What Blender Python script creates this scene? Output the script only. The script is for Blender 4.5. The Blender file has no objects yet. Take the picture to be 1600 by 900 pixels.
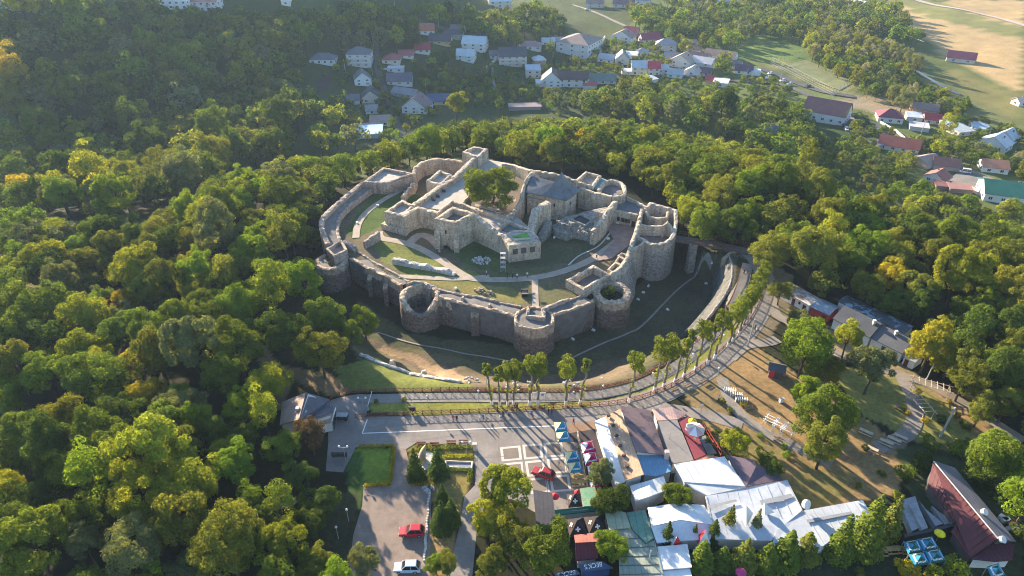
import bpy, bmesh, math, random
import numpy as np
from mathutils import Vector, Matrix
R = math.radians
random.seed(7)
rng = np.random.default_rng(11)
scn = bpy.context.scene
col = scn.collection

# ------------------------------------------------------------------ camera, world, sun, exposure
TH = R(33.0); CAM_H = 102.0; FPX = 1066.0
SUN_EL = R(17.0); SUN_DIR = (-0.56, 0.83)          # horizontal direction towards the sun
cam = bpy.data.cameras.new('camera'); camo = bpy.data.objects.new('camera', cam); col.objects.link(camo)
camo.location = (0, 0, CAM_H); camo.rotation_euler = (math.pi / 2 - TH, 0, 0)
cam.sensor_width = 36.0; cam.lens = 36.0 * FPX / 1600.0
cam.clip_start = 1.0; cam.clip_end = 6000.0
scn.camera = camo
world = bpy.data.worlds.new('World'); scn.world = world; world.use_nodes = True
wn = world.node_tree.nodes; wl = world.node_tree.links
sky = wn.new('ShaderNodeTexSky'); sky.sky_type = 'NISHITA'; sky.sun_disc = False
sky.sun_elevation = SUN_EL; sky.sun_rotation = math.atan2(SUN_DIR[0], SUN_DIR[1])
sky.air_density = 1.0; sky.dust_density = .4; sky.ozone_density = 3.0
wl.new(sky.outputs[0], wn['Background'].inputs[0]); wn['Background'].inputs[1].default_value = 0.095
sun = bpy.data.lights.new('sun', 'SUN'); suno = bpy.data.objects.new('sun', sun); col.objects.link(suno)
sun.energy = 5.0; sun.angle = R(0.55); sun.color = (1.0, 0.83, 0.62)
sv = Vector((SUN_DIR[0] * math.cos(SUN_EL), SUN_DIR[1] * math.cos(SUN_EL), math.sin(SUN_EL)))
suno.rotation_euler = sv.to_track_quat('Z', 'Y').to_euler(); suno.location = sv * 300
scn.view_settings.view_transform = 'Standard'; scn.view_settings.look = 'None'
scn.view_settings.gamma = 1.0; scn.view_settings.exposure = 2.0
scn.render.engine = 'CYCLES'
cy = scn.cycles
cy.max_bounces = 6; cy.diffuse_bounces = 3; cy.glossy_bounces = 2; cy.transmission_bounces = 4; cy.volume_bounces = 1
cy.caustics_reflective = False; cy.caustics_refractive = False
cy.pixel_filter_type = 'BLACKMAN_HARRIS'; cy.filter_width = 1.05; cy.use_denoising = True; cy.denoising_prefilter = 'ACCURATE'; cy.sample_clamp_indirect = 6.0

# ------------------------------------------------------------------ picture <-> place
CT, ST = math.cos(TH), math.sin(TH)
def ray(px, py):
    u = (px - 800.0) / FPX; v = (py - 450.0) / FPX
    return np.array([u, CT - v * ST, -ST - v * CT])
def P(px, py, z=0.0):
    d = ray(px, py); t = (z - CAM_H) / d[2]
    return Vector((d[0] * t, d[1] * t, z))
def proj(x, y, z):
    dz = z - CAM_H
    dep = y * CT - dz * ST
    up = y * ST + dz * CT
    return 800 + FPX * x / dep, 450 - FPX * up / dep
def smooth(t):
    t = np.clip(t, 0, 1); return t * t * (3 - 2 * t)
def sdist(X, Y, poly):
    """signed distance to a closed polygon (positive outside), vectorised"""
    d2 = np.full(X.shape, 1e18); inside = np.zeros(X.shape, bool)
    n = len(poly)
    for i in range(n):
        ax, ay = poly[i][0], poly[i][1]; bx, by = poly[(i + 1) % n][0], poly[(i + 1) % n][1]
        ex, ey = bx - ax, by - ay
        L = ex * ex + ey * ey + 1e-9
        t = np.clip(((X - ax) * ex + (Y - ay) * ey) / L, 0, 1)
        d2 = np.minimum(d2, (X - ax - t * ex) ** 2 + (Y - ay - t * ey) ** 2)
        c = ((ay > Y) != (by > Y)) & (X < (bx - ax) * (Y - ay) / (by - ay + 1e-12) + ax)
        inside ^= c
    d = np.sqrt(d2)
    return np.where(inside, -d, d)
def inpoly(X, Y, poly):
    inside = np.zeros(np.shape(X), bool); n = len(poly)
    for i in range(n):
        ax, ay = poly[i]; bx, by = poly[(i + 1) % n]
        inside ^= ((ay > Y) != (by > Y)) & (X < (bx - ax) * (Y - ay) / (by - ay + 1e-12) + ax)
    return inside

# outer face of the fortress ring at about court level, and the moat's outer rim
FORT_PX = [(500,345),(494,398),(500,418),(520,424),(540,408),(580,426),(624,450),(627,470),(640,482),(660,485),(680,480),(692,470),(740,480),(802,494),
           (808,510),(835,518),(862,510),(870,492),(926,470),(935,474),(956,478),(978,466),(974,446),(990,406),(1002,388),(1012,384),(1040,380),(1056,366),(1059,326),
           (1016,312),(978,276),(930,268),(868,268),(796,252),(762,232),(722,230),(680,246),(646,258),(600,258),(560,282),(530,310),(508,336)]
MOAT_PX = [(466,350),(456,420),(476,480),(520,530),(556,562),(600,600),(640,607),(720,607),(800,608),(870,609),(930,606),(985,595),(1030,573),(1078,541),(1112,514),(1136,480),(1146,440),(1144,404),(1130,392),
           (1100,386),(1066,340),(1040,320),(1000,350),(900,350),(700,352)]
FORT = [tuple(P(x, y, 0)[:2]) for x, y in FORT_PX]
MOAT = [tuple(P(x, y, 0)[:2]) for x, y in MOAT_PX]
PLATEAU = [(-150,-80),(150,-80),(150,60),(135,120),(105,165),(75,215),(30,238),(-25,240),(-60,222),(-105,196),(-160,186)]
def value_noise(X, Y, s, seed=0):
    xi = X / s; yi = Y / s
    x0 = np.floor(xi).astype(int); y0 = np.floor(yi).astype(int); fx = smooth(xi - x0); fy = smooth(yi - y0)
    def h(a, b):
        n = np.sin(a * 127.1 + b * 311.7 + seed * 74.7) * 43758.5453
        return n - np.floor(n)
    return (h(x0, y0) * (1 - fx) + h(x0 + 1, y0) * fx) * (1 - fy) + (h(x0, y0 + 1) * (1 - fx) + h(x0 + 1, y0 + 1) * fx) * fy
CB_XY = P(656, 460, .6)[:2]   # the hollow of the broken round tower
def terrain(X, Y):
    d = sdist(X, Y, PLATEAU)
    z = -31.0 * smooth(d / 105.0)
    z = z - 7.0 * smooth((-X - 62) / 70.0) * (1 - smooth(d / 60.0))
    u = SUN_DIR[0] * X + SUN_DIR[1] * Y; w = -SUN_DIR[1] * -X + -SUN_DIR[0] * Y
    rise = np.clip((u - 398) / 250.0, 0, 1); rise = rise - .09 * smooth(rise / .3) * (1 - rise)
    z = z + 97.0 * rise * (1 - smooth((w - 235) / 190.0))
    far = smooth((np.abs(d) - 8) / 40.0) * (d > 0)
    z = z + far * (value_noise(X, Y, 38, 1) - .5) * 2.6 + (value_noise(X, Y, 9, 3) - .5) * .5 * far
    dF = sdist(X, Y, FORT); dM = sdist(X, Y, MOAT)
    t = dF / (dF + np.maximum(-dM, 0) + 1e-6)
    east = smooth((X - 40) / 14.0); fl = 1 - smooth((t - .42 - .42 * east) / (.58 - .42 * east))
    wallside = smooth((dF + 2.6) / 1.6)
    right = smooth((X - 25) / 25.0)
    dep = 8.0 + 2.0 * right
    m = np.where((dM < 0) & (dF > -3), -dep * fl * wallside, 0.0)
    m = m + np.where((dM < 0) & (dF > 1), (value_noise(X, Y, 6, 5) - .5) * .5 * fl, 0)
    # ground falls away behind the back and west walls too
    back = np.where((dM >= 0) & (dF > -3), -4.0 * wallside * (1 - smooth((dF - 10) / 25.0)), 0.0)
    back = back * smooth((Y - 172) / 14.0)
    cb = CB_XY; pit = np.where((X - cb[0]) ** 2 + (Y - cb[1]) ** 2 < 4.4 ** 2, -7.0, 0.0)
    return z + np.minimum(m, pit) + back

def axis(lo, a, b, hi, fine, coarse):
    f = np.arange(a, b, fine)
    l = [a]; st = fine
    while l[-1] > lo: st = min(st * 1.12, coarse); l.append(l[-1] - st)
    r = [f[-1]]; st = fine
    while r[-1] < hi: st = min(st * 1.12, coarse); r.append(r[-1] + st)
    return np.array(l[1:][::-1] + list(f) + r[1:])
GX = axis(-1000, -92, 92, 1000, .75, 9.0); GY = axis(-60, 62, 232, 1350, .75, 7.0)
MX, MY = np.meshgrid(GX, GY)
MZ = terrain(MX, MY)
def gz(x, y):
    i = int(np.clip(np.searchsorted(GX, x) - 1, 0, len(GX) - 2)); j = int(np.clip(np.searchsorted(GY, y) - 1, 0, len(GY) - 2))
    fx = (x - GX[i]) / (GX[i + 1] - GX[i]); fy = (y - GY[j]) / (GY[j + 1] - GY[j])
    return float((MZ[j, i] * (1 - fx) + MZ[j, i + 1] * fx) * (1 - fy) + (MZ[j + 1, i] * (1 - fx) + MZ[j + 1, i + 1] * fx) * fy)
def G(px, py, h=0.0):
    """where the line of sight through a photograph pixel meets the ground (or a height h above it)"""
    d = ray(px, py); t = 60.0; prev = t
    while t < 1500:
        if CAM_H + d[2] * t < gz(d[0] * t, d[1] * t) + h: break
        prev = t; t += 2.5
    lo, hi = prev, t
    for _ in range(14):
        m = (lo + hi) / 2
        if CAM_H + d[2] * m < gz(d[0] * m, d[1] * m) + h: hi = m
        else: lo = m
    x, y = d[0] * hi, d[1] * hi
    return Vector((x, y, gz(x, y)))
def mpp(p):
    """metres per photograph pixel at a place"""
    return (p[1] * CT - (p[2] - CAM_H) * ST) / FPX

# ------------------------------------------------------------------ materials
_mc = {}
def newmat(name):
    m = bpy.data.materials.new(name); m.use_nodes = True
    nt = m.node_tree; b = nt.nodes['Principled BSDF']
    b.inputs['Specular IOR Level'].default_value = .25
    return m, nt, b
def node(nt, t, **kw):
    n = nt.nodes.new(t)
    for k, v in kw.items(): setattr(n, k, v)
    return n
def coords(nt, scale=(1, 1, 1), obj=False):
    mp = node(nt, 'ShaderNodeMapping'); mp.inputs['Scale'].default_value = scale
    if obj: s = node(nt, 'ShaderNodeTexCoord').outputs['Object']
    else: s = node(nt, 'ShaderNodeNewGeometry').outputs['Position']
    nt.links.new(s, mp.inputs['Vector']); return mp.outputs['Vector']
def noise(nt, vec, scale, detail=4, rough=.6):
    n = node(nt, 'ShaderNodeTexNoise'); n.inputs['Scale'].default_value = scale; n.inputs['Detail'].default_value = detail; n.inputs['Roughness'].default_value = rough
    nt.links.new(vec, n.inputs['Vector']); return n.outputs['Fac']
def ramp(nt, fac, stops):
    r = node(nt, 'ShaderNodeValToRGB'); e = r.color_ramp.elements
    while len(e) < len(stops): e.new(.5)
    for k, (p, c) in enumerate(stops):
        e[k].position = p; e[k].color = (c[0], c[1], c[2], 1) if isinstance(c, tuple) else (c, c, c, 1)
    nt.links.new(fac, r.inputs['Fac']); return r.outputs['Color']
def mixc(nt, fac, a, b, mode='MIX'):
    m = node(nt, 'ShaderNodeMix', data_type='RGBA', blend_type=mode)
    def s(i, v):
        if isinstance(v, (tuple, list)): m.inputs[i].default_value = (v[0], v[1], v[2], 1)
        elif isinstance(v, (int, float)): m.inputs[i].default_value = v
        else: nt.links.new(v, m.inputs[i])
    s(0, fac); s(6, a); s(7, b); return m.outputs[2]
def bump(nt, b, h, strength, dist):
    n = node(nt, 'ShaderNodeBump'); n.inputs['Strength'].default_value = strength; n.inputs['Distance'].default_value = dist
    nt.links.new(h, n.inputs['Height']); nt.links.new(n.outputs[0], b.inputs['Normal'])
def surf(name, c, var=.25, scale=.6, rough=.85, bmp=.0, spec=.25, c2=None, streak=False):
    """painted, plastered, tiled or woven surface: base colour broken by two scales of weathering"""
    if name in _mc: return _mc[name]
    m, nt, b = newmat(name)
    v = coords(nt, (1, 1, .25) if streak else (1, 1, 1))
    f1 = noise(nt, v, scale, 5); f2 = noise(nt, v, scale * 9, 3)
    a = tuple(x * (1 - var) for x in c); d = c2 or tuple(min(x * (1 + var * .8), .9) for x in c)
    k = ramp(nt, f1, [(.3, a), (.7, d)])
    k = mixc(nt, .35, k, ramp(nt, f2, [(.25, .6), (.75, 1.3)]), 'MULTIPLY')
    nt.links.new(k, b.inputs['Base Color']); b.inputs['Roughness'].default_value = rough
    b.inputs['Specular IOR Level'].default_value = spec
    if bmp: bump(nt, b, f2, .5, bmp)
    _mc[name] = m; return m
def masonry(name, c1, c2, c3, low=None, lowz=0., cell=1.9):
    """rubble masonry: cell to cell colour change, mortar relief, run-down streaks and (low) a damp band that was rebuilt in darker stone"""
    m, nt, b = newmat(name)
    v = coords(nt); vs = coords(nt, (1, 1, .22))
    big = noise(nt, v, .16, 5, .65)
    k = ramp(nt, big, [(.30, c1), (.52, c2), (.74, c3)])
    vo = node(nt, 'ShaderNodeTexVoronoi'); vo.inputs['Scale'].default_value = cell; nt.links.new(coords(nt, (1, 1, 1.6)), vo.inputs['Vector'])
    k = mixc(nt, .5, k, ramp(nt, vo.outputs['Color'], [(.1, .45), (.9, 1.5)]), 'MULTIPLY')
    st = noise(nt, vs, .9, 4, .7)
    k = mixc(nt, .6, k, ramp(nt, st, [(.36, .45), (.52, 1.08)]), 'MULTIPLY')
    fine = noise(nt, v, 3.2, 4, .7)
    k = mixc(nt, .6, k, ramp(nt, fine, [(.3, .62), (.7, 1.3)]), 'MULTIPLY')
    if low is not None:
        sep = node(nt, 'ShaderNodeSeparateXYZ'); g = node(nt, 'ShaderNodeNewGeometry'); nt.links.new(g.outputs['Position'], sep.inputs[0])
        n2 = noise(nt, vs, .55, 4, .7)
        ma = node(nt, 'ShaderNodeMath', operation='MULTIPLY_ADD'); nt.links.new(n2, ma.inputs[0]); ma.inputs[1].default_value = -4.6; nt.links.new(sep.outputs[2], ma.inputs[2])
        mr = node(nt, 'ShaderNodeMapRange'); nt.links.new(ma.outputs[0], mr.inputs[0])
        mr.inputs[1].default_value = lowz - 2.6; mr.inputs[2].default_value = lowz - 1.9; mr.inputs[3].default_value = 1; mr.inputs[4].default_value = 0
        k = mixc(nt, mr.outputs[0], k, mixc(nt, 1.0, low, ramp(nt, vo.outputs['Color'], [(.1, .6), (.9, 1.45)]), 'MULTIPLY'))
    nt.links.new(k, b.inputs['Base Color']); b.inputs['Roughness'].default_value = .95; b.inputs['Specular IOR Level'].default_value = .12
    h = mixc(nt, .5, vo.outputs['Distance'], fine)
    bump(nt, b, h, .8, .22)
    return m
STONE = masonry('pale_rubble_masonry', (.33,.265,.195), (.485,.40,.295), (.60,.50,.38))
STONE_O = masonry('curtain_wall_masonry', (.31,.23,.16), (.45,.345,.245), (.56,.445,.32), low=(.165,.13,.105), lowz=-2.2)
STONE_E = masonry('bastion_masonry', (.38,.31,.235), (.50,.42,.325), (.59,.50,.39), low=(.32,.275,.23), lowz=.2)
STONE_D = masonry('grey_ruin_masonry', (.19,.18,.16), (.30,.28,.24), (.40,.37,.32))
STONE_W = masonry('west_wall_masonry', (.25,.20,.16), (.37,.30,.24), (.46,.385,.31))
RUBBLE = masonry('white_rubble', (.4,.38,.34), (.52,.49,.44), (.6,.57,.52), cell=3)
COBBLE = surf('court_path_gravel', (.36,.30,.235), .2, .5, .95, .02)
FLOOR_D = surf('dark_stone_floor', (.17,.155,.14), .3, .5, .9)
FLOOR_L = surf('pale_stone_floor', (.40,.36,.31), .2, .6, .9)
CONC = surf('plaza_concrete', (.225,.20,.178), .26, .14, .9, .01)
CONC_W = surf('walkway_concrete', (.23,.205,.175), .25, .2, .9, .01)
CONC_L = surf('pale_paving_slab', (.52,.48,.42), .12, .5, .9)
SLAB_D = surf('brown_paving_field', (.20,.165,.135), .15, .6, .9)
PARK = surf('parking_cobbles', (.235,.185,.15), .25, .5, .95, .02)
ASPH = surf('asphalt', (.085,.085,.085), .25, .1, .9)
DIRTROAD = surf('dirt_road', (.24,.205,.16), .25, .2, .95)
WOOD_RED = surf('red_brown_fence_wood', (.20,.075,.05), .3, 2., .8)
WOOD = surf('weathered_wood', (.32,.22,.13), .3, 1.5, .85)
WHITE = surf('white_paint', (.78,.76,.72), .08, .8, .7)
METAL_G = surf('grey_metal', (.35,.35,.35), .15, 1, .5)
DARKMETAL = surf('dark_metal', (.05,.05,.05), .2, 2, .6)
DARK = surf('dark_opening', (.025,.024,.026), .3, 1, .6)
GLASS = surf('window_glass', (.03,.037,.045), .2, .4, .15, spec=.5)
BARK = surf('bark', (.085,.065,.045), .35, 1.5, .95)
BARK_L = surf('pale_bark', (.17,.145,.11), .35, 1.5, .95)
def leafmat(name, trans=.42, gain=1.0):
    m, nt, b = newmat(name); nt.nodes.remove(b)
    oi = node(nt, 'ShaderNodeObjectInfo')
    f = noise(nt, coords(nt, obj=True), .55, 3); f2 = noise(nt, coords(nt, obj=True), 2.6, 2)
    k = mixc(nt, 1.0, oi.outputs['Color'], ramp(nt, f, [(.3, (.72, .78, .82)), (.7, (1.36, 1.26, 1.05))]), 'MULTIPLY')
    k = mixc(nt, 1.0, k, ramp(nt, f2, [(.3, .75), (.7, 1.3)]), 'MULTIPLY')
    d = node(nt, 'ShaderNodeBsdfDiffuse'); t = node(nt, 'ShaderNodeBsdfTranslucent'); mx = node(nt, 'ShaderNodeMixShader')
    nt.links.new(k, d.inputs[0]); kt = mixc(nt, 1.0, k, (1.9 * gain, 1.75 * gain, .7 * gain), 'MULTIPLY'); nt.links.new(kt, t.inputs[0])
    mx.inputs[0].default_value = trans; nt.links.new(d.outputs[0], mx.inputs[1]); nt.links.new(t.outputs[0], mx.inputs[2])
    nt.links.new(mx.outputs[0], nt.nodes['Material Output'].inputs['Surface']); return m
LEAF = leafmat('leaves'); NEEDLE = leafmat('needles', .2)
def attrleaf(name):
    m, nt, b = newmat(name); nt.nodes.remove(b)
    at = node(nt, 'ShaderNodeAttribute'); at.attribute_name = 'tint'
    f = noise(nt, coords(nt), .5, 3)
    k = mixc(nt, 1.0, at.outputs['Color'], ramp(nt, f, [(.3, .72), (.7, 1.3)]), 'MULTIPLY')
    d = node(nt, 'ShaderNodeBsdfDiffuse'); t = node(nt, 'ShaderNodeBsdfTranslucent'); mx = node(nt, 'ShaderNodeMixShader')
    nt.links.new(k, d.inputs[0]); nt.links.new(mixc(nt, 1.0, k, (1.5, 1.45, .7), 'MULTIPLY'), t.inputs[0])
    mx.inputs[0].default_value = .4; nt.links.new(d.outputs[0], mx.inputs[1]); nt.links.new(t.outputs[0], mx.inputs[2])
    nt.links.new(mx.outputs[0], nt.nodes['Material Output'].inputs['Surface']); return m
def paintmat(name, rough=.35, spec=.5):
    m, nt, b = newmat(name); oi = node(nt, 'ShaderNodeObjectInfo')
    k = mixc(nt, .3, oi.outputs['Color'], ramp(nt, noise(nt, coords(nt, obj=True), 2, 3), [(.3, .75), (.7, 1.15)]), 'MULTIPLY')
    nt.links.new(k, b.inputs['Base Color']); b.inputs['Roughness'].default_value = rough; b.inputs['Specular IOR Level'].default_value = spec
    return m
CARPAINT = paintmat('car_paint'); CLOTH = paintmat('clothing', .9, .1)
def roofmat(name, c, var=.22, period=0., rough=.7, spec=.25, patch=None):
    """roof covering with seams or courses (period in metres, across x+y) and patchy weathering"""
    if name in _mc: return _mc[name]
    m, nt, b = newmat(name); v = coords(nt)
    f1 = noise(nt, v, .25, 5, .65); f2 = noise(nt, v, 2.2, 4, .7)
    k = ramp(nt, f1, [(.3, tuple(x * (1 - var) for x in c)), (.7, tuple(min(x * (1 + var), .9) for x in c))])
    k = mixc(nt, .5, k, ramp(nt, f2, [(.3, .68), (.7, 1.25)]), 'MULTIPLY')
    if patch: k = mixc(nt, ramp(nt, noise(nt, v, .35, 5, .7), [(.52, 0.), (.6, 1.)]), k, patch)
    if period:
        w = node(nt, 'ShaderNodeTexWave'); w.bands_direction = 'X'; w.inputs['Scale'].default_value = .314 / period; w.inputs['Distortion'].default_value = 0
        nt.links.new(v, w.inputs['Vector'])
        k = mixc(nt, .35, k, ramp(nt, w.outputs['Fac'], [(.02, .45), (.12, 1.08)]), 'MULTIPLY')
    nt.links.new(k, b.inputs['Base Color']); b.inputs['Roughness'].default_value = rough; b.inputs['Specular IOR Level'].default_value = spec
    bump(nt, b, f2, .3, .03)
    _mc[name] = m; return m

# ------------------------------------------------------------------ mesh and object helpers
class MB:
    def __init__(s): s.v = []; s.f = []; s.m = []
    def add(s, vs, fs, mi=0):
        n = len(s.v); s.v += [tuple(p) for p in vs]
        for f in fs: s.f.append([n + i for i in f]); s.m.append(mi)
        return s
    def box(s, c, size, rz=0., mi=0, taper=1.0, M=None):
        hx, hy, hz = size[0] / 2, size[1] / 2, size[2] / 2; ca, sa = math.cos(rz), math.sin(rz); vs = []
        for z in (-hz, hz):
            k = 1.0 if z < 0 else taper
            for x, y in ((-hx, -hy), (hx, -hy), (hx, hy), (-hx, hy)):
                x2, y2 = x * k, y * k
                p = Vector((c[0] + x2 * ca - y2 * sa, c[1] + x2 * sa + y2 * ca, c[2] + z))
                vs.append(M @ p if M else p)
        return s.add(vs, [(3,2,1,0),(4,5,6,7),(0,1,5,4),(1,2,6,5),(2,3,7,6),(3,0,4,7)], mi)
    def tube(s, a, b, r0, r1=None, n=6, mi=0, cap=True):
        a, b = Vector(a), Vector(b); r1 = r0 if r1 is None else r1
        d = (b - a); 
        if d.length < 1e-6: return s
        d.normalize(); x = d.orthogonal().normalized(); y = d.cross(x); vs = []
        for p, r in ((a, r0), (b, r1)):
            for k in range(n):
                t = 2 * math.pi * k / n; vs.append(p + x * (r * math.cos(t)) + y * (r * math.sin(t)))
        fs = [(k, (k + 1) % n, n + (k + 1) % n, n + k) for k in range(n)]
        if cap: fs += [tuple(range(n))[::-1], tuple(range(n, 2 * n))]
        return s.add(vs, fs, mi)
    def slab(s, pts, th, mi=0):
        """polygon in space (list of 3-D points) given a vertical thickness downward"""
        n = len(pts); top = [Vector(p) for p in pts]
        nz = sum((top[i].x * top[(i + 1) % n].y - top[(i + 1) % n].x * top[i].y) for i in range(n))
        if nz < 0: top.reverse()
        bot = [p - Vector((0, 0, th)) for p in top]
        return s.add(top + bot, [tuple(range(n)), tuple(range(n, 2 * n))[::-1]] + [(i, n + i, n + (i + 1) % n, (i + 1) % n) for i in range(n)], mi)
    def prism(s, poly, z0, z1, mi=0):
        """poly: 2-D points; z1 may be a list of heights"""
        zs = z1 if isinstance(z1, (list, tuple)) else [z1] * len(poly)
        n = len(poly); A = sum(poly[i][0] * poly[(i + 1) % n][1] - poly[(i + 1) % n][0] * poly[i][1] for i in range(n))
        idx = range(n) if A > 0 else range(n - 1, -1, -1)
        top = [(poly[i][0], poly[i][1], zs[i]) for i in idx]; bot = [(p[0], p[1], z0) for p in top]
        return s.add(top + bot, [tuple(range(n)), tuple(range(n, 2 * n))[::-1]] + [(i, n + i, n + (i + 1) % n, (i + 1) % n) for i in range(n)], mi)
    def mesh(s, name, mats, off=None, smooth_=False):
        me = bpy.data.meshes.new(name); o = off or Vector((0, 0, 0))
        me.from_pydata([(p[0] - o[0], p[1] - o[1], p[2] - o[2]) for p in s.v], [], s.f)
        for m in (mats if isinstance(mats, (list, tuple)) else [mats]): me.materials.append(m)
        me.polygons.foreach_set('material_index', s.m)
        if smooth_: me.polygons.foreach_set('use_smooth', [True] * len(s.f))
        me.update(); return me
    def build(s, name, mats, parent=None, label=None, smooth_=False):
        """vertices in world space; the object sits in its parent's frame"""
        off = parent.matrix_off if False else (Vector(parent.get('_o', (0, 0, 0))) if parent else None)
        o = bpy.data.objects.new(name, s.mesh(name, mats, off, smooth_)); col.objects.link(o)
        if parent: o.parent = parent; o['_o'] = list(off)
        if label: o['label'] = label
        return o
def thing(name, label, cat, loc=(0, 0, 0), rz=0., group=None):
    o = bpy.data.objects.new(name, None); col.objects.link(o); o.location = loc; o.rotation_euler = (0, 0, rz)
    o.empty_display_size = .2; o['label'] = label; o['category'] = cat
    if group: o['group'] = group
    if rz == 0: o['_o'] = list(loc)
    return o
def tag(o, label, cat, group=None):
    o['label'] = label; o['category'] = cat
    if group: o['group'] = group
    return o
def link(name, me, parent=None, loc=(0, 0, 0), rz=0., scale=None, color=None, label=None):
    o = bpy.data.objects.new(name, me); col.objects.link(o); o.location = loc; o.rotation_euler = (0, 0, rz)
    if scale: o.scale = scale if isinstance(scale, (tuple, list)) else (scale,) * 3
    if parent: o.parent = parent
    if color: o.color = (color[0], color[1], color[2], 1)
    if label: o['label'] = label
    return o
def copy_tree(o, parent=None):
    c = o.copy(); col.objects.link(c)
    if parent: c.parent = parent
    for ch in list(o.children): copy_tree(ch, c)
    return c
def struct(o): o['kind'] = 'structure'; return o
def stuff(o): o['kind'] = 'stuff'; return o
def resample(pts, step):
    pts = [Vector(p) for p in pts]; out = [pts[0]]
    for a, b in zip(pts, pts[1:]):
        n = max(1, int(round((b - a).length / step)))
        out += [a.lerp(b, k / n) for k in range(1, n + 1)]
    return out
def catmull(pts, sub=4):
    pts = [Vector(p) for p in pts]; out = []
    for i in range(len(pts) - 1):
        p0 = pts[max(i - 1, 0)]; p1 = pts[i]; p2 = pts[i + 1]; p3 = pts[min(i + 2, len(pts) - 1)]
        for k in range(sub):
            t = k / sub
            out.append(.5 * ((2 * p1) + (p2 - p0) * t + (2 * p0 - 5 * p1 + 4 * p2 - p3) * t * t + (3 * p1 - p0 - 3 * p2 + p3) * t ** 3))
    return out + [pts[-1]]
def ribbon_mb(pts, width, lift, drape=True, thick=0.0):
    mb = MB(); n = len(pts); vs = []
    for i, p in enumerate(pts):
        t = (pts[min(i + 1, n - 1)] - pts[max(i - 1, 0)]); t.z = 0; t.normalize(); s = Vector((-t.y, t.x, 0))
        w = width[i] if isinstance(width, list) else width
        for k in (-.5, 0, .5):
            q = p + s * (w * k); z = (gz(q.x, q.y) if drape else p.z) + lift
            vs.append((q.x, q.y, z))
    fs = []
    for i in range(n - 1):
        a = 3 * i
        fs += [(a, a + 3, a + 4, a + 1)[::-1], (a + 1, a + 4, a + 5, a + 2)[::-1]]
    mb.add(vs, [f[::-1] for f in fs]); return mb
def sheet(name, px, z, m, kind='structure'):
    """flat paved or planted area, traced as a polygon on level ground; triangulated by bmesh"""
    bm = bmesh.new(); vs = [bm.verts.new(P(x, y, z)) for x, y in px]
    f = bm.faces.new(vs); f.normal_update()
    if f.normal.z < 0: f.normal_flip()
    bmesh.ops.triangulate(bm, faces=bm.faces[:]); me = bpy.data.meshes.new(name); bm.to_mesh(me); bm.free(); me.materials.append(m)
    o = bpy.data.objects.new(name, me); col.objects.link(o); o['kind'] = kind; return o

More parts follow.
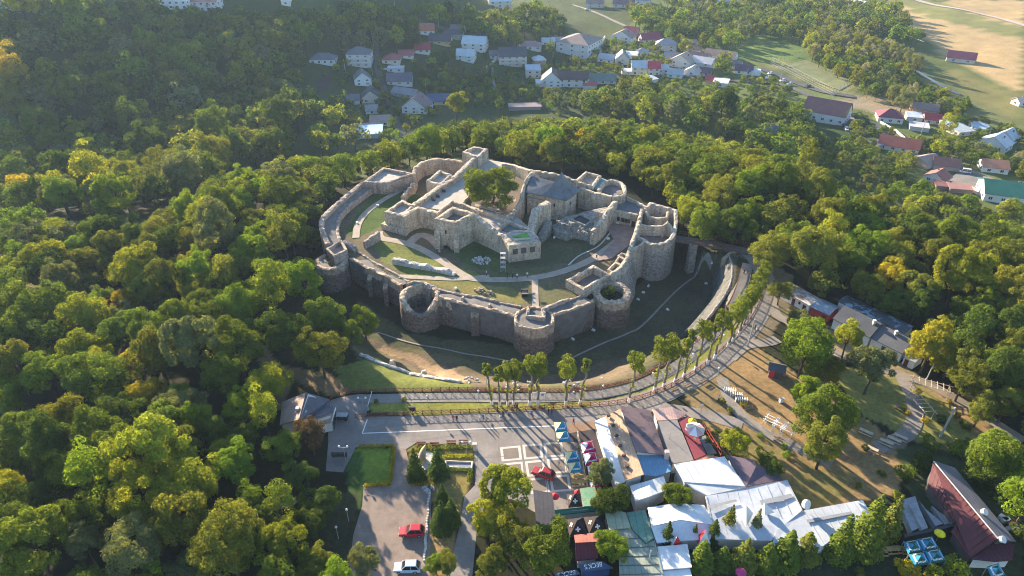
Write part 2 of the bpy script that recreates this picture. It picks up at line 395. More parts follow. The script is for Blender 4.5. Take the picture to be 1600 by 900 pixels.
# ================================================================== THE GROUND
COVER = [  # (outline in the photograph, ground colour)
 ([(470,60),(640,40),(700,75),(860,120),(930,190),(700,190),(560,215),(500,210),(440,235),(300,250),(430,150),(470,120)], (.060,.080,.032)),  # meadow tone darkened for the shade in the valley
 ([(180,140),(330,140),(480,190),(450,240),(280,245),(160,180)], (.055,.072,.03)),
 ([(770,95),(870,125),(930,160),(830,170),(740,170),(760,130)], (.055,.085,.03)),
 ([(1000,20),(1110,40),(1230,30),(1320,90),(1300,110),(1200,95),(1130,90),(1060,60),(980,45)], (.11,.16,.045)),  # meadow in its sunlit tone, the light put into the colour
 ([(1130,80),(1210,70),(1240,95),(1200,100)], (.14,.19,.05)),
 ([(1380,0),(1600,0),(1600,140),(1520,95),(1430,45)], (.40,.29,.145)),
 ([(1380,0),(1470,0),(1540,30),(1600,40),(1600,58),(1540,50),(1440,22)], (.20,.20,.075)),
 ([(1400,30),(1440,28),(1480,60),(1600,110),(1600,150),(1500,100)], (.42,.30,.15)),
 ([(1500,108),(1600,150),(1600,185),(1560,180),(1480,140),(1450,118)], (.17,.16,.06)),
 ([(1390,70),(1450,110),(1560,180),(1600,190),(1600,240),(1480,180),(1400,120)], (.13,.14,.055)),
 ([(1205,93),(1345,120),(1330,146),(1290,142),(1204,104)], (.21,.20,.085)),
 ([(1305,152),(1400,148),(1440,165),(1420,178),(1360,176),(1310,165)], (.27,.22,.14)),
 ([(1240,190),(1330,205),(1400,250),(1350,262),(1260,225)], (.05,.08,.028)),
 ([(1240,290),(1600,420),(1600,560),(1400,560),(1220,430),(1180,340)], (.03,.032,.018)),
 # moat
 ([(560,470),(548,520),(556,560),(600,600),(640,607),(870,609),(985,595),(1078,541),(1140,480),(1150,404),(1060,372),(1000,440),(835,545),(640,520)], (.080,.078,.042)),
 ([(575,530),(640,545),(760,570),(860,585),(960,560),(1010,555),(1000,590),(870,609),(720,607),(660,590),(600,570)], (.13,.102,.068)),
 ([(600,540),(660,560),(720,585),(735,598),(690,592),(640,565),(590,548)], (.27,.19,.115)),  # sunlit patch of the bank, painted into the ground colour
 ([(880,540),(1000,470),(1060,400),(1130,400),(1110,480),(1010,560)], (.080,.074,.045)),
 ([(1040,520),(1100,460),(1135,395),(1152,404),(1150,440),(1120,490),(1085,535)], (.085,.082,.055)),  # east bank darkened to stand in for the shade on it
 ([(520,572),(590,560),(640,588),(735,600),(735,608),(640,611),(540,612)], (.15,.165,.045)),
 ([(400,560),(470,575),(520,585),(545,612),(516,620),(470,600),(420,570)], (.19,.135,.08)),
 ([(385,525),(420,545),(455,600),(440,640),(410,640),(440,600),(400,560)], (.20,.145,.085)),
 # court
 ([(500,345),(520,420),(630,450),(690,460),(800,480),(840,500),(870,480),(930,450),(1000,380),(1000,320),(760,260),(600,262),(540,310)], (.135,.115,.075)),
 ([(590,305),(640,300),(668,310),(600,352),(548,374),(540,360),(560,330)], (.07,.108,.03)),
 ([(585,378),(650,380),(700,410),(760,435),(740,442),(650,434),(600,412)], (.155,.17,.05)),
 ([(650,434),(740,442),(800,450),(826,474),(800,474),(690,450)], (.19,.17,.06)),  # sunny court lawn, its brightness put into the turf colour
 ([(690,385),(740,372),(790,392),(780,430),(730,415)], (.085,.11,.04)),  # shaded court lawn, its darkness put into the turf colour
 ([(840,370),(870,360),(930,385),(900,410),(800,420),(790,408)], (.10,.098,.055)),
 ([(640,455),(680,452),(655,440)], (.12,.10,.07)),
 # promenade lawn, park and gardens
 ([(580,645),(580,626),(640,628),(760,631),(880,629),(960,621),(1010,607),(1060,581),(1110,543),(1140,508),(1165,468),(1182,436),(1200,440),(1170,505),(1135,540),(1098,572),(1055,599),(1010,619),(970,630),(880,637),(760,644),(640,651)], (.21,.215,.05)),
 ([(1130,560),(1180,540),(1240,580),(1300,620),(1400,690),(1440,700),(1400,770),(1330,790),(1250,800),(1200,740),(1180,690),(1120,610)], (.26,.175,.085)),
 ([(1180,690),(1260,720),(1330,770),(1290,800),(1240,790),(1200,730)], (.19,.155,.06)),
 ([(1060,610),(1120,580),(1150,615),(1130,660),(1090,640)], (.22,.16,.08)),
 ([(1090,640),(1150,655),(1260,730),(1230,745),(1120,690)], (.235,.165,.075)),
 ([(1195,400),(1225,440),(1225,480),(1310,520),(1400,560),(1500,640),(1480,650),(1380,590),(1240,520),(1205,470)], (.25,.19,.10)),
 ([(1150,384),(1180,388),(1205,410),(1240,430),(1232,480),(1200,540),(1170,545),(1192,480),(1186,440),(1165,405),(1140,400)], (.17,.14,.09)),
 ([(1300,570),(1400,590),(1500,640),(1600,690),(1600,760),(1500,720),(1430,690),(1330,640)], (.20,.19,.06)),
 ([(1480,620),(1600,690),(1600,710),(1500,670)], (.25,.17,.08)),
 ([(1400,700),(1480,690),(1600,760),(1600,900),(1480,900),(1420,760)], (.05,.065,.03)),
 ([(558,700),(616,697),(610,758),(568,760),(540,740)], (.15,.205,.032)),
 ([(535,700),(565,705),(568,760),(560,800),(545,770)], (.05,.09,.025)),
 ([(640,700),(740,694),(742,722),(735,758),(725,780),(716,830),(706,880),(690,900),(672,900),(676,790),(650,758)], (.21,.17,.06)),
 ([(670,835),(712,830),(700,900),(668,900)], (.27,.19,.085)),
 ([(1040,860),(1500,840),(1500,900),(1040,900)], (.045,.055,.03)),
 ([(560,770),(552,900),(470,900),(480,780)], (.055,.055,.03)),
]
def build_ground():
    PX, PY = proj(MX, MY, MZ)
    wob = 3.0
    QX = PX + (value_noise(MX, MY, 5, 8) - .5) * 2 * wob + (value_noise(MX, MY, 1.7, 9) - .5) * 3; QY = PY + (value_noise(MX, MY, 5, 18) - .5) * 1.4 * wob + (value_noise(MX, MY, 1.7, 19) - .5) * 2
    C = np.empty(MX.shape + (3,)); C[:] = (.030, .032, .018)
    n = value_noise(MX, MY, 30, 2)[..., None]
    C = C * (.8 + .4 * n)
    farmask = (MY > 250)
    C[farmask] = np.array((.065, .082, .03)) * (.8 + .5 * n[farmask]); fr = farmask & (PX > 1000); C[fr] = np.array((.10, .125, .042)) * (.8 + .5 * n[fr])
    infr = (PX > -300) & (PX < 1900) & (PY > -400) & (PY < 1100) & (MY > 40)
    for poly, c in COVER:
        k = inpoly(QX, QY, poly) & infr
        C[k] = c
    # meadow mottling: dry and green patches that belong to the turf
    mot = value_noise(MX, MY, 4.5, 30) * .6 + value_noise(MX, MY, 1.6, 31) * .4
    C *= (.78 + .44 * mot)[..., None]
    green = smooth((value_noise(MX, MY, 9, 33) - .5) / .25)[..., None]
    dry = (C[..., 0] > C[..., 1] * 1.12)[..., None] & (MY < 240)[..., None]
    C = np.where(dry, C * (1 - .35 * green) + np.array((.10, .13, .035)) * .35 * green, C)
    ny, nx = MX.shape
    v = np.stack([MX, MY, MZ], -1).reshape(-1, 3).astype(np.float32)
    j, i = np.meshgrid(np.arange(ny - 1), np.arange(nx - 1), indexing='ij')
    a = (j * nx + i).ravel(); q = np.stack([a, a + 1, a + nx + 1, a + nx], -1).astype(np.int32)
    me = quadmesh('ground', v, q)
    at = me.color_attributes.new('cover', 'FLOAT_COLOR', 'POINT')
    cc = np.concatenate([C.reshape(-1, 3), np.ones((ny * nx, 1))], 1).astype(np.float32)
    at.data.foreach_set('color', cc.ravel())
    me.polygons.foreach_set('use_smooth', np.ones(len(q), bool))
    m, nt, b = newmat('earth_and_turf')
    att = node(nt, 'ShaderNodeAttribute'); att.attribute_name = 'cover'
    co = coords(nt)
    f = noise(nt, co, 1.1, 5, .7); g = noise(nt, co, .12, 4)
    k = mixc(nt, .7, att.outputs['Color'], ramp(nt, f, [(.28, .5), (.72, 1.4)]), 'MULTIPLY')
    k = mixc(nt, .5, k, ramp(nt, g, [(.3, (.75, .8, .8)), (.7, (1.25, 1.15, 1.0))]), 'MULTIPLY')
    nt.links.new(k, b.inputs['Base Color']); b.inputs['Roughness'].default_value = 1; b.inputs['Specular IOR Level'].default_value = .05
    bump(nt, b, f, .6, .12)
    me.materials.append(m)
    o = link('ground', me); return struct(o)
def quadmesh(name, v, q, smooth_=False):
    me = bpy.data.meshes.new(name)
    me.vertices.add(len(v)); me.vertices.foreach_set('co', np.ascontiguousarray(v, np.float32).ravel())
    me.loops.add(q.size); me.loops.foreach_set('vertex_index', np.ascontiguousarray(q, np.int32).ravel())
    me.polygons.add(len(q)); me.polygons.foreach_set('loop_start', np.arange(0, q.size, q.shape[1], dtype=np.int32))
    me.polygons.foreach_set('loop_total', np.full(len(q), q.shape[1], np.int32))
    me.update(calc_edges=True); return me
build_ground()

# roads, paths, paving: thin sheets a few millimetres to centimetres above the ground
ROADS = [0]
def road(name, px, width, m, lift=.06, step=1.5, near=True, h=0):
    ROADS[0] += 1; lift = lift + .006 * ROADS[0]   # no two sheets share a plane
    pts = catmull([G(x, y) for x, y in px], 6); pts = resample(pts, step)
    return struct(ribbon_mb(pts, width, lift).build(name, m))
# plaza and car park
sheet('plaza_pavement', [(511,634),(517,625),(538,619),(562,615.5),(578,617),(572,651),(640,650),(760,645),(880,638),(975,632),(1020,624),(1040,640),(1000,646),(935,652),(925,770),(905,800),(835,800),(800,780),(760,780),(745,830),(738,900),(700,900),(716,830),(726,775),(742,758),(741,696),(650,692),(634,702),(616,697),(556,699),(536,738),(509,736),(513,690)], .02, CONC)
sheet('car_park_pavement', [(616,697),(634,702),(648,758),(674,762),(672,900),(545,900),(552,835),(566,790),(568,760),(610,758)], .024, PARK)
joints = MB()
for a, b in [((742,672),(1020,650)),((742,716),(800,712)),((745,674),(747,760)),((779,672),(780,760)),((812,670),(820,752)),((845,668),(856,770)),((575,668),(905,650)),((640,690),(742,676)),((742,760),(800,742)),((565,668),(572,651))]:
    p, q = P(*a, .03), P(*b, .03); d = (q - p).normalized(); s = Vector((-d.y, d.x, 0)) * .07
    joints.add([p + s, q + s, q - s, p - s], [(0, 1, 2, 3)] if True else [])
for p in range(0, len(joints.v), 4): pass
struct(joints.build('pavement_joint', SLAB_D))
line = MB()
for a, b in [((566,677),(900,664)),((566,677),(574,655))]:
    p, q = P(*a, .036), P(*b, .036); d = (q - p).normalized(); s = Vector((-d.y, d.x, 0)) * .11
    line.add([p + s, q + s, q - s, p - s], [(0, 1, 2, 3)])
struct(line.build('painted_line', WHITE))
# inlaid squares: pale border strips round brown fields
for q in [[(781,699),(813,696),(816,718),(784,721)],[(816,695),(846,693),(849,715),(819,718)],[(849,692),(878,690),(882,713),(852,715)],
          [(787,724),(817,721),(820,745),(790,748)],[(820,721),(850,718),(854,742),(824,745)],[(854,717),(884,714),(888,738),(858,741)],
          [(858,744),(889,741),(893,767),(862,769)],[(826,748),(855,745),(859,769),(830,772)]]:
    struct(sheet('pale_paving_border', q, .028, CONC_L))
    c = (sum(x for x, _ in q) / 4, sum(y for _, y in q) / 4)
    struct(sheet('brown_paving_field', [(c[0] + (x - c[0]) * .74, c[1] + (y - c[1]) * .74) for x, y in q], .034, SLAB_D))
# walkways
WALK = [(930,642),(975,634),(1020,622),(1060,604),(1100,582),(1140,548),(1168,517),(1188,485),(1198,455),(1192,425),(1178,402),(1150,390),(1100,380)]
road('walkway_road', WALK[:-1], 5.2, CONC_W, .05)
PROM = [(560,624),(640,622),(720,621),(800,622),(880,621),(945,615),(1000,601),(1050,577),(1092,546),(1120,515),(1146,478),(1162,440),(1168,412)]
road('promenade_path', PROM, 2.9, CONC_W, .06)
road('park_path', [(1128,590),(1140,625),(1165,655),(1200,678),(1250,702),(1300,725)], 2.6, CONC_W, .04)
road('park_path', [(1000,632),(1050,640),(1110,650),(1160,665)], 3.4, CONC, .035)
road('park_path', [(1204,455),(1212,490),(1235,505),(1270,535),(1330,560),(1420,590),(1460,605),(1520,640),(1600,690)], 2.8, DIRTROAD, .05)
road('park_path', [(1410,590),(1425,620),(1430,650),(1415,680),(1370,700)], 3.2, CONC_W, .06)
road('park_path', [(1140,560),(1165,540),(1200,535),(1215,530)], 3.0, CONC_W, .045)
road('court_path', [(592,362),(596,372),(625,378),(655,388),(690,408),(728,432),(760,437),(800,437),(836,434),(880,424),(925,405),(960,380),(985,358)], 2.6, COBBLE, .05)
road('court_path', [(624,432),(660,434),(710,436),(745,434),(765,432)], 1.9, COBBLE, .06)
road('court_path', [(836,434),(836,455),(837,492)], 1.8, COBBLE, .06)
road('court_path', [(556,372),(560,350),(575,330),(600,312),(625,298),(645,284)], 2.2, COBBLE, .055)
road('court_path', [(640,380),(655,368),(672,372),(690,390)], 3.0, COBBLE, .045)
road('court_path', [(888,415),(905,400),(935,385),(955,362)], .5, CONC_L, .07)
sheet('court_paving', [(948,342),(992,354),(982,384),(955,404),(930,408),(960,376),(944,350)], .24, surf('court_paving_pink', (.30,.22,.18), .2, .6, .9))
DRAIN = surf('drain_concrete', (.25,.24,.215), .2, .6, .9)
road('moat_drain', [(1112,416),(1090,424),(1060,452),(1030,482),(1000,512),(984,520),(940,538),(880,566)], .55, DRAIN, .08)
road('moat_drain', [(590,520),(650,538),(720,552),(780,562),(830,570)], .45, DRAIN, .08)
road('moat_terrace_path', [(1166,415),(1160,440),(1140,470),(1118,500),(1098,528),(1078,548)], 2.4, CONC_W, .1)
road('woodland_path', [(385,800),(420,798),(450,790),(470,780)], 1.0, DIRTROAD, .1)
# valley roads
road('valley_road', [(588,60),(588,90),(592,115),(598,135),(606,155),(614,175),(622,198),(632,215)], 4.2, ASPH, .35, 4)
road('valley_road', [(600,22),(640,30),(690,44),(760,62),(830,78)], 4.5, ASPH, .35, 4)
road('valley_road', [(895,8),(935,22),(965,36),(1000,50)], 3.6, CONC_W, .35, 4)
road('valley_road', [(1010,120),(1100,122),(1160,128),(1215,132),(1260,148),(1290,168)], 4.5, ASPH, .35, 4)
road('valley_road', [(1190,108),(1240,128),(1290,145),(1335,152)], 6.0, ASPH, .4, 4)
road('valley_road', [(1310,182),(1345,192),(1390,212),(1420,240),(1470,250),(1520,270),(1590,300)], 4.0, DIRTROAD, .4, 4)
road('farm_track', [(1400,-8),(1470,10),(1540,24),(1600,40),(1660,58)], 7, surf('pale_track', (.42,.35,.28), .2, .3, .95), .3, 5)
road('garden_path', [(769,105),(770,120),(773,135),(778,148)], 1.6, CONC_W, .3, 4)
def farpatch(name, px, m, lift=.35):
    mb = MB(); c = [G(x, y) for x, y in px]
    n = 8
    vs = []; fs = []
    for i in range(n + 1):
        for j in range(n + 1):
            a = c[0].lerp(c[1], i / n); b = c[3].lerp(c[2], i / n); p = a.lerp(b, j / n); vs.append((p.x, p.y, gz(p.x, p.y) + lift))
    for i in range(n):
        for j in range(n):
            k = i * (n + 1) + j; fs.append((k, k + n + 1, k + n + 2, k + 1))
    nrm = (Vector(vs[n + 1]) - Vector(vs[0])).cross(Vector(vs[1]) - Vector(vs[0]))
    if nrm.z < 0: fs = [f[::-1] for f in fs]
    mb.add(vs, fs); return struct(mb.build(name, m))
farpatch('car_park_asphalt', [(1296,190),(1332,176),(1396,206),(1356,230)], ASPH)
farpatch('yard_pavement', [(1480,282),(1508,262),(1560,292),(1540,312)], surf('yard_concrete', (.20,.185,.165), .2, .2, .95))
farpatch('sports_court_turf', [(1222,103),(1258,94),(1338,126),(1312,142)], surf('court_turf', (.155,.17,.07), .2, .1, .95), .4)
farpatch('ploughed_garden', [(497,122),(515,120),(513,140),(495,146)], surf('ploughed_soil', (.06,.045,.04), .2, .6, .95))
# stream between the willows
m, nt, b = newmat('stream_water'); b.inputs['Base Color'].default_value = (.05,.055,.045,1); b.inputs['Roughness'].default_value = .3
bump(nt, b, noise(nt, coords(nt), .6, 3), .15, .05)
road('stream_water', [(1330,40),(1370,75),(1420,105),(1448,122),(1475,138),(1500,149)], 3, m, .45, 4)

# ================================================================== THE FORTRESS
def PP(l): return [P(*p) for p in l]
def wall_mb(pts, th, zb, jag=.14, step=1.1, mb=None, closed=False, flare=.0):
    """ragged masonry wall: pts run along the middle of its top (3-D), zb is the foot (number or function of x, y)"""
    mb = mb or MB(); pts = resample(pts + ([pts[0]] if closed else []), step)
    if closed: pts = pts[:-1]
    n = len(pts); rows = []
    for i, p in enumerate(pts):
        a = pts[(i - 1) % n] if closed else pts[max(i - 1, 0)]; b = pts[(i + 1) % n] if closed else pts[min(i + 1, n - 1)]
        t = b - a; t.z = 0; t.normalize(); s = Vector((-t.y, t.x, 0))
        # keep the thickness through corners
        t1 = (p - a); t1.z = 0
        if t1.length > 1e-6:
            c = abs(t1.normalized().dot(t)); k = 1 / max(c, .55)
        else: k = 1
        h = th / 2 * k; z0 = zb(p.x, p.y) if callable(zb) else zb
        j = lambda: random.uniform(-jag, jag)
        hl, hr = h + random.uniform(-.06, .06), h + random.uniform(-.06, .06)
        zt = p.z + j() * 1.3
        rows.append([p + s * (hl + flare), p + s * hl, p + s * (hl * .25), p - s * (hr * .4), p - s * hr, p - s * (hr + flare)])
        r = rows[-1]
        r[0].z = z0; r[1].z = zt + j() * .5 - .05; r[2].z = zt + abs(j()) * .8; r[3].z = zt + abs(j()) * .8; r[4].z = zt + j() * .5 - .05; r[5].z = z0
    vs = [q for r in rows for q in r]; fs = []
    for i in range(n if closed else n - 1):
        a = 6 * i; b = 6 * ((i + 1) % n)
        for k in range(5): fs.append((a + k, a + k + 1, b + k + 1, b + k))
    if not closed: fs += [(5, 4, 3, 2, 1, 0), tuple(6 * (n - 1) + k for k in range(6))]
    return mb.add(vs, fs)
def inset(poly, d):
    n = len(poly); A = sum(poly[i][0] * poly[(i + 1) % n][1] - poly[(i + 1) % n][0] * poly[i][1] for i in range(n)); sg = 1 if A > 0 else -1
    out = []
    for i in range(n):
        p0, p1, p2 = (Vector((q[0], q[1])) for q in (poly[i - 1], poly[i], poly[(i + 1) % n]))
        e1 = (p1 - p0).normalized(); e2 = (p2 - p1).normalized()
        n1 = Vector((-e1.y, e1.x)) * sg; n2 = Vector((-e2.y, e2.x)) * sg
        b = (n1 + n2); b = b / max(b.length_squared / 2, .35)
        q = p1 + b * d; out.append((q.x, q.y))
    return out
def base_of(pts, z=0): 
    c = sum((Vector(p) for p in pts), Vector()) / len(pts); return (c.x, c.y, z)
def wall_thing(label, px, th, zb, m, name='ruined_wall', cat='wall', jag=.14, closed=False, group=None):
    pts = PP(px)
    o = wall_mb(pts, th, zb, jag, closed=closed).build(name, m); tag(o, label, cat, group); return o
def square_tower(label, px, z, zfloor, zb, th=1.0, m=STONE, floor=FLOOR_L, name='square_tower', jag=.12, plinth=None):
    """px: four or more corners along the middle of the wall tops"""
    c = [P(x, y, z) for x, y in px]; root = thing(name, label, 'tower', base_of(c, zb))
    poly = [(p.x, p.y) for p in c]
    wall_mb(c, th, zb, jag, closed=True).build('wall', m, root)
    MB().prism(inset(poly, th * .3), zb + .2, zfloor).build('floor', floor, root)
    if plinth: MB().prism(inset(poly, -th * .5 - plinth[0]), zb, plinth[1]).build('plinth', m, root)
    return root
def drum_mb(c, r, zt, zb, th, jag=.15, batter=.06, seg=44, a0=0, a1=2 * math.pi, skirt=True, dip=None):
    """hollow round tower; dip(angle) lowers the broken rim"""
    mb = MB(); full = abs(a1 - a0 - 2 * math.pi) < 1e-3; n = seg; rows = []
    for i in range(n if full else n + 1):
        a = a0 + (a1 - a0) * i / n; d = Vector((math.cos(a), math.sin(a), 0)); dz = dip(a) if dip else 0
        j = lambda: random.uniform(-jag, jag)
        z = zt + dz
        prof = [(r * (1 + batter) + (.45 if skirt else 0), zb), (r * (1 + batter) + (.42 if skirt else 0), zb + 1.0), (r * (1 + batter * .8), zb + 1.35), (r + j() * .4, z - .1 + j()), (r - th * .35, z + abs(j())), (r - th * .7, z + abs(j())), (r - th + j() * .4, z - .1 + j()), (r - th, zb)]
        rows.append([Vector((c[0], c[1], 0)) + d * rr + Vector((0, 0, zz)) for rr, zz in prof])
    k = len(rows[0]); vs = [q for row in rows for q in row]; fs = []
    m = len(rows)
    for i in range(m if full else m - 1):
        a, b = k * i, k * ((i + 1) % m)
        for q in range(k - 1): fs.append((a + q, b + q, b + q + 1, a + q + 1))
    if not full: fs += [tuple(range(k)), tuple(k * (m - 1) + q for q in range(k))[::-1]]
    return mb.add(vs, fs)
def disc_mb(c, r, z, zb, n=36):
    return MB().prism([(c[0] + r * math.cos(2 * math.pi * i / n), c[1] + r * math.sin(2 * math.pi * i / n)) for i in range(n)], zb, z)
def gfoot(x, y): return gz(x, y) - .6

# --- outer ring -----------------------------------------------------------------------------
# west wall with its walk
t = thing('curtain_wall', 'long curved west curtain wall with a dark sloping wall walk behind its parapet', 'wall', P(530,330,-4))
po = catmull(PP([(566,285,3.6),(540,306,3.6),(515,328,3.6),(504,341,3.4),(502,352,3.2),(506,366,3.0),(512,380,2.8)]), 4)
pi_ = catmull(PP([(590,288,1.8),(562,308,1.8),(540,326,1.8),(529,341,1.8),(527,354,1.6),(528,366,1.5),(532,378,1.4)]), 4)
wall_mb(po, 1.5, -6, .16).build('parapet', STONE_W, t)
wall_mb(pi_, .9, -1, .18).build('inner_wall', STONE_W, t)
mb = MB(); vs = []; n = len(po)
for a, b in zip(po, pi_):
    vs += [Vector((a.x, a.y, a.z - .9)), a.lerp(b, .45) - Vector((0, 0, .5)), Vector((b.x, b.y, b.z - .25)), Vector((b.x, b.y, -1)), Vector((a.x, a.y, -5))]
fs = []
for i in range(n - 1):
    for k in range(4): fs.append((5 * i + k, 5 * i + k + 1, 5 * i + 6 + k, 5 * i + 5 + k))
mb.add(vs, fs).build('wall_walk', FLOOR_D, t)
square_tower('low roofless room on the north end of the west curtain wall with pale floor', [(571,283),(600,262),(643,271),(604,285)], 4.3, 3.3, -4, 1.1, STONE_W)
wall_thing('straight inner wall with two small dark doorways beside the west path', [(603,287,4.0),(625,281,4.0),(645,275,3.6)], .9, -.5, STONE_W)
# north-west curtain
wall_thing('curved pinkish curtain wall running to the tall back tower', [(646,272,4.6),(649,262,5.2),(660,253,5.4),(678,248,5.4),(700,249,5.2),(724,252,5.0)], 1.5, -5, STONE_O, 'curtain_wall')
square_tower('tall pale square tower at the far back corner of the fortress', [(725,237),(741,229),(760,233),(746,244)], 9.0, 7.8, -4, 1.1)
# tower A with its turret
cA = P(517, 408, -.3)
t = thing('round_tower', 'squat round tower at the west corner carrying a small square turret', 'tower', (cA.x, cA.y, -9))
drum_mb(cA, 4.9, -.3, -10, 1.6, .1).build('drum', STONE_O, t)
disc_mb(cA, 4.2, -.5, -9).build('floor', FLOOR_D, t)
tur = PP([(511,388,2.4),(522,399,2.4),(541,390,2.4),(533,376,2.4)])
wall_mb(tur, .7, -.6, .08, closed=True).build('turret_wall', STONE_W, t)
MB().prism(inset([(p.x, p.y) for p in tur], .2), -.6, 1.0).build('turret_floor', FLOOR_L, t)
wall_mb(PP([(536,376,2.4),(548,382,1.6),(556,390,.8)]), 1.6, -1, .1).build('buttress', STONE_W, t)
# curtain A-B
def curtain(label, outer, inner, zb=-10, px_mid=None, m=STONE_O, buttresses=(), bumps=()):
    a = catmull(PP(outer), 3); b = catmull(PP(inner), 3); n = len(a)
    t = thing('curtain_wall', label, 'wall', base_of([a[n // 2]], -9))
    wall_mb([p + (q - p) * .12 for p, q in zip(a, b)], .95, zb, .2, flare=.15).build('parapet', m, t)
    wall_mb([q + (p - q) * .1 for p, q in zip(a, b)], .7, -1.2, .15).build('inner_parapet', STONE_W, t)
    mb = MB(); vs = []
    for p, q in zip(a, b):
        j = random.uniform(-.08, .08); vs += [(p.x, p.y, zb), (p.x, p.y, p.z - .4 + j), ((p.x + q.x) / 2, (p.y + q.y) / 2, p.z - .32 + j), (q.x, q.y, q.z - .4 + j), (q.x, q.y, -2)]
    fs = [(5 * i + k, 5 * i + k + 1, 5 * i + 6 + k, 5 * i + 5 + k) for i in range(n - 1) for k in range(4)]
    mb.add(vs, fs).build('wall_walk', FLOOR_D, t)
    for x, y, z, w, h in buttresses:
        p = P(x, y, z); MB().prism([(p.x - w / 2, p.y - .9), (p.x + w / 2, p.y - .9), (p.x + w / 2, p.y + 1.2), (p.x - w / 2, p.y + 1.2)], -10, [z - h * .0 - .5, z - .5, z, z]).build('buttress', m, t)
    for x, y, z in bumps:
        p = P(x, y, z); MB().box((p.x, p.y, z - .3), (.9, 1.5, 1.6), random.uniform(-.3, .3), taper=.6).build('merlon', STONE_W, t)
    return t
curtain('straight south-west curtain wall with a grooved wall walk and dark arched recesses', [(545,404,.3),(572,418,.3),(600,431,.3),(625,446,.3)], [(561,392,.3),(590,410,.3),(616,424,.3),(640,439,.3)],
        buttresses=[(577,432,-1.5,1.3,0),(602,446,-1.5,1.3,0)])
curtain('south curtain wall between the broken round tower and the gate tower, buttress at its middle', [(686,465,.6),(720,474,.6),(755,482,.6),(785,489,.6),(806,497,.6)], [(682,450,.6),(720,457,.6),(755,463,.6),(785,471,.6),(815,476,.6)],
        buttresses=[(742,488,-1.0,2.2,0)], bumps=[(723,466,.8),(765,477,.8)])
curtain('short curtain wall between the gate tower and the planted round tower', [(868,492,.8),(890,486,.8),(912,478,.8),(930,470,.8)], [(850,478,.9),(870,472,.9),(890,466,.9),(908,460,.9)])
# tower B: open, broken towards the front
cB = P(656, 460, .6)
t = thing('round_tower', 'broken open round tower with a deep gap in its front rim', 'tower', (cB.x, cB.y, -9))
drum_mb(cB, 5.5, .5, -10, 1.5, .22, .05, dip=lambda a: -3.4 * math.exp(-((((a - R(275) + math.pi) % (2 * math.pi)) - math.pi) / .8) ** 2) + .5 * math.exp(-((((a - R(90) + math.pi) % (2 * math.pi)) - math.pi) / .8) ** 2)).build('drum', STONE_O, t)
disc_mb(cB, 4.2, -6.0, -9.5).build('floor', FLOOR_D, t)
wall_mb(PP([(634,441,1.2),(648,439,1.6),(664,441,1.4),(672,450,.9)]), 1.0, -6, .2).build('back_wall', STONE_W, t)
# tower C (gate tower)
cC = P(835, 496, .6)
t = thing('round_tower', 'round gate tower at the front with a stepped inner parapet and path running into it', 'tower', (cC.x, cC.y, -9))
drum_mb(cC, 5.25, .5, -10, .9, .2, .05).build('drum', STONE_O, t)
disc_mb(cC, 4.6, .25, -9.5).build('floor', FLOOR_D, t)
wall_mb(PP([(826,478,1.2),(824,492,1.2),(850,496,1.2),(849,482,1.3),(868,474,1.3),(889,466,1.2)]), .9, -2, .15).build('inner_parapet', STONE_W, t)
# tower D planted
cD = P(956, 455, .8)
t = thing('round_tower', 'round tower whose hollow middle is filled with green shrubs', 'tower', (cD.x, cD.y, -9))
drum_mb(cD, 5.2, .6, -10, 2.0, .28, .05, dip=lambda a: .5 * math.sin(a)).build('drum', STONE_O, t)
disc_mb(cD, 3.6, -.9, -9.5).build('floor', surf('planted_soil', (.06,.055,.03), .3, 1, .95), t)
square_tower('roofless rectangular room with a dark floor beside the planted tower', [(888,437),(927,416),(951,429),(912,451)], 2.6, .6, -1, 1.0, STONE, FLOOR_D, 'roofless_room')
# wall D-E with little compartments
t = thing('curtain_wall', 'battered east curtain wall stepping up to the big bastion, small open cells on its crest', 'wall', P(975,420,-9))
pts = catmull(PP([(945,432,2.0),(958,426,2.2),(970,417,2.4),(979,404,2.8),(983,392,3.2),(990,372,4.0),(997,350,4.6),(1003,327,5.0)]), 4)
wall_mb(pts, 1.2, -10, .15).build('wall', STONE, t)
vs = []; mb = MB()
for k, p in enumerate(pts):
    tt = pts[min(k + 1, len(pts) - 1)] - pts[max(k - 1, 0)]; tt.z = 0; tt.normalize(); s = Vector((tt.y, -tt.x, 0)); f = 1 - k / len(pts)
    vs += [p + s * .5 - Vector((0, 0, .5)), p + s * (1.2 + 4.5 * f) + Vector((0, 0, -9.9 - p.z)), p + Vector((0, 0, -10 - p.z))]
mb.add(vs, [(3 * i + k, 3 * i + k + 1, 3 * i + 4 + k, 3 * i + 3 + k) for i in range(len(pts) - 1) for k in range(2)]).build('battered_face', STONE_E, t)
for q in [[(951,421),(962,410),(973,416),(960,425)],[(962,408),(968,401),(977,406),(972,414)],[(966,399),(972,395),(981,398),(977,404)]]:
    wall_mb([P(x, y, 2.2) for x, y in q], .55, 0, .06, closed=True).build('cell_wall', STONE, t)
    MB().prism(inset([tuple(P(x, y, 2.2)[:2]) for x, y in q], .2), 0, 1.2).build('cell_floor', FLOOR_D, t)
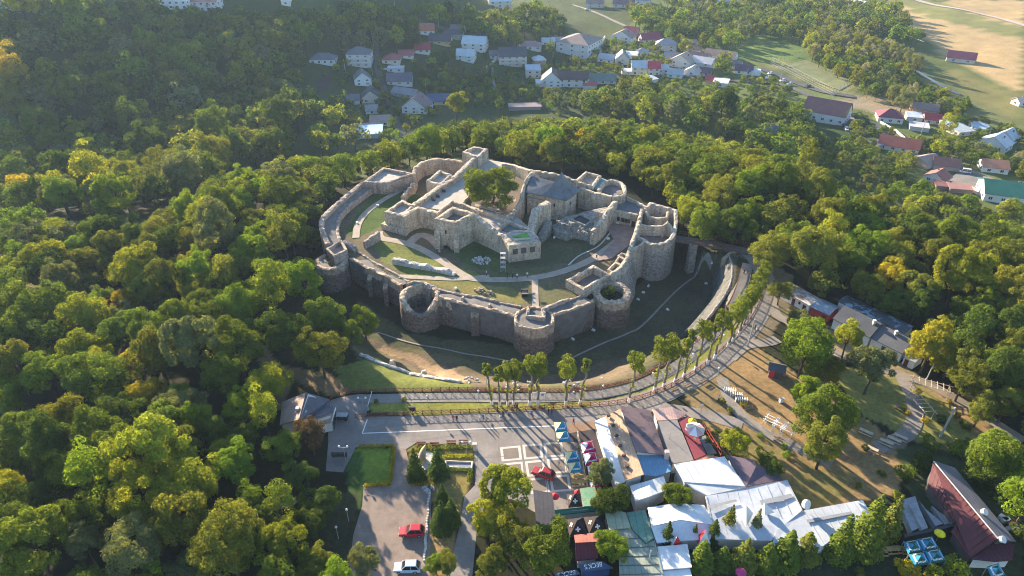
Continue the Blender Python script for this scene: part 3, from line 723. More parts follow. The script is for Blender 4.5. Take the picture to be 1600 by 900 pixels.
# bastion E
t = thing('bastion', 'big D-shaped bastion with two open chambers at the east end of the fortress', 'tower', P(1025,350,-10))
rim = PP([(1008,327,4.6),(1017,317,4.8),(1035,322,4.8),(1056,328,4.8),(1056,338,4.2),(1056,350,3.6),(1054,362,3.2),(1047,373,3.0),(1037,379,2.9),(1025,381,2.9),(1013,379,2.9),(1008,375,3.0)])
rimc = rim[:3] + catmull(rim[3:], 3)
wall_mb(rimc, 1.1, -11, .14, flare=.35).build('outer_wall', STONE_E, t)
body = [(p.x, p.y) for p in rimc] + [tuple(P(992, 372, 0)[:2]), tuple(P(1000, 345, 0)[:2])]
MB().prism(inset(body, .15), -11, .3).build('floor', FLOOR_D, t)
wall_mb(PP([(1000,349,4.4),(1012,352,3.6),(1026,354,3.4),(1037,352,3.8)]), .9, 0, .12).build('cross_wall', STONE, t)
wall_mb(PP([(1036,353,4.2),(1043,347,4.6),(1048,352,4.2),(1052,360,3.4)]), .8, 0, .12).build('cross_wall', STONE, t)
wall_mb(PP([(1009,330,4.6),(1013,337,4.0),(1028,341,3.8),(1042,339,4.2),(1044,330,4.6)]), .9, 0, .1).build('cross_wall', STONE, t)
wall_mb(PP([(990,369,3.6),(1002,371,3.4),(1009,376,3.0),(998,384,2.8),(986,389,3.2)]), .8, -10, .1).build('cross_wall', STONE, t)

# --- inner fort -----------------------------------------------------------------------------
ter = [(652,322),(704,283),(735,255),(765,250),(795,255),(830,265),(815,316),(806,338),(830,358),(822,372),(798,380),(786,368),(742,338),(712,322),(690,328)]
t = thing('inner_fort_terrace', 'raised pale gravel terrace inside the inner fort walls', 'terrace', P(730,310,0))
MB().prism([tuple(P(x, y, 4.7)[:2]) for x, y in ter], -.5, 4.7).build('terrace_body', surf('terrace_gravel', (.40,.36,.31), .15, .4, .95, .02), t)
MB().prism([tuple(P(x, y, 4.76)[:2]) for x, y in [(722,316),(738,322),(765,330),(790,337),(805,326),(813,312),(824,272),(800,260),(772,262),(748,280)]], 4.2, 4.76).build('court_soil', surf('terrace_soil', (.12,.09,.065), .25, .4, .95), t)
MB().prism([tuple(P(x, y, 4.79)[:2]) for x, y in [(742,318),(772,326),(790,318),(806,310),(806,314),(790,322),(774,331),(742,322)]], 4.2, 4.79).build('soil_path', COBBLE, t)
wall_thing('low broken wall between the cannon terrace and the shady inner garden', [(722,318,5.6),(730,308,5.5),(742,294,5.5)], .7, 4.4, STONE, 'low_wall')
wall_thing('long pale rampart with cannons along its inner side', [(644,321,6.2),(668,304,6.2),(690,289,6.2),(706,280,6.4),(722,265,7.0),(735,252,8.0),(745,244,8.6)], 1.7, -.5, STONE)
square_tower('small square tower attached to the middle of the cannon rampart', [(669,282),(688,267),(704,273),(688,288)], 6.4, 5.4, -.5, 1.1)
square_tower('low square tower at the west corner of the inner fort on a stepped plinth', [(604,330),(629,314),(645,322),(629,337)], 6.0, 5.0, -.5, 1.1, plinth=(1.0, 1.9))
wall_thing('wavy broken wall linking the two front towers of the inner fort', [(629,338,6.0),(641,330,6.4),(654,324,6.8),(668,328,6.2),(685,332,6.4)], 1.5, -.5, STONE)
t = square_tower('tall square tower with a dark open top at the front of the inner fort', [(683,341),(708,324),(738,333),(712,347)], 9.3, 7.6, -.6, 1.15, STONE, FLOOR_D)
c1, c2, c3 = P(682,342,9.3), P(712,348,9.3), P(740,333,9.3)
for q, w in ((c1, 1.7), (c2, 1.6)):
    MB().prism([(q.x - w / 2, q.y - w), (q.x + w / 2, q.y - w), (q.x + w / 2, q.y + w * .4), (q.x - w / 2, q.y + w * .4)], -.6, [3.2, 3.2, 6.6, 6.6]).build('buttress', STONE, t)
d = (c2 - c1); d.z = 0; d.normalize(); nrm = Vector((d.y, -d.x, 0)); mid = c1.lerp(c2, .5)
def recess(p, d, nrm, w, h, z, m=DARK, arch=False, depth=.16):
    mb = MB(); u = d * (w / 2); o = nrm * depth; b = Vector((p.x, p.y, z))
    prof = [(-1, 0), (1, 0), (1, h * (.7 if arch else 1))] + ([(.7, h * .9), (0, h), (-.7, h * .9)] if arch else []) + [(-1, h * (.7 if arch else 1))]
    f = [b + u * a + Vector((0, 0, zz)) + o for a, zz in prof]; k = [q - o * 2 for q in f]; n = len(prof)
    mb.add(f + k, [tuple(range(n)), tuple(range(n, 2 * n))[::-1]] + [(i, n + i, n + (i + 1) % n, (i + 1) % n) for i in range(n)])
    return mb
recess(mid + nrm * .6, d, nrm, 1.9, 1.7, -.5, DARK, True).build('archway', DARK, t)
recess(mid + nrm * .6, d, nrm, .35, 1.1, 5.3).build('arrow_slit', DARK, t)
wall_thing('low wall round the terrace room behind the tall front tower', [(686,331,6.6),(706,313,6.6),(726,319,6.6),(746,329,6.8)], 1.0, 4.4, STONE)
wall_thing('high inner fort wall sloping down from the tall tower to the tarpaulin bastion', [(740,334,9.0),(750,342,8.0),(762,352,7.0),(774,361,6.2),(788,370,5.7),(800,377,5.5)], 1.7, -.6, STONE)
t = thing('front_bastion', 'blocky white front bastion of the inner fort with three dark recesses', 'bastion', P(815,395,-.6))
top = PP([(797,383,5.5),(842,377,5.5),(831,361,5.5),(800,361,5.5),(785,370,5.5)])
wall_mb(top, 1.0, -.6, .12, closed=True).build('wall', STONE, t)
MB().prism([(p.x, p.y) for p in top], -.5, 5.35).build('platform', FLOOR_L, t)
a, b = top[0], top[1]; d = (b - a); d.z = 0; d.normalize(); nrm = Vector((d.y, -d.x, 0))
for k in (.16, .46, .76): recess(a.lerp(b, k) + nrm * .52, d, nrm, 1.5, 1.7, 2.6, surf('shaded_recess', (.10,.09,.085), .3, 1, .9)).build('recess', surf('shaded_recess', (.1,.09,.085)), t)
tp = [(800,369),(823,363),(828,370),(814,374),(811,371)]
o = MB().slab([P(x, y, 5.62) for x, y in tp], .12).build('tarpaulin', surf('green_tarpaulin', (.10,.30,.03), .2, 1, .6)); tag(o, 'bright green tarpaulin lying on the front bastion top', 'tarpaulin')
o = MB().slab([P(x, y, 5.75) for x, y in [(804,372.5),(828,371),(829,373),(804,375)]], .3).build('timber_beam', surf('pale_timber', (.5,.4,.28), .2, 1, .9)); tag(o, 'pale timber beam at the edge of the green tarpaulin', 'beam')
# rooms east of the front wall
t = thing('roofless_rooms', 'row of roofless rooms with pale floors between the tall tower and the slate hall', 'ruin', P(790,345,4))
for l in [[(746,328,5.8),(765,333,5.8),(788,342,5.6),(812,352,5.6),(831,360,5.6)], [(775,360,5.8),(787,351,5.6),(798,343,5.6)], [(798,341,5.6),(806,330,5.6),(815,318,5.6)]]:
    wall_mb(PP(l), .9, 4.2, .12).build('wall', STONE, t)
for l in [[(752,337),(770,339),(792,347),(776,357)],[(782,360),(800,346),(826,360),(806,366)]]:
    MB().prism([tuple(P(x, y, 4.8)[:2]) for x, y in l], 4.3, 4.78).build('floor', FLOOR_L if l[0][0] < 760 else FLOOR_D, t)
wall_thing('thick stair wall leaning up from the front bastion to the roofed tower', [(828,364,5.2),(832,348,6.2),(836,330,8.0),(846,321,9.0),(857,314,9.6)], 2.4, -.6, STONE, jag=.2)
wall_thing('sloping masonry stair flank at the foot of the stair wall', [(842,372,1.6),(852,358,3.0),(858,344,4.8)], 2.0, -.6, STONE_D)
wall_thing('high back wall of the inner fort behind the slate hall', [(786,254,6.6),(806,259,7.6),(830,266,9.6),(852,269,9.6),(876,273,9.4),(902,283,8.6)], 1.3, -2, STONE)
wall_thing('jagged gable wall on the left of the slate hall', [(834,268,12.0),(827,274,11.4),(820,287,9.6),(817,300,8.2),(814,314,6.6),(804,330,5.8)], 1.3, 0, STONE, jag=.22)
SLATE = roofmat('slate_shingles', (.135,.15,.165), .3, 0, .75)
a, b = P(831,275,11.2), P(868,284,11.2); c, dd = P(821,300,8.2), P(849,306,8.2)
t = thing('slate_hall', 'ruined hall under a grey slate pitched roof with a tan front wall', 'building', base_of([a, b, c, dd], 0))
bk1, bk2 = a * 2 - c, b * 2 - dd; bk1.z = bk2.z = 8.2
MB().slab([a, b, dd, c], .22).build('roof', SLATE, t); MB().slab([a, b, bk2, bk1], .22).build('roof', SLATE, t)
MB().prism(inset([tuple(c[:2]), tuple(dd[:2]), tuple(bk2[:2]), tuple(bk1[:2])], .5), 0, 7.9).build('wall', STONE, t)
p, q = c.lerp(a, .06), dd.lerp(b, .06); p.z = q.z = 6.6
dv = (q - p).normalized(); nv = Vector((dv.y, -dv.x, 0))
MB().tube(p + nv * .15, q + nv * .15, .16).build('string_course', STONE_D, t)
# tower with the pyramid roof
e = PP([(844,304,8.4),(885,313,8.4),(908,296,8.4)]); e.append(e[0] + e[2] - e[1]); ctr = sum(e, Vector()) / 4
t = thing('roofed_tower', 'square stone tower under a flared pyramid roof of grey slate', 'tower', (ctr.x, ctr.y, -.5))
wp = inset([tuple(p[:2]) for p in e], 1.0)
MB().prism(wp, -.6, 8.3).build('wall', STONE, t)
mb = MB(); rings = []
for f, z in ((1.0, 8.35), (.62, 9.7), (.33, 11.6), (.13, 13.9)): rings.append([Vector((ctr.x + (p.x - ctr.x) * f, ctr.y + (p.y - ctr.y) * f, z)) for p in e])
vs = [q for r in rings for q in r] + [Vector((ctr.x, ctr.y, 15.6))] + [p - Vector((0, 0, .3)) for p in rings[0]]
fs = [(4 * k + i, 4 * k + (i + 1) % 4, 4 * k + 4 + (i + 1) % 4, 4 * k + 4 + i) for k in range(3) for i in range(4)] + [(12 + i, 12 + (i + 1) % 4, 16) for i in range(4)]
fs += [(17, 18, 19, 20)[::-1]] + [(i, 17 + i, 17 + (i + 1) % 4, (i + 1) % 4) for i in range(4)]
mb.add(vs, fs).build('roof', SLATE, t)
MB().tube((ctr.x, ctr.y, 15.4), (ctr.x, ctr.y, 16.6), .07).build('finial', DARKMETAL, t)
w3 = [Vector((x, y, 0)) for x, y in wp]
for i, j, ks in ((0, 1, (.5,)), (1, 2, (.45,))):
    d = (w3[j] - w3[i]).normalized(); nn = Vector((d.y, -d.x, 0))
    if (w3[i] + nn - Vector((ctr.x, ctr.y, 0))).length < (w3[i] - Vector((ctr.x, ctr.y, 0))).length: nn = -nn
    for k in ks:
        fr = recess(w3[i].lerp(w3[j], k), d, nn, .95, 1.5, 4.6, depth=.1).build('window_frame', FLOOR_L, t)
        recess(w3[i].lerp(w3[j], k), d, nn, .55, 1.1, 4.8, depth=.14).build('pane', DARK, fr)
# ruined stair block in front of the roofed tower
t = thing('ruined_palace', 'stepped grey ruin block with a sunken dark room in front of the roofed tower', 'ruin', P(905,360,-.5))
for l, z in ([[(862,352),(874,346),(890,352),(897,362),(885,366),(866,360)], 2.4], [[(872,347),(893,353),(927,361),(940,350),(947,338),(912,332),(884,338)], 4.0], [[(884,340),(912,330),(952,322),(956,330),(920,343),(892,350)], 4.6]):
    mb = MB(); pl = [tuple(P(x, y, z)[:2]) for x, y in l]
    mb.prism(pl, -.6, [z + random.uniform(-.25, .25) for _ in pl]).build('masonry_block', STONE_D, t)
wall_mb(PP([(893,342,5.0),(906,334,5.0),(926,344,5.2),(914,351,5.0)]), .6, 4, .1, closed=True).build('room_wall', STONE_D, t)
MB().prism([tuple(P(x, y, 4.7)[:2]) for x, y in [(893,342),(906,334),(926,344),(914,351)]], 4, 4.72).build('room_floor', DARK, t)
wall_mb(PP([(926,362,4.6),(936,350,5.4),(945,338,6.2),(954,322,6.6),(962,315,6.4)]), 1.5, -.6, .25).build('arched_wall', STONE, t)
p = P(941,348,2.0); MB().box((p.x + .75, p.y, 1.2), (.5, 1.6, 2.4), .5).build('archway', DARK, t)
for _ in range(16):
    x = random.uniform(870, 935); y = 348 + (x - 870) * .3 + random.uniform(-6, 6); p = P(x, y, 4.3)
    MB().box((p.x, p.y, 4.3), (random.uniform(.4, 1.2), random.uniform(.4, 1.0), random.uniform(.3, .9)), random.uniform(0, 3), taper=.7).build('fallen_stone', STONE_D, t)
# back rooms and chapel
t = thing('chapel_ruin', 'roofless chapel with a rounded apse and dark floor at the back of the inner fort', 'ruin', P(945,297,0))
wall_mb(PP([(906,293,7.0),(925,299,7.0),(956,307,7.0)]), 1.2, -.5, .15).build('wall', STONE, t)
wall_mb(catmull(PP([(956,307,7.0),(974,304,7.0),(977,294,7.0),(970,285,7.0),(956,281,7.0),(943,285,7.0),(935,297,7.0)]), 4), 1.0, -2, .12).build('apse_wall', STONE, t)
MB().prism([tuple(P(x, y, 5.4)[:2]) for x, y in [(937,297),(944,287),(956,283),(970,287),(975,295),(972,303),(957,306)]], 3, 5.4).build('floor', FLOOR_D, t)
MB().slab(PP([(925,293,6.8),(938,277,6.8),(948,281,6.8),(936,297,6.8)]), .3).build('tin_roof', roofmat('grey_green_tin', (.22,.26,.25), .15, .8), t)
wall_mb(PP([(902,281,8.0),(916,269,8.0),(937,274,8.0),(926,290,7.6),(904,284,8)]), 1.0, -2, .12).build('room_wall', STONE, t)
MB().prism([tuple(P(x, y, 6.5)[:2]) for x, y in [(904,281),(916,270),(935,275),(925,288)]], 3, 6.5).build('room_floor', FLOOR_L, t)
for k in (.3, .75):
    a, b = P(906,293,0), P(956,307,0); d = (P(956,307,7) - P(906,293,7)); d.z = 0; d.normalize(); nn = Vector((d.y, -d.x, 0))
    recess(P(906,293,7).lerp(P(956,307,7), k) + nn * .6, d, nn, 1.4, 2.4, 1.0 if k < .5 else .2, DARK, True).build('archway', DARK, t)
t = thing('gate_building', 'flat-roofed stone gate building with a door and barred windows facing the court', 'building', P(975,330,0))
f0, f1 = P(954,326,4.6), P(996,335,4.6)
wall_mb([f0, f1], 1.0, -.5, .06).build('front_wall', STONE, t)
wall_mb(PP([(964,314,5.4),(977,306,5.4),(995,315,5.2),(1011,323,5.2)]), .9, -2, .1).build('back_wall', STONE, t)
MB().prism([tuple(P(x, y, 4.3)[:2]) for x, y in [(956,325),(966,315),(977,307),(1010,323),(997,334)]], 0, 4.3).build('flat_roof', surf('grey_roof_felt', (.15,.14,.135), .2, .5, .9), t)
d = (f1 - f0); d.z = 0; d.normalize(); nn = Vector((d.y, -d.x, 0))
for k, w, h, z, nm in ((.34, .9, 1.3, 1.2, 'window'), (.60, 3.0, 1.3, 1.2, 'window'), (.90, 1.1, 2.2, 0, 'door')):
    o = recess(f0.lerp(f1, k) + nn * .5, d, nn, w, h, z, depth=.06).build(nm, DARK if nm == 'window' else surf('brown_door', (.07,.04,.03)), t)
    if w > 2:
        for q in np.linspace(-.4, .4, 6):
            c = f0.lerp(f1, k) + nn * .6 + d * (q * w); MB().tube((c.x, c.y, z), (c.x, c.y, z + h), .06, n=4).build('window_bar', WOOD, o)
# ruins standing in the court
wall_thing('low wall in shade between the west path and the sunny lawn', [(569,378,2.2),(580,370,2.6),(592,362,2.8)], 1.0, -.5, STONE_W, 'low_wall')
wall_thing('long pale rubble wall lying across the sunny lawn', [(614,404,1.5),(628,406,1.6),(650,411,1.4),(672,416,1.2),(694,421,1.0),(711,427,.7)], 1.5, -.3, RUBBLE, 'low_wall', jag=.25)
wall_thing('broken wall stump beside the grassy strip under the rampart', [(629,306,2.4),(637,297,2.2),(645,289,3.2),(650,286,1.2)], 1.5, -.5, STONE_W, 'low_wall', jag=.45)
wall_thing('sloping pale wall beside the big planted tower facing the moat', [(904,468,.5),(909,476,-.6),(908,484,-2.5)], .7, -6, RUBBLE, 'low_wall')
def heap(label, px, py, n, rad, m, hgt=.8, name='stone_heap'):
    c = G(px, py); t = thing(name, label, 'stones', c)
    for _ in range(n):
        a = random.uniform(0, 6.28); r = rad * math.sqrt(random.random()); s = random.uniform(.3, .75)
        MB().box((c.x + r * math.cos(a) * 1.3, c.y + r * math.sin(a), c.z + s * .35 + hgt * (1 - r / rad) * random.random()), (s, s * .8, s * .7), random.uniform(0, 3), taper=random.uniform(.5, .85)).build('stone', m, t)
    return t
heap('round heap of loose white stones on the shaded court lawn', 752, 408, 60, 2.1, RUBBLE)
heap('small heap of brown stones on the sunny lawn behind the south curtain wall', 748, 455, 14, 1.2, STONE_W)
heap('second small heap of brown stones nearer the gate path', 764, 459, 12, 1.0, STONE_W)
heap('large pile of pale boulders at the end of the moat edge wall', 733, 597, 22, 1.6, RUBBLE)
heap('pale stones half buried at the promenade fence below the trees', 810, 604, 16, 2.4, RUBBLE, .3)
heap('pale stones at the fence between the two separate pollard trees', 897, 604, 16, 2.2, RUBBLE, .3)
pts = catmull([G(x, y) for x, y in [(563,555),(580,563),(605,573),(640,585),(680,592),(720,598)]], 3); pts = [Vector((p.x, p.y, gz(p.x, p.y) + .55)) for p in pts]
o = wall_mb(pts, .9, gfoot, .2).build('low_wall', RUBBLE); tag(o, 'long low whitish rubble wall along the grassy moat edge', 'wall')
for k, (x, y) in enumerate([(613,571),(663,587)]):
    p = G(x, y); o = MB().box((p.x, p.y, p.z + .7), (1.6, 1.2, 1.8), .3 * k, taper=.55).build('boulder', RUBBLE)
    tag(o, ['pale boulder on the moat edge wall nearer the shrubs', 'pale boulder on the moat edge wall nearer the boulder pile'][k], 'boulder')
# moat edge revetment on the east and bridge pier
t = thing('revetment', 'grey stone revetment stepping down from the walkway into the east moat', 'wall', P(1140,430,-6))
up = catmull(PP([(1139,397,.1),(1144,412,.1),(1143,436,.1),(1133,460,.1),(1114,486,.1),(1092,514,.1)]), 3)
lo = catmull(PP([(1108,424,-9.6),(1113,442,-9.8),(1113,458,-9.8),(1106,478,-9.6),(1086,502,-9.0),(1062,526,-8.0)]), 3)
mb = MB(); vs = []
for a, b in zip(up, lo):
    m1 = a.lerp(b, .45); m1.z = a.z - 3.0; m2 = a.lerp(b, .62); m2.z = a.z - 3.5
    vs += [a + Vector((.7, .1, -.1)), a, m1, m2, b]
mb.add(vs, [(5 * i + k, 5 * i + k + 1, 5 * i + 6 + k, 5 * i + 5 + k) for i in range(len(up) - 1) for k in range(4)]).build('sloped_face', masonry('grey_revetment', (.085,.085,.078), (.12,.117,.105), (.165,.16,.142)), t)  # grey stone darkened further to stand in for shade on this face
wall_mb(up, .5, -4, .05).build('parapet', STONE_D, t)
wall_mb(PP([(1131,404,-.4),(1141,396,-.2),(1150,392,-.1)]), 1.2, -9, .1).build('bridge_abutment', masonry('sandy_abutment', (.33,.26,.17), (.40,.32,.21), (.46,.37,.25)), t)

# ================================================================== FENCES, BRIDGE
def fence(label, px, h=1.05, panel=2.0, step=None, deck=None, group=None):
    """red-brown timber fence: posts, two rails and a crossed lattice in every bay"""
    pts = catmull([(G(x, y) if deck is None else P(x, y, deck)) for x, y in px], 4)
    L = [0.]
    for a, b in zip(pts, pts[1:]): L.append(L[-1] + (b - a).length)
    n = max(2, int(L[-1] / panel)); ps = []
    for k in range(n + 1):
        s = L[-1] * k / n; i = max(j for j in range(len(L)) if L[j] <= s + 1e-6); i = min(i, len(pts) - 2)
        f = (s - L[i]) / max(L[i + 1] - L[i], 1e-6); q = pts[i].lerp(pts[i + 1], f); q.z = gz(q.x, q.y) if deck is None else deck; ps.append(q)
    root = thing('timber_fence', label, 'fence', ps[len(ps) // 2], group=group)
    for p in ps: MB().box((p.x, p.y, p.z + h / 2 + .05), (.16, .16, h + .2), taper=.85).build('post', WOOD_RED, root)
    rail = MB(); cross = MB()
    for a, b in zip(ps, ps[1:]):
        for z in (h, .18): rail.tube(a + Vector((0, 0, z)), b + Vector((0, 0, z)), .06, n=4)
        m = a.lerp(b, .5)
        for p, q in ((a, m), (m, b)):
            cross.tube(p + Vector((0, 0, .2)), q + Vector((0, 0, h - .02)), .045, n=4); cross.tube(p + Vector((0, 0, h - .02)), q + Vector((0, 0, .2)), .045, n=4)
    rail.build('rail', WOOD_RED, root); stuff(cross.build('lattice', WOOD_RED, root)); return root
fence('long red-brown lattice fence along the moat side of the promenade', [(517,623),(535,617),(560,614),(640,612),(720,611),(800,612),(870,613),(930,609),(985,597),(1030,575),(1078,543),(1110,515),(1136,480),(1150,450),(1158,420)])
fence('red-brown lattice fence between the tree lawn and the plaza', [(556,653),(620,649),(700,646),(790,643),(860,638),(930,634),(975,629),(1015,618),(1060,598),(1100,572),(1140,536),(1170,503),(1188,470),(1196,440),(1188,418),(1176,402)])
fence('lattice fence on the near side of the entrance bridge', [(1060,379),(1080,382),(1110,386),(1140,391),(1156,397)], deck=.15)
fence('lattice fence on the far side of the entrance bridge', [(1062,366),(1090,369),(1120,374),(1150,380),(1172,386)], deck=.15)
fence('short lattice fence on the outer bend of the walkway', [(1174,390),(1186,400),(1194,415)])
t = thing('bridge', 'wooden entrance bridge crossing the moat to the bastion on one tall pier', 'bridge', P(1100,380,-8))
dk = PP([(1056,372,.1),(1080,375,.1),(1110,380,.1),(1150,388,.1),(1176,394,.1)]); mb = MB(); vs = []
for i, p in enumerate(dk):
    tt = dk[min(i + 1, 4)] - dk[max(i - 1, 0)]; tt.normalize(); s = Vector((-tt.y, tt.x, 0)) * 1.7
    vs += [p + s, p - s, p - s - Vector((0, 0, .6)), p + s - Vector((0, 0, .6))]
mb.add(vs, [(4 * i + k, 4 * i + (k + 1) % 4, 4 * i + 4 + (k + 1) % 4, 4 * i + 4 + k) for i in range(4) for k in range(4)] + [(0, 1, 2, 3)]).build('deck', surf('bridge_planks', (.17,.15,.135), .25, 1.2, .9), t)
p = P(1084, 382, 0); MB().box((p.x, p.y + .4, -5.2), (2.3, 2.2, 10.0), .15, taper=.9).build('pier', STONE_E, t)

# ================================================================== LAMPS, POLES, BENCHES, SMALL FURNITURE
def lamp_post(px, py, h, label, group='round white lamp posts', arms=1):
    p = G(px, py); t = thing('street_lamp', label, 'lamp post', p, group=group)
    MB().tube(p, p + Vector((0, 0, h)), .06, .04).build('pole', METAL_G, t)
    for k in range(arms):
        dx = 0 if arms == 1 else (-.8 + 1.6 * k)
        if arms > 1: MB().tube(p + Vector((0, 0, h - .1)), p + Vector((dx, 0, h)), .04).build('arm', METAL_G, t)
        bm = bmesh.new(); bmesh.ops.create_icosphere(bm, subdivisions=2, radius=.24); me = bpy.data.meshes.new('globe'); bm.to_mesh(me); bm.free(); me.materials.append(WHITE)
        for f in me.polygons: f.use_smooth = True
        link('globe', me, t, (dx, 0, h + .2))
for x, y, l in [(748,628,'beside the first pollard trees on the lawn'),(669,636,'on the tree lawn by the dark notice box'),(941,620,'on the promenade lawn right of the last single pollard'),(939,608,'at the moat fence behind the promenade'),(1018,600,'where the promenade bends beside the pollard pair'),(1080,570,'on the tree lawn between leaning pollards'),
                (1094,650,'on the brown lawn above the pink umbrella'),(1128,540,'low in the row of leaning pollards'),(1166,508,'near the top of the pollard row'),(1120,592,'at the edge of the walkway by the brown lawn'),(529,842,'by the wood edge left of the parked cars'),(545,815,'beside the clipped lawn corner'),(760,600,'standing in the moat side fence left of the pollards')]:
    lamp_post(x, y, 3.0, 'slim globe lamp post ' + l)
lamp_post(540, 718, 3.4, 'lamp post with two white globes on the paved corner left of the clipped lawn', arms=2)
lamp_post(568, 640, 3.2, 'lamp post with two white globes at the ticket gate by the promenade', arms=2)
lamp_post(730, 712, 3.6, 'lamp post with two white globes in the planted bed of the plaza', arms=2)
lamp_post(1088, 705, 3.4, 'lamp post with two white globes rising through the maroon roof terrace', arms=2)
def pole(px, py, h, label, lean=0, r=.15, cross=0, name='utility_pole', m=None):
    p = G(px, py); t = thing(name, label, 'pole', p)
    MB().tube(p - Vector((0, 0, .3)), p + Vector((lean, 0, h)), r, r * .7, 8).build('shaft', m or surf('pole_concrete', (.42,.40,.37), .15, 1, .9), t)
    for k in range(cross): MB().box((p.x + lean * .95, p.y, p.z + h - .4 - .7 * k), (1.6, .1, .12)).build('cross_arm', DARKMETAL, t)
    if cross: MB().tube((p.x - .3 + lean, p.y, p.z + h - .9), (p.x - .3 + lean, p.y, p.z + h - .4), .16).build('lamp_head', METAL_G, t)
pole(1469, 682, 8.0, 'thick concrete utility pole on the garden lawn with a lamp near its top', .3, .24, 1)
pole(1168, 541, 8.0, 'tall white concrete pole standing in the walkway fork', .2, .2)
pole(1447, 594, 8.5, 'slender grey pole under the golden tree by the dirt road', .3, .13)
for k, (x, y, h) in enumerate([(541,120,11),(582,117,11),(584,76,12),(618,22,9),(685,42,9),(751,56,9),(666,146,9),(864,90,9),(1165,128,9),(1218,128,9),(1296,170,8),(1437,215,9),(1335,170,8)]):
    pole(x, y, h, ['slender utility pole left of the three storey villa','slender utility pole right of the three storey villa by the lane','tall utility pole above the village lane','pole on the wood side road far left','pole on the upper road above the orange roof','pole on the upper road by the pale blue roof','pole beside the navy roofed cottage','pole between the tin roofs and the hotel','pole in the street by the brown roofed shop','pole at the corner of the sports court','pole beside the big hall drive','leaning pole behind the orange metal roof','pole at the cypress row'][k], random.uniform(-.3, .3), .16, 1 if k in (0, 1, 7) else 0)
def bench(px, py, rz, label, m=WOOD_RED, group='benches'):
    p = G(px, py); t = thing('park_bench', label, 'bench', p, rz, group)
    def add(nm, c, s): link(nm, MB().box(c, s).mesh(nm, m), t)
    for k in range(3): add('seat_slat', (0, -.2 + .18 * k, .45), (1.9, .14, .05))
    for k in range(2): add('back_slat', (0, .32, .65 + .2 * k), (1.9, .05, .15))
    for s in (-.8, .8): add('leg', (s, .05, .22), (.1, .6, .44))
for k, (x, y) in enumerate([(658,697),(679,698),(705,695),(724,694)]): bench(x, y, 0, ['red bench by the spire sculpture, first from the pale spruce','red bench directly behind the dark spire sculpture','red bench third along the planted bed','red bench at the lamp post end of the planted bed'][k])
for k, (x, y, r) in enumerate([(1055,612,.5),(1075,606,.6),(1100,598,.6),(1170,640,.2),(1215,690,-.5),(1405,640,-.6)]): bench(x, y, r, ['grey bench on the shaded lawn edge nearest the pink roof','grey bench in the middle of the shaded lawn edge','grey bench on the walkway bend','bench on the park path near the white stakes','bench half hidden by the big round tree','bench beside the climbing frames'][k], WOOD)
def picnic(px, py, rz, label, m, w=2.0):
    p = G(px, py); t = thing('picnic_table', label, 'table', p, rz, 'picnic tables')
    def add(nm, c, s): link(nm, MB().box(c, s).mesh(nm, m), t)
    add('tabletop', (0, 0, .75), (w, .75, .06)); add('seat', (0, -.7, .45), (w, .28, .05)); add('seat', (0, .7, .45), (w, .28, .05))
    for s in (-.7, .7): add('leg', (s, 0, .36), (.1, 1.2, .1)); add('leg', (s, 0, .55), (.1, .1, .4))
YEL = surf('yellow_timber', (.50,.34,.13), .2, 1, .8)
for k, (x, y) in enumerate([(902,749),(903,757)]): picnic(x, y, .05, ['yellow timber picnic table just below the canopies','yellow timber picnic table lower by the tent rail'][k], YEL, 2.6)
for k, (x, y) in enumerate([(1372,866),(1396,862),(1418,862)]): picnic(x, y, .08, ['yellow picnic table on the dark terrace, farthest from the blue canopy','yellow picnic table on the dark terrace in the middle','yellow picnic table on the dark terrace beside the blue canopy'][k], YEL, 2.8)
for k, (x, y, r) in enumerate([(1384,694,-.7),(1396,690,-.7),(1406,686,-.7),(1352,678,-.7),(1360,704,-.7)]): picnic(x, y, r, ['weathered picnic table by the paved square, lowest','weathered picnic table by the paved square, middle','weathered picnic table touching the paved square','small picnic table close under the big round tree','grey picnic table beside the path under the big tree'][k], surf('pale_timber', (.5,.4,.28)), 2.6)
# climbing frames / pergola frames along the paths
def frame(px, py, rz, n, label, m=None, step=1.2, name='pergola'):
    m = m or surf('pale_timber', (.5,.4,.28)); p = G(px, py); t = thing(name, label, 'pergola', p, rz)
    for s in (-1.1, 1.1): link('beam', MB().box((s, 0, 2.2), (.12, n * step + .4, .14)).mesh('beam', m), t)
    for k in range(n): link('rung', MB().box((0, (k - (n - 1) / 2) * step, 2.32), (2.9, .12, .1)).mesh('rung', m), t)
    for s in (-1.1, 1.1):
        for e in (-.5, .5): link('leg', MB().box((s, e * (n - 1) * step, 1.1), (.12, .12, 2.2)).mesh('leg', m), t)
frame(1434, 640, .1, 6, 'timber pergola spanning the garden path below the dirt road')
frame(1450, 612, 1.1, 7, 'timber pergola lying along the dirt road')
frame(1202, 668, -.7, 3, 'pale ladder-like pergola beside the park path, nearest the pink umbrella', WHITE, .9)
frame(1216, 674, -.7, 3, 'pale ladder-like pergola beside the park path, middle one', WHITE, .9)
frame(1228, 682, -.7, 3, 'pale ladder-like pergola beside the park path, nearest the big tree', WHITE, .9)
for k, (x, y) in enumerate([(1140,612),(1150,619),(1158,627)]):
    p = G(x, y); t = thing('rail_rack', ['white slatted rack by the flower beds, upper','white slatted rack by the flower beds, middle','white slatted rack by the flower beds, lower'][k], 'rack', p, -.15)
    for j in range(6): link('stake', MB().box((-1.2 + .48 * j, 0, .45), (.12, .9, .9)).mesh('stake', WHITE), t)
    link('rail', MB().box((0, 0, .5), (2.6, .08, .08)).mesh('rail', WHITE), t)
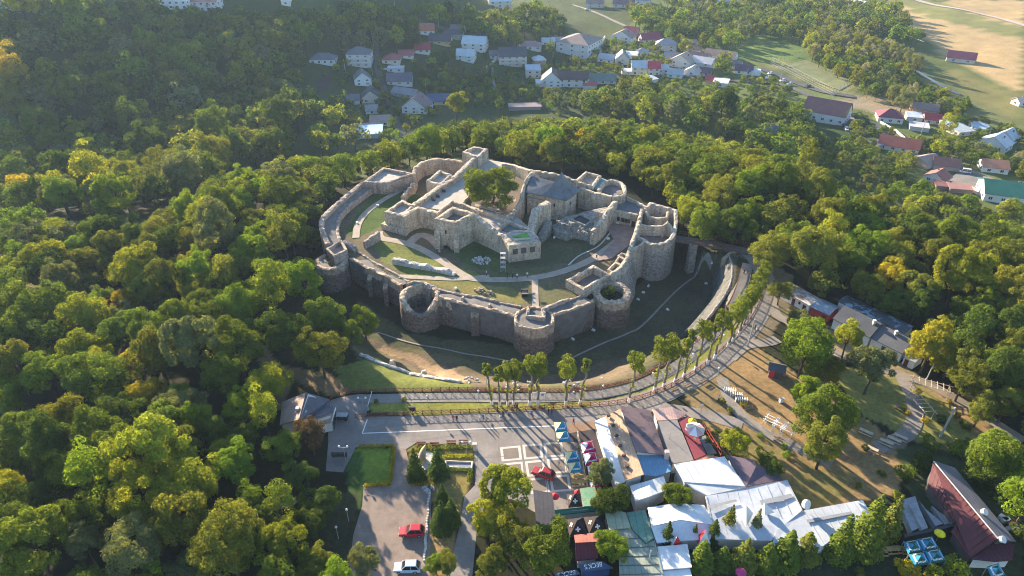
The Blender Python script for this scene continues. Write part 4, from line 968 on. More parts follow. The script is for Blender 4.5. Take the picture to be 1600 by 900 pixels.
# banner on two posts among the pollards
p = P(842, 626, 0); t = thing('notice_banner', 'white notice banner with faint print and a small emblem above the promenade', 'banner', p)
for s in (-1.4, 1.4): MB().tube((p.x + s, p.y, 0), (p.x + s, p.y, 2.2), .05).build('post', METAL_G, t)
MB().box((p.x, p.y, 1.75), (3.0, .06, 1.35)).build('panel', WHITE, t)
INK = surf('faint_print', (.5,.45,.45), .1, 3, .8)
for k in range(5): MB().box((p.x - .55 + .1 * (k % 2), p.y - .04, 2.15 - .2 * k), (1.3 - .2 * (k % 3), .02, .06)).build('print_line', INK, t)
mb = MB(); mb.tube((p.x + .75, p.y - .03, 1.75), (p.x + .75, p.y - .06, 1.75), .32, n=16); mb.build('emblem', surf('emblem_grey', (.3,.28,.33)), t)
for x, y, l, w in [(645,644,'dark metal notice box at the lawn fence',1.3),(531,716,'dark information board on the paved corner beside the ticket house',3.0)]:
    p = G(x, y); t = thing('notice_box', l, 'notice board', p)
    MB().box((p.x, p.y, 1.0), (w, .4, 1.1)).build('cabinet', DARKMETAL, t)
    for s in (-.4, .4): MB().box((p.x + s * w, p.y, .3), (.1, .1, .6)).build('leg', DARKMETAL, t)
# barrier and pay box at the ticket gate
p = G(575, 641); t = thing('gate_barrier', 'white swing gate and pay column at the promenade entrance', 'gate', p)
MB().box((p.x, p.y, .7), (.35, .35, 1.4)).build('column', METAL_G, t); MB().tube((p.x, p.y, 1.0), (p.x + .1, p.y + 5.0, 1.0), .06).build('bar', WHITE, t)
# pole sculpture (pointed onion shape) and fountain basin in the planted bed
p = G(664, 720); t = thing('spire_sculpture', 'pale pointed shell sculpture with a dark inner face standing by the spruces', 'sculpture', p)
mb = MB(); vs = []; n = 14
for k in range(9):
    z = 4.0 * k / 8; r = 1.25 * math.sin(math.pi * (k / 8 * .78 + .22)) ** .9 + .02
    for i in range(n + 1):
        a = math.pi * (.55 + 1.0 * i / n); vs.append((p.x + r * math.cos(a) + z * .1, p.y + r * math.sin(a) + z * .12, p.z + z))
mb.add(vs, [(k * (n + 1) + i, k * (n + 1) + i + 1, (k + 1) * (n + 1) + i + 1, (k + 1) * (n + 1) + i) for k in range(8) for i in range(n)]).build('shell', surf('tan_cement', (.50,.38,.22), .15, 1, .85), t, smooth_=True)
disc_mb(p, 2.4, .08, -.1).build('base', CONC_L, t)
wall_mb([Vector((p.x + 2.5 * math.cos(a), p.y + 2.5 * math.sin(a), .3)) for a in np.linspace(3.4, 6.2, 14)], .25, 0, .02).build('kerb', CONC_L, t)
pts = [P(x, y, .45) for x, y in [(697,720),(738,721),(737,731),(695,729)]]
t = thing('water_basin', 'rectangular shallow basin with a pale kerb between two flower beds', 'basin', P(717,725,0))
wall_mb(pts, .3, 0, .015, closed=True).build('kerb', CONC_L, t)
MB().prism([tuple(q[:2]) for q in pts], 0, .2).build('basin_floor', surf('basin_tile', (.22,.22,.24), .15, 1, .5), t)
p = G(742, 704); t = thing('stone_pillar', 'pale advertising pillar at the end of the planted bed casting a long shadow', 'pillar', p)
MB().box((p.x, p.y, .9), (.7, .5, 1.8)).build('pillar_body', CONC_L, t); MB().box((p.x, p.y, 1.9), (.9, .65, .2)).build('cap', CONC_L, t)
# white boxes: floodlights in the moat, lawn lights, kerb stones
k = 0
for x, y, l in [(1013,448,'on the dark moat floor close to the bastion'),(1005,458,'on the moat floor, second from the bastion'),(997,469,'on the moat floor nearest the planted tower'),(1043,485,'by the moat drain bend'),(927,517,'below the planted tower'),(895,531,'between the planted tower and the gate tower'),(1112,412,'at the end of the moat drain'),(1103,444,'in the middle of the east moat'),(590,322,'on the west path kerb'),(558,349,'lower on the west path kerb'),(866,372,'on the dark court below the ruin block'),(712,452,'on the sunny lawn by the south curtain'),(950,374,'in the brown court by the paved square'),(965,350,'on the paved court before the gate building')]:
    p = G(x, y); t = thing('floodlight', 'small white floodlight box ' + l, 'floodlight', p, random.uniform(0, 3), 'white floodlight boxes')
    link('housing', MB().box((0, 0, .35), (1.0, .6, .45), taper=.8).mesh('housing', WHITE), t); link('leg', MB().box((0, 0, .08), (.5, .3, .16)).mesh('leg', METAL_G), t)
STONE_W_ME = MB().box((0, 0, .18), (.42, .42, .42), taper=.75).mesh('stone', surf('whitewashed_stone', (.62,.6,.56), .15, 2, .9))
t = thing('stone_kerb', 'row of small whitewashed stones edging the car park', 'kerb', G(668,800))
for k in range(26):
    f = k / 25; p = G(671 + 2 * math.sin(k) * .4 - 8 * f, 768 + 108 * f); link('stone', STONE_W_ME, t, p - Vector(t['_o']), random.uniform(0, 3), random.uniform(.8, 1.2))
p = G(673, 765); heap('small jumble of pale rocks and bikes at the car park corner', 669, 764, 16, .9, RUBBLE, .4)
# kiosk on the brown lawn
p = G(1211, 586); t = thing('kiosk', 'small dark-roofed wooden kiosk with a red door on the brown lawn', 'kiosk', p, -.35)
link('wall', MB().box((0, 0, 1.2), (3.0, 2.6, 2.4)).mesh('wall', surf('dark_plank', (.09,.07,.06), .3, 2, .8)), t)
mb = MB(); mb.slab([(-1.9, -1.7, 2.3), (1.9, -1.7, 2.3), (1.9, 0, 3.3), (-1.9, 0, 3.3)], .12); mb.slab([(-1.9, 0, 3.3), (1.9, 0, 3.3), (1.9, 1.7, 2.3), (-1.9, 1.7, 2.3)], .12)
link('roof', mb.mesh('roof', roofmat('dark_kiosk_roof', (.10,.10,.11), .2, .5)), t)
link('door', MB().box((-.9, -1.33, 1.0), (1.1, .1, 2.0)).mesh('door', surf('red_door', (.5,.03,.04), .1, 1, .5)), t)
link('counter', MB().box((1.6, -.2, 1.0), (.5, 1.6, .1)).mesh('counter', surf('pale_timber', (.5,.4,.28))), t)
p = G(1220, 628); t = thing('pump_box', 'small white pump box on the brown lawn', 'box', p); MB().box((p.x, p.y, p.z + .45), (.9, .7, .9), .3).build('housing', WHITE, t); MB().box((p.x + .1, p.y, p.z + .97), (1.1, .8, .12), .3).build('lid', METAL_G, t)
# cannons on the rampart
def cannon(px, py, label):
    p = P(px, py, 4.72); t = thing('cannon', label, 'cannon', p, 2.3, 'cannons on the rampart')
    mb = MB(); mb.tube((-1.0, 0, .62), (1.1, 0, .8), .2, .13, 10); link('barrel', mb.mesh('barrel', DARKMETAL), t)
    link('carriage', MB().box((-.3, 0, .4), (1.6, .5, .25)).mesh('carriage', surf('dark_plank', (.09,.07,.06))), t)
    for s in (-.42, .42):
        mb = MB(); mb.tube((0, s - .05, .4), (0, s + .05, .4), .42, n=14); link('wheel', mb.mesh('wheel', surf('dark_plank', (.09,.07,.06))), t)
cannon(677, 313, 'dark cannon on the rampart nearest the wavy wall'); cannon(684, 308, 'dark cannon in the middle of the rampart'); cannon(693, 300, 'dark cannon on the rampart nearest the small attached tower')
# scaffold tower by the front bastion
p = G(786, 424); t = thing('scaffold', 'thin grey scaffold tower standing before the front bastion', 'scaffold', p)
for sx in (-.7, .7):
    for sy in (-.5, .5): MB().tube((p.x + sx, p.y + sy, p.z), (p.x + sx, p.y + sy, p.z + 6), .05, n=5).build('upright', METAL_G, t)
for z in (1.5, 3, 4.5, 6):
    MB().box((p.x, p.y, p.z + z), (1.5, 1.1, .06)).build('deck', METAL_G, t)
    MB().tube((p.x - .7, p.y - .5, p.z + z - 1.4), (p.x + .7, p.y - .5, p.z + z), .04, n=4).build('brace', METAL_G, t)
p = G(820, 461); t = thing('well_frame', 'dark timber well frame on the shaded court grass', 'well', p)
for sx in (-.8, .8):
    for sy in (-1.1, 1.1): MB().box((p.x + sx, p.y + sy, .55), (.2, .2, 1.1)).build('post', surf('dark_plank', (.09,.07,.06)), t)
MB().box((p.x, p.y, .5), (1.4, 2.0, .9)).build('shaft_box', DARK, t)
for sy in (-1.1, 1.1): MB().box((p.x, p.y + sy, 1.15), (1.9, .2, .15)).build('beam', STONE_D, t)

# ================================================================== TREES
def unit(n, g): 
    d = g.normal(size=(n, 3)); return d / np.linalg.norm(d, axis=1, keepdims=True)
def leaf_quads(pos, nrm, size, g):
    """small leaf sprays: one bent-free quad each, lying roughly across its normal"""
    n = len(pos); r = unit(n, g); t = np.cross(nrm, r); t /= np.linalg.norm(t, axis=1, keepdims=True) + 1e-9; b = np.cross(nrm, t)
    s = (size * g.uniform(.6, 1.35, n))[:, None]; w = g.uniform(.55, .9, n)[:, None]
    v = np.stack([pos - t * s * .5, pos - b * s * w * .5 + t * s * .08, pos + t * s * .5, pos + b * s * w * .5 + t * s * .08], 1).reshape(-1, 3)
    return v, np.arange(n * 4).reshape(n, 4)
def crown_points(seed, rx, rz, nclump, nleaf, clump=(.26, .46), base=-.75, shell=(.5, .95), droop=0.):
    g = np.random.default_rng(seed); P_, N_ = [], []
    d = unit(nclump * 3, g); d = d[d[:, 2] > base][:nclump]
    rad = g.uniform(shell[0], shell[1], len(d)); ell = np.array([rx, rx, rz])
    asym = 1 + .22 * np.sin(2 * np.arctan2(d[:, 1], d[:, 0]) + seed) + .12 * np.sin(5 * np.arctan2(d[:, 1], d[:, 0]) + 2 * seed)
    cs = d * ell * (rad * asym)[:, None]
    rc = rx * g.uniform(clump[0], clump[1], len(d)); tot = (rc ** 2).sum()
    for c, r in zip(cs, rc):
        k = max(6, int(nleaf * r * r / tot)); u = unit(int(k * 1.6), g)
        out = c / (np.linalg.norm(c) + 1e-6)
        u = u[(u @ out) + .35 * u[:, 2] > -.35][:k]
        j = g.uniform(.72, 1.06, len(u))[:, None]
        lump = 1 + .16 * np.sin(u[:, :1] * 6 + seed) * np.sin(u[:, 1:2] * 7 + 1.3 * seed)
        q = c + u * r * j * lump * np.array([1, 1, .85])
        if droop: q[:, 2] -= droop * np.maximum(0, np.linalg.norm(q[:, :2], axis=1) / rx - .4) ** 1.5 * rz
        P_.append(q); nn = u + .55 * unit(len(u), g) + np.array([0, 0, .25]); N_.append(nn / np.linalg.norm(nn, axis=1, keepdims=True))
    return np.concatenate(P_), np.concatenate(N_), cs, g
def crown_mesh(name, seed, rx, rz, zc, nclump, nleaf, leaf, mat_, **kw):
    p, n, cs, g = crown_points(seed, rx, rz, nclump, nleaf, **kw); p = p + np.array([0, 0, zc])
    v, q = leaf_quads(p, n, leaf, g); me = quadmesh(name, v, q); me.materials.append(mat_); return me, cs + np.array([0, 0, zc])
def trunk_mesh(name, h, r, cs=(), seed=0, m=None, nl=7):
    rnd = random.Random(seed); mb = MB(); pts = [Vector((0, 0, -.5))]; k = 4
    for i in range(1, k + 1): pts.append(Vector((rnd.uniform(-.2, .2) * i * .5, rnd.uniform(-.2, .2) * i * .5, h * i / k)))
    for i in range(k): mb.tube(pts[i], pts[i + 1], r * (1 - .17 * i), r * (1 - .17 * (i + 1)), 7, cap=(i in (0, k - 1)))
    lst = list(cs); rnd.shuffle(lst)
    for c in lst[:nl]:
        s = pts[rnd.choice([2, 3, 4])]; c = Vector(c); m1 = s.lerp(c, .5) + Vector((0, 0, -.3)); mb.tube(s, m1, r * .42, r * .25, 5, cap=False); mb.tube(m1, s.lerp(c, .92), r * .25, r * .08, 5, cap=False)
    return mb.mesh(name, m or BARK)
BROAD = []   # (crown mesh, trunk mesh), about 10 m across and 13 m tall at scale 1
for s, (rx, rz, zc, nc, nl, lf) in enumerate([(4.7,4.4,8.4,74,16500,.36),(4.4,4.8,8.8,64,16000,.36),(5.0,3.9,8.0,84,17000,.35),(4.2,5.2,9.2,60,15500,.36),(4.7,4.2,8.2,100,17500,.32),(4.5,4.6,8.6,50,15500,.38),(4.9,4.3,8.4,90,17000,.33),(4.4,4.3,8.0,70,16000,.35)]):
    cm, cs = crown_mesh('crown', 100 + s, rx, rz, zc, nc, nl, lf, LEAF, clump=((.17, .28) if s in (4, 6) else (.20, .36)), shell=(.55, 1.0))
    BROAD.append((cm, trunk_mesh('trunk', zc - .5, .34, cs, s)))
SLIM = []
for s in range(3):
    cm, cs = crown_mesh('crown', 200 + s, 2.6, 5.6, 8.0, 34, 4200, .38, LEAF, clump=(.34, .6)); SLIM.append((cm, trunk_mesh('trunk', 7, .22, cs, 30 + s)))
WILLOW = []
for s in range(3):
    cm, cs = crown_mesh('crown', 300 + s, 4.0, 4.8, 6.4, 40, 5200, .36, LEAF, clump=(.2, .38), droop=.35); WILLOW.append((cm, trunk_mesh('trunk', 5.5, .3, cs, 50 + s)))
BUSH = []
for s in range(3):
    cm, cs = crown_mesh('foliage', 400 + s, 1.0, .85, .75, 18, 900, .2, LEAF, clump=(.3, .5), base=-.9); BUSH.append((cm, trunk_mesh('stem', .8, .07, cs, 70 + s, nl=3)))
def conifer_mesh(seed, h, r, layers=13, m=None, leaf=.34):
    g = np.random.default_rng(seed); P_, N_ = [], []
    for L in range(layers):
        f = L / (layers - 1); z = h * (.08 + .9 * f); rr = r * (1 - f) ** .85 + .12; nb = max(4, int(13 * (1 - f) + 4))
        for b in range(nb):
            a = 2 * math.pi * (b + g.random()) / nb; ln = rr * g.uniform(.72, 1.08); k = int(10 + 26 * ln / r)
            s = np.sqrt(g.random(k)) * ln; lat = g.normal(size=k) * .13 * (.3 + s)
            x = np.cos(a) * s - np.sin(a) * lat; y = np.sin(a) * s + np.cos(a) * lat; zz = z - s * .34 + g.normal(size=k) * .09
            P_.append(np.stack([x, y, zz], 1)); nn = np.stack([np.cos(a) * .5 + g.normal(size=k) * .4, np.sin(a) * .5 + g.normal(size=k) * .4, np.ones(k)], 1); N_.append(nn / np.linalg.norm(nn, axis=1, keepdims=True))
    v, q = leaf_quads(np.concatenate(P_), np.concatenate(N_), leaf, g); me = quadmesh('foliage', v, q); me.materials.append(m or NEEDLE); return me
SPRUCE = [(conifer_mesh(500 + s, 8.0, [2.2, 1.9, 2.5][s]), trunk_mesh('trunk', 7.4, .2, (), 90 + s)) for s in range(3)]

PAL = {'mid green': (0.117,0.161,0.026), 'olive green': (0.148,0.164,0.031), 'dark green': (0.070,0.106,0.024), 'yellow-green': (0.213,0.239,0.028), 'golden yellow': (0.296,0.252,0.024), 'grey-green': (0.144,0.165,0.074), 'rusty': (0.165,0.109,0.048), 'bright green': (0.144,0.209,0.024), 'silvery': (0.235,0.231,0.174)}
NTREE = {'n': 0}
def tree(px=None, py=None, dia=None, colr='mid green', label='', group=None, kind=None, pos=None, scale=None, name='broadleaf_tree', cat='tree', zs=1.0, lift=None, var=None):
    """(px, py) the middle of the crown and dia its width in photograph pixels"""
    sets = {'broad': BROAD, 'slim': SLIM, 'willow': WILLOW, 'bush': BUSH, 'spruce': SPRUCE}[kind or 'broad']
    w0 = {'broad': 12.4, 'slim': 7.6, 'willow': 10.4, 'bush': 2.9, 'spruce': 4.6}[kind or 'broad']; hc = {'broad': 8.2, 'slim': 8.0, 'willow': 6.2, 'bush': .8, 'spruce': 3.6}[kind or 'broad']
    if pos is None:
        p = G(px, py, 6 if kind != 'bush' else .8); s = dia * mpp(p) / w0; 
        for _ in range(2): p = G(px, py, hc * s * zs); s = dia * mpp(p) / w0
        scale = s; pos = p
    cm, tm = sets[var if var is not None else random.randrange(len(sets))]
    r = random.uniform(0, 6.28); t = thing(name, label, cat, pos, r, group)
    t.scale = (scale, scale, scale * zs)
    c = PAL[colr] if isinstance(colr, str) else colr; j = random.uniform(.82, 1.18); h = random.uniform(-.06, .05)
    c = (c[0] * j * (1 + h), c[1] * j, c[2] * j * (1 - h))
    link(cm.name.split('.')[0], cm, t, color=c); link(tm.name.split('.')[0], tm, t)
    NTREE[name] = NTREE.get(name, 0) + 1
    return t
HERO = []   # crown middle and radius in pixels, so that the woods leave room
def hero(px, py, dia, c, label, **kw):
    t = tree(px, py, dia, c, label, **kw); HERO.append((t.location.x, t.location.y, dia * mpp(t.location) * .5)); return t
# trees one would name
hero(770,290,104,'mid green','big leafy tree growing inside the inner fort beside the rampart',zs=.78)
HERO[-1] = (HERO[-1][0], HERO[-1][1], 3)
for a in [(448,520,86,'dark green','dark tree at the left of the clump on the moat bank'),(508,492,74,'mid green','tall tree at the back of the clump on the moat bank'),(500,548,84,'olive green','broad olive tree at the front of the clump on the moat bank'),(568,500,56,'bright green','bright rounded tree nearest the curtain wall on the moat bank'),(545,520,50,'mid green','smaller tree in the middle of the clump on the moat bank'),
          (790,764,96,'yellow-green','large yellow-green tree standing on the plaza edge by the grey roof'),(770,812,76,'yellow-green','yellow-green tree below the large plaza tree beside the lane'),(805,840,80,'olive green','olive tree between the lane and the cross-marked tents'),(855,856,92,'mid green','round green tree covering the corner of the navy stall roof'),(770,880,60,'olive green','low olive tree at the foot of the lane'),
          (955,853,58,'bright green','round bright tree beside the pale green roofs'),(940,742,56,'grey-green','grey-green tree rising between the red canopies and the tan roof'),(955,782,60,'dark green','dark tree in the gap beside the white tent roof'),(1058,775,50,'mid green','neat round tree between the white roofs'),
          (1292,642,112,'mid green','big round tree standing alone on the brown lawn'),(1265,620,66,'bright green','bright crown leaning on the left of the big round tree'),(1290,690,90,'olive green','lower crown at the foot of the big round tree'),(1262,540,96,'bright green','bright spreading tree in front of the white row building'),(1252,505,56,'grey-green','thin grey-green tree nearest the walkway'),(1287,575,58,'olive green','olive tree below the bright spreading tree'),(1325,530,60,'yellow-green','yellowish tree at the middle of the white row building'),(1365,575,80,'grey-green','sparse grey-green tree over the dirt garden'),
          (1455,540,82,(.27,.265,.03),'yellowing tree beside the far end of the white row building'),(1487,560,60,'yellow-green','yellowish tree behind the slender grey pole'),(1150,688,56,'yellow-green','yellow-green tree at the end of the maroon terrace'),(1205,728,44,'dark green','dark shrubby tree by the purple hipped roof'),
          (1535,640,56,'olive green','olive tree at the bend of the dirt road'),(1575,630,60,'olive green','leaning olive tree at the right end of the dirt road'),
          (485,680,62,(.115,.082,.050),'reddish brown tree beside the slate ticket house'),(440,700,70,'mid green','green tree next to the reddish tree by the ticket house'),(700,880,44,'olive green','olive tree at the foot of the dry grass verge'),
          (680,880,40,'bright green','bright tree beside the silver car'),(712,164,44,'yellow-green','tall yellow-green tree on the skyline of the fortress wood'),(1130,165,60,'dark green','dark tree above the village street edge'),
          (490,880,70,'olive green','olive tree at the wood edge nearest the silver car'),(570,875,56,'grey-green','grey-green tree beside the silver car'),(440,850,90,'yellow-green','bright yellowish tree low in the front wood'),
          (190,425,56,'golden yellow','tall golden tree standing out in the left wood'),(190,470,50,'golden yellow','golden lower crown under the tall golden tree'),(130,490,86,'yellow-green','glowing yellow-green tree left of the golden tree'),(390,390,72,'bright green','domed bright tree on the slope left of the round tower'),(420,450,58,'yellow-green','yellow-green round tree on the dark slope below the round tower'),
          (232,612,60,'golden yellow','golden tree half way down the front wood'),(120,205,40,'yellow-green','pale lit tree top in the far valley wood'),(48,190,38,'yellow-green','yellow lit tree top at the valley edge, leftmost'),(232,278,44,'silvery','silvery grey tree at the near edge of the shaded valley'),(40,470,70,'silvery','silvery pinkish crown at the left edge of the wood'),
          (1275,390,90,'olive green','tall olive tree behind the white row building'),(1355,385,70,'bright green','bright green tree in the middle of the right-hand wood'),(1395,430,60,'golden yellow','yellowing tree in the right-hand wood'),
          (1220,455,40,'olive green','small tree between the walkway bend and the white row building'),(1145,350,44,'olive green','tree over the outer end of the entrance bridge'),(1170,330,60,'bright green','leafy tree behind the white van by the bridge')]:
    hero(*a)
for a in [(648,726,40,'dark green','tall dark spruce left of the spire sculpture',.92),(684,722,40,'dark green','dark spruce right of the spire sculpture',.9),(692,778,36,'dark green','spruce on the dry grass verge, upper of three',.95),(690,806,46,'dark green','broad spruce on the dry grass verge, lower of three',.8),(705,800,38,'dark green','spruce on the dry grass verge, right of three',.9),
          (1140,815,34,'olive green','olive spruce standing against the white roof',1.2),(1182,820,32,'grey-green','blue-grey spruce by the white sails',1.2),(1115,833,34,'dark green','dark spruce beside the red pyramid tent',1),(1043,838,34,'dark green','spruce in front of the white roof edge',1.1),(1085,836,24,'dark green','small spruce left of the red pyramid tent',1.1),
          (1098,868,55,'mid green','spruce in the lower hedge row, first from the grey roof',0.70),(1130,870,45,'mid green','spruce in the lower hedge row, second from the grey roof',0.58),(1165,865,50,'olive green','spruce in the lower hedge row, third from the grey roof',0.75),(1200,870,55,'mid green','spruce in the lower hedge row, fourth from the grey roof',0.62),(1232,856,60,'mid green','bigger spruce in the lower hedge row near the roof corner',.72),(1262,852,54,'olive green','spruce at the corner of the long grey roof',.6),
          (1318,840,52,'mid green','spruce by the right end of the long grey roof',1.1),(1360,822,66,'mid green','broad conifer covering the right end of the long grey roof',1.1),(1395,810,50,'olive green','conifer beside the terraced beds',1.1),(638,53,26,'dark green','blue spruce pair in the village, taller',1.2),(652,56,22,'dark green','blue spruce pair in the village, shorter',1.2)]:
    hero(*a[:5], kind='spruce', name='spruce_tree', zs=a[5])
# pollarded avenue trees: bare limewashed trunk, ivy tufts, tight crown
POL = []
for s in range(4):
    cm, cs = crown_mesh('crown', 600 + s, [1.15, 1.5, 1.75, .9][s], [2.5, 2.3, 2.5, 2.7][s], 9.9, [16, 20, 24, 13][s], 3200, .28, LEAF, clump=(.42, .62), base=-.95)
    mb = MB(); rnd = random.Random(s); pts = [Vector((0, 0, 1.3))] + [Vector((rnd.uniform(-.16, .16) * i, rnd.uniform(-.16, .16) * i, 1.3 + 2.1 * i)) for i in range(1, 5)]
    for i in range(4): mb.tube(pts[i], pts[i + 1], .27 - .03 * i, .24 - .03 * i, 7)
    for c in list(cs)[:5]: mb.tube(pts[3], Vector(c), .12, .05, 5)
    tm = mb.mesh('trunk', BARK_L); mb = MB(); mb.tube((0, 0, -.4), (0, 0, 1.32), .33, .28, 8); wm = mb.mesh('limewashed_base', WHITE)
    p, n, _, g = crown_points(620 + s, .55, 1.5, 8, 260, clump=(.5, .9), base=-1); v, q = leaf_quads(p + np.array([.05, 0, 5.2 - s * .5]), n, .24, g); em = quadmesh('sprouts', v, q); em.materials.append(LEAF)
    POL.append((cm, tm, wm, em))
def pollard(px, py, hpx, v, label, lean=0.):
    p = G(px, py); t = thing('pollard_tree', label, 'tree', p, random.choice([0, .5, -.5]) * 1.0, 'pollarded trees along the promenade')
    k = hpx / 78.0; t.scale = (k * .98, k * .98, k); t.rotation_euler.y = lean
    cm, tm, wm, em = POL[v]; c = PAL['olive green']; j = random.uniform(.9, 1.15)
    tr = link('trunk', tm, t); link('limewashed_base', wm, tr); link('crown', cm, t, color=(c[0] * j, c[1] * j * 1.1, c[2] * j)); link('sprouts', em, t, color=PAL['yellow-green'])
for a in [(769,632,76,3,'narrow pollarded tree, first at the west end of the avenue',-.10),(781,633,72,0,'pollarded tree second in the avenue with a slim crown',-.05),(793,633,74,1,'pollarded tree third in the avenue in the close group of crowns',0),(802,632,76,1,'pollarded tree fourth in the avenue leaning out of the close group',.05),(827,633,84,1,'pollarded tree left of the white notice banner',.06),(840,632,84,2,'pollarded tree directly behind the white notice banner',0),
          (884,633,82,2,'full rounded pollarded tree standing alone right of the banner',0),(906,632,82,3,'slim pollarded tree right of the full rounded one',.1),(982,629,86,1,'pollarded tree with a forked crown at the start of the bend',.08),(1022,612,90,2,'ivy-clad pollarded tree first on the bend',.06),(1036,606,90,2,'pollarded tree second on the bend with merged crown',.06),(1054,598,86,0,'pollarded tree third on the bend',.06),(1068,590,90,3,'pollarded tree fourth on the bend, slim',.05),
          (1086,580,90,1,'pollarded tree fifth on the bend, knobbly crown',.06),(1105,569,88,3,'tall slim pollarded tree sixth on the bend',.05),(1116,561,88,1,'pollarded tree seventh on the bend leaning right',.08),(1137,542,84,2,'pollarded tree eighth on the bend',.06),(1144,534,84,1,'pollarded tree ninth on the bend',.06),(1154,524,84,0,'pollarded tree tenth on the bend above the concrete pole',.05),(1160,514,80,2,'pollarded tree eleventh on the bend',.05),(1166,506,80,1,'pollarded tree twelfth on the bend',.06),(1171,496,78,2,'pollarded tree thirteenth on the bend',.05),(1178,480,76,1,'pollarded tree fourteenth, near the upper end',.05),(1184,466,72,2,'dark full pollarded tree last at the upper end of the avenue',.05)]:
    pollard(*a[:4], a[4], a[5])
# shrubs and small garden trees
for k, a in enumerate([(588,627,13,'mid green','small round shrub at the lawn corner by the ticket gate'),(632,624,14,'olive green','round shrub beside the start of the striped promenade'),(1140,640,14,'yellow-green','yellowish shrub at the end of the flower bed'),(1128,626,16,'mid green','low shrubs in the flower bed by the walkway fork'),(1163,632,16,'golden yellow','yellow flowering shrub behind the white racks'),(1188,680,14,'bright green','bright shrub by the brown lawn path'),(1225,695,14,'bright green','second bright shrub along the brown lawn path'),(1232,710,22,'bright green','leafy light green shrub under the big round tree'),(1188,704,22,'dark green','dark shrub below the yellow-green terrace tree'),
          (1411,638,14,'dark green','clipped dark shrub in the garden lawn'),(1497,648,16,'dark green','clipped dark ball shrub right of the pergola'),(1455,690,34,'bright green','broad bright bush at the foot of the thick pole'),(1470,655,26,'dark green','dark bush above the thick pole'),(1510,665,24,'dark green','dark bush on the streaked lawn'),(1512,690,22,'dark green','second dark bush lower on the streaked lawn'),(1436,612,18,'golden yellow','yellow flowering shrub by the dirt road pergola'),(1420,645,14,'golden yellow','yellow shrub beside the garden pergola'),(1445,656,14,'golden yellow','yellow shrub right of the garden pergola'),(1484,626,12,'golden yellow','small yellow shrub at the dirt road edge'),(1540,755,24,'dark green','bush behind the long red roof'),
          (1105,690,20,'dark green','dark pot shrub at the edge of the red fence'),(1030,880,20,'dark green','shrub at the lower white roof corner'),(905,700,10,'golden yellow','yellowish shrub in a pot between the canopies'),(1118,675,16,'dark green','glossy bush by the red terrace fence'),(1405,775,24,'yellow-green','yellowish bush at the top of the terraced beds'),(1352,700,20,'olive green','young tree near the picnic tables'),(1340,758,16,'mid green','staked young tree on the brown lawn'),(1378,740,18,'mid green','second staked young tree on the brown lawn'),(955,452,24,'dark green','dark shrub in the hollow of the planted tower'),(948,455,16,'mid green','small shrub in the hollow of the planted tower'),(963,449,16,'mid green','trailing shrub at the rim of the planted tower'),
          (1440,720,50,'dark green','dark spreading bush at the top of the long red roof'),(1415,735,40,'mid green','leafy bush between lawn and terraced beds'),(1530,740,60,'dark green','dark green thicket behind the long red roof, upper'),(1575,775,60,'dark green','dark thicket right of the grey roof slope'),(1590,830,44,'dark green','dark thicket at the right edge beside the rubbish yard'),(1500,700,46,'mid green','low thicket on the lawn above the red roof'),(1420,890,50,'golden yellow','golden bush in the bottom corner below the blue canopy'),(1495,885,56,'yellow-green','yellow-green bush in front of the red roof'),(1460,895,44,'yellow-green','yellow-green bush at the bottom edge'),(1345,893,24,'olive green','small olive bush on the dark terrace')]):
    tree(*a[:4], a[4], kind='bush', name='shrub', cat='shrub')
def hedge(label, px, h, w, c):
    pts = resample([P(x, y, 0) for x, y in px], .3); g = np.random.default_rng(len(label)); Q = []; N_ = []
    for p in pts:
        k = 46; o = g.uniform(-1, 1, (k, 3)); 
        Q.append(np.array([p.x, p.y, 0]) + np.stack([o[:, 0] * w / 2, o[:, 1] * w / 2, (o[:, 2] * .5 + .5) * h], 1)); N_.append(unit(k, g) + np.array([0, 0, .4]))
    Q = np.concatenate(Q); N_ = np.concatenate(N_); N_ /= np.linalg.norm(N_, axis=1, keepdims=True); c0 = np.array(P(*px[0], 0))
    v, q = leaf_quads(Q - c0, N_, .2, g); me = quadmesh('hedge', v, q); me.materials.append(LEAF); o = link('hedge', me, None, c0, color=PAL[c]); tag(o, label, 'hedge')
hedge('low clipped hedge bordering the sunlit lawn on three sides', [(562,699),(616,697),(613,730),(609,757),(570,760)], .7, .7, 'golden yellow')
hedge('flower hedge along the upper planted bed', [(650,701),(700,700),(738,699)], .7, 1.4, 'mid green')
hedge('flower hedge on the fountain side of the planted bed', [(695,714),(738,714)], .5, .9, 'yellow-green')
hedge('flower hedge below the rectangular basin', [(695,735),(736,735),(733,750)], .5, 1.0, 'mid green')
hedge('short yellow hedge at the foot of the spruces', [(644,757),(676,757)], .5, .8, 'golden yellow')
hedge('row of small dark cypresses beside the big hall', [(1322,180),(1336,180),(1350,183),(1362,187)], 3.0, 1.4, 'dark green')
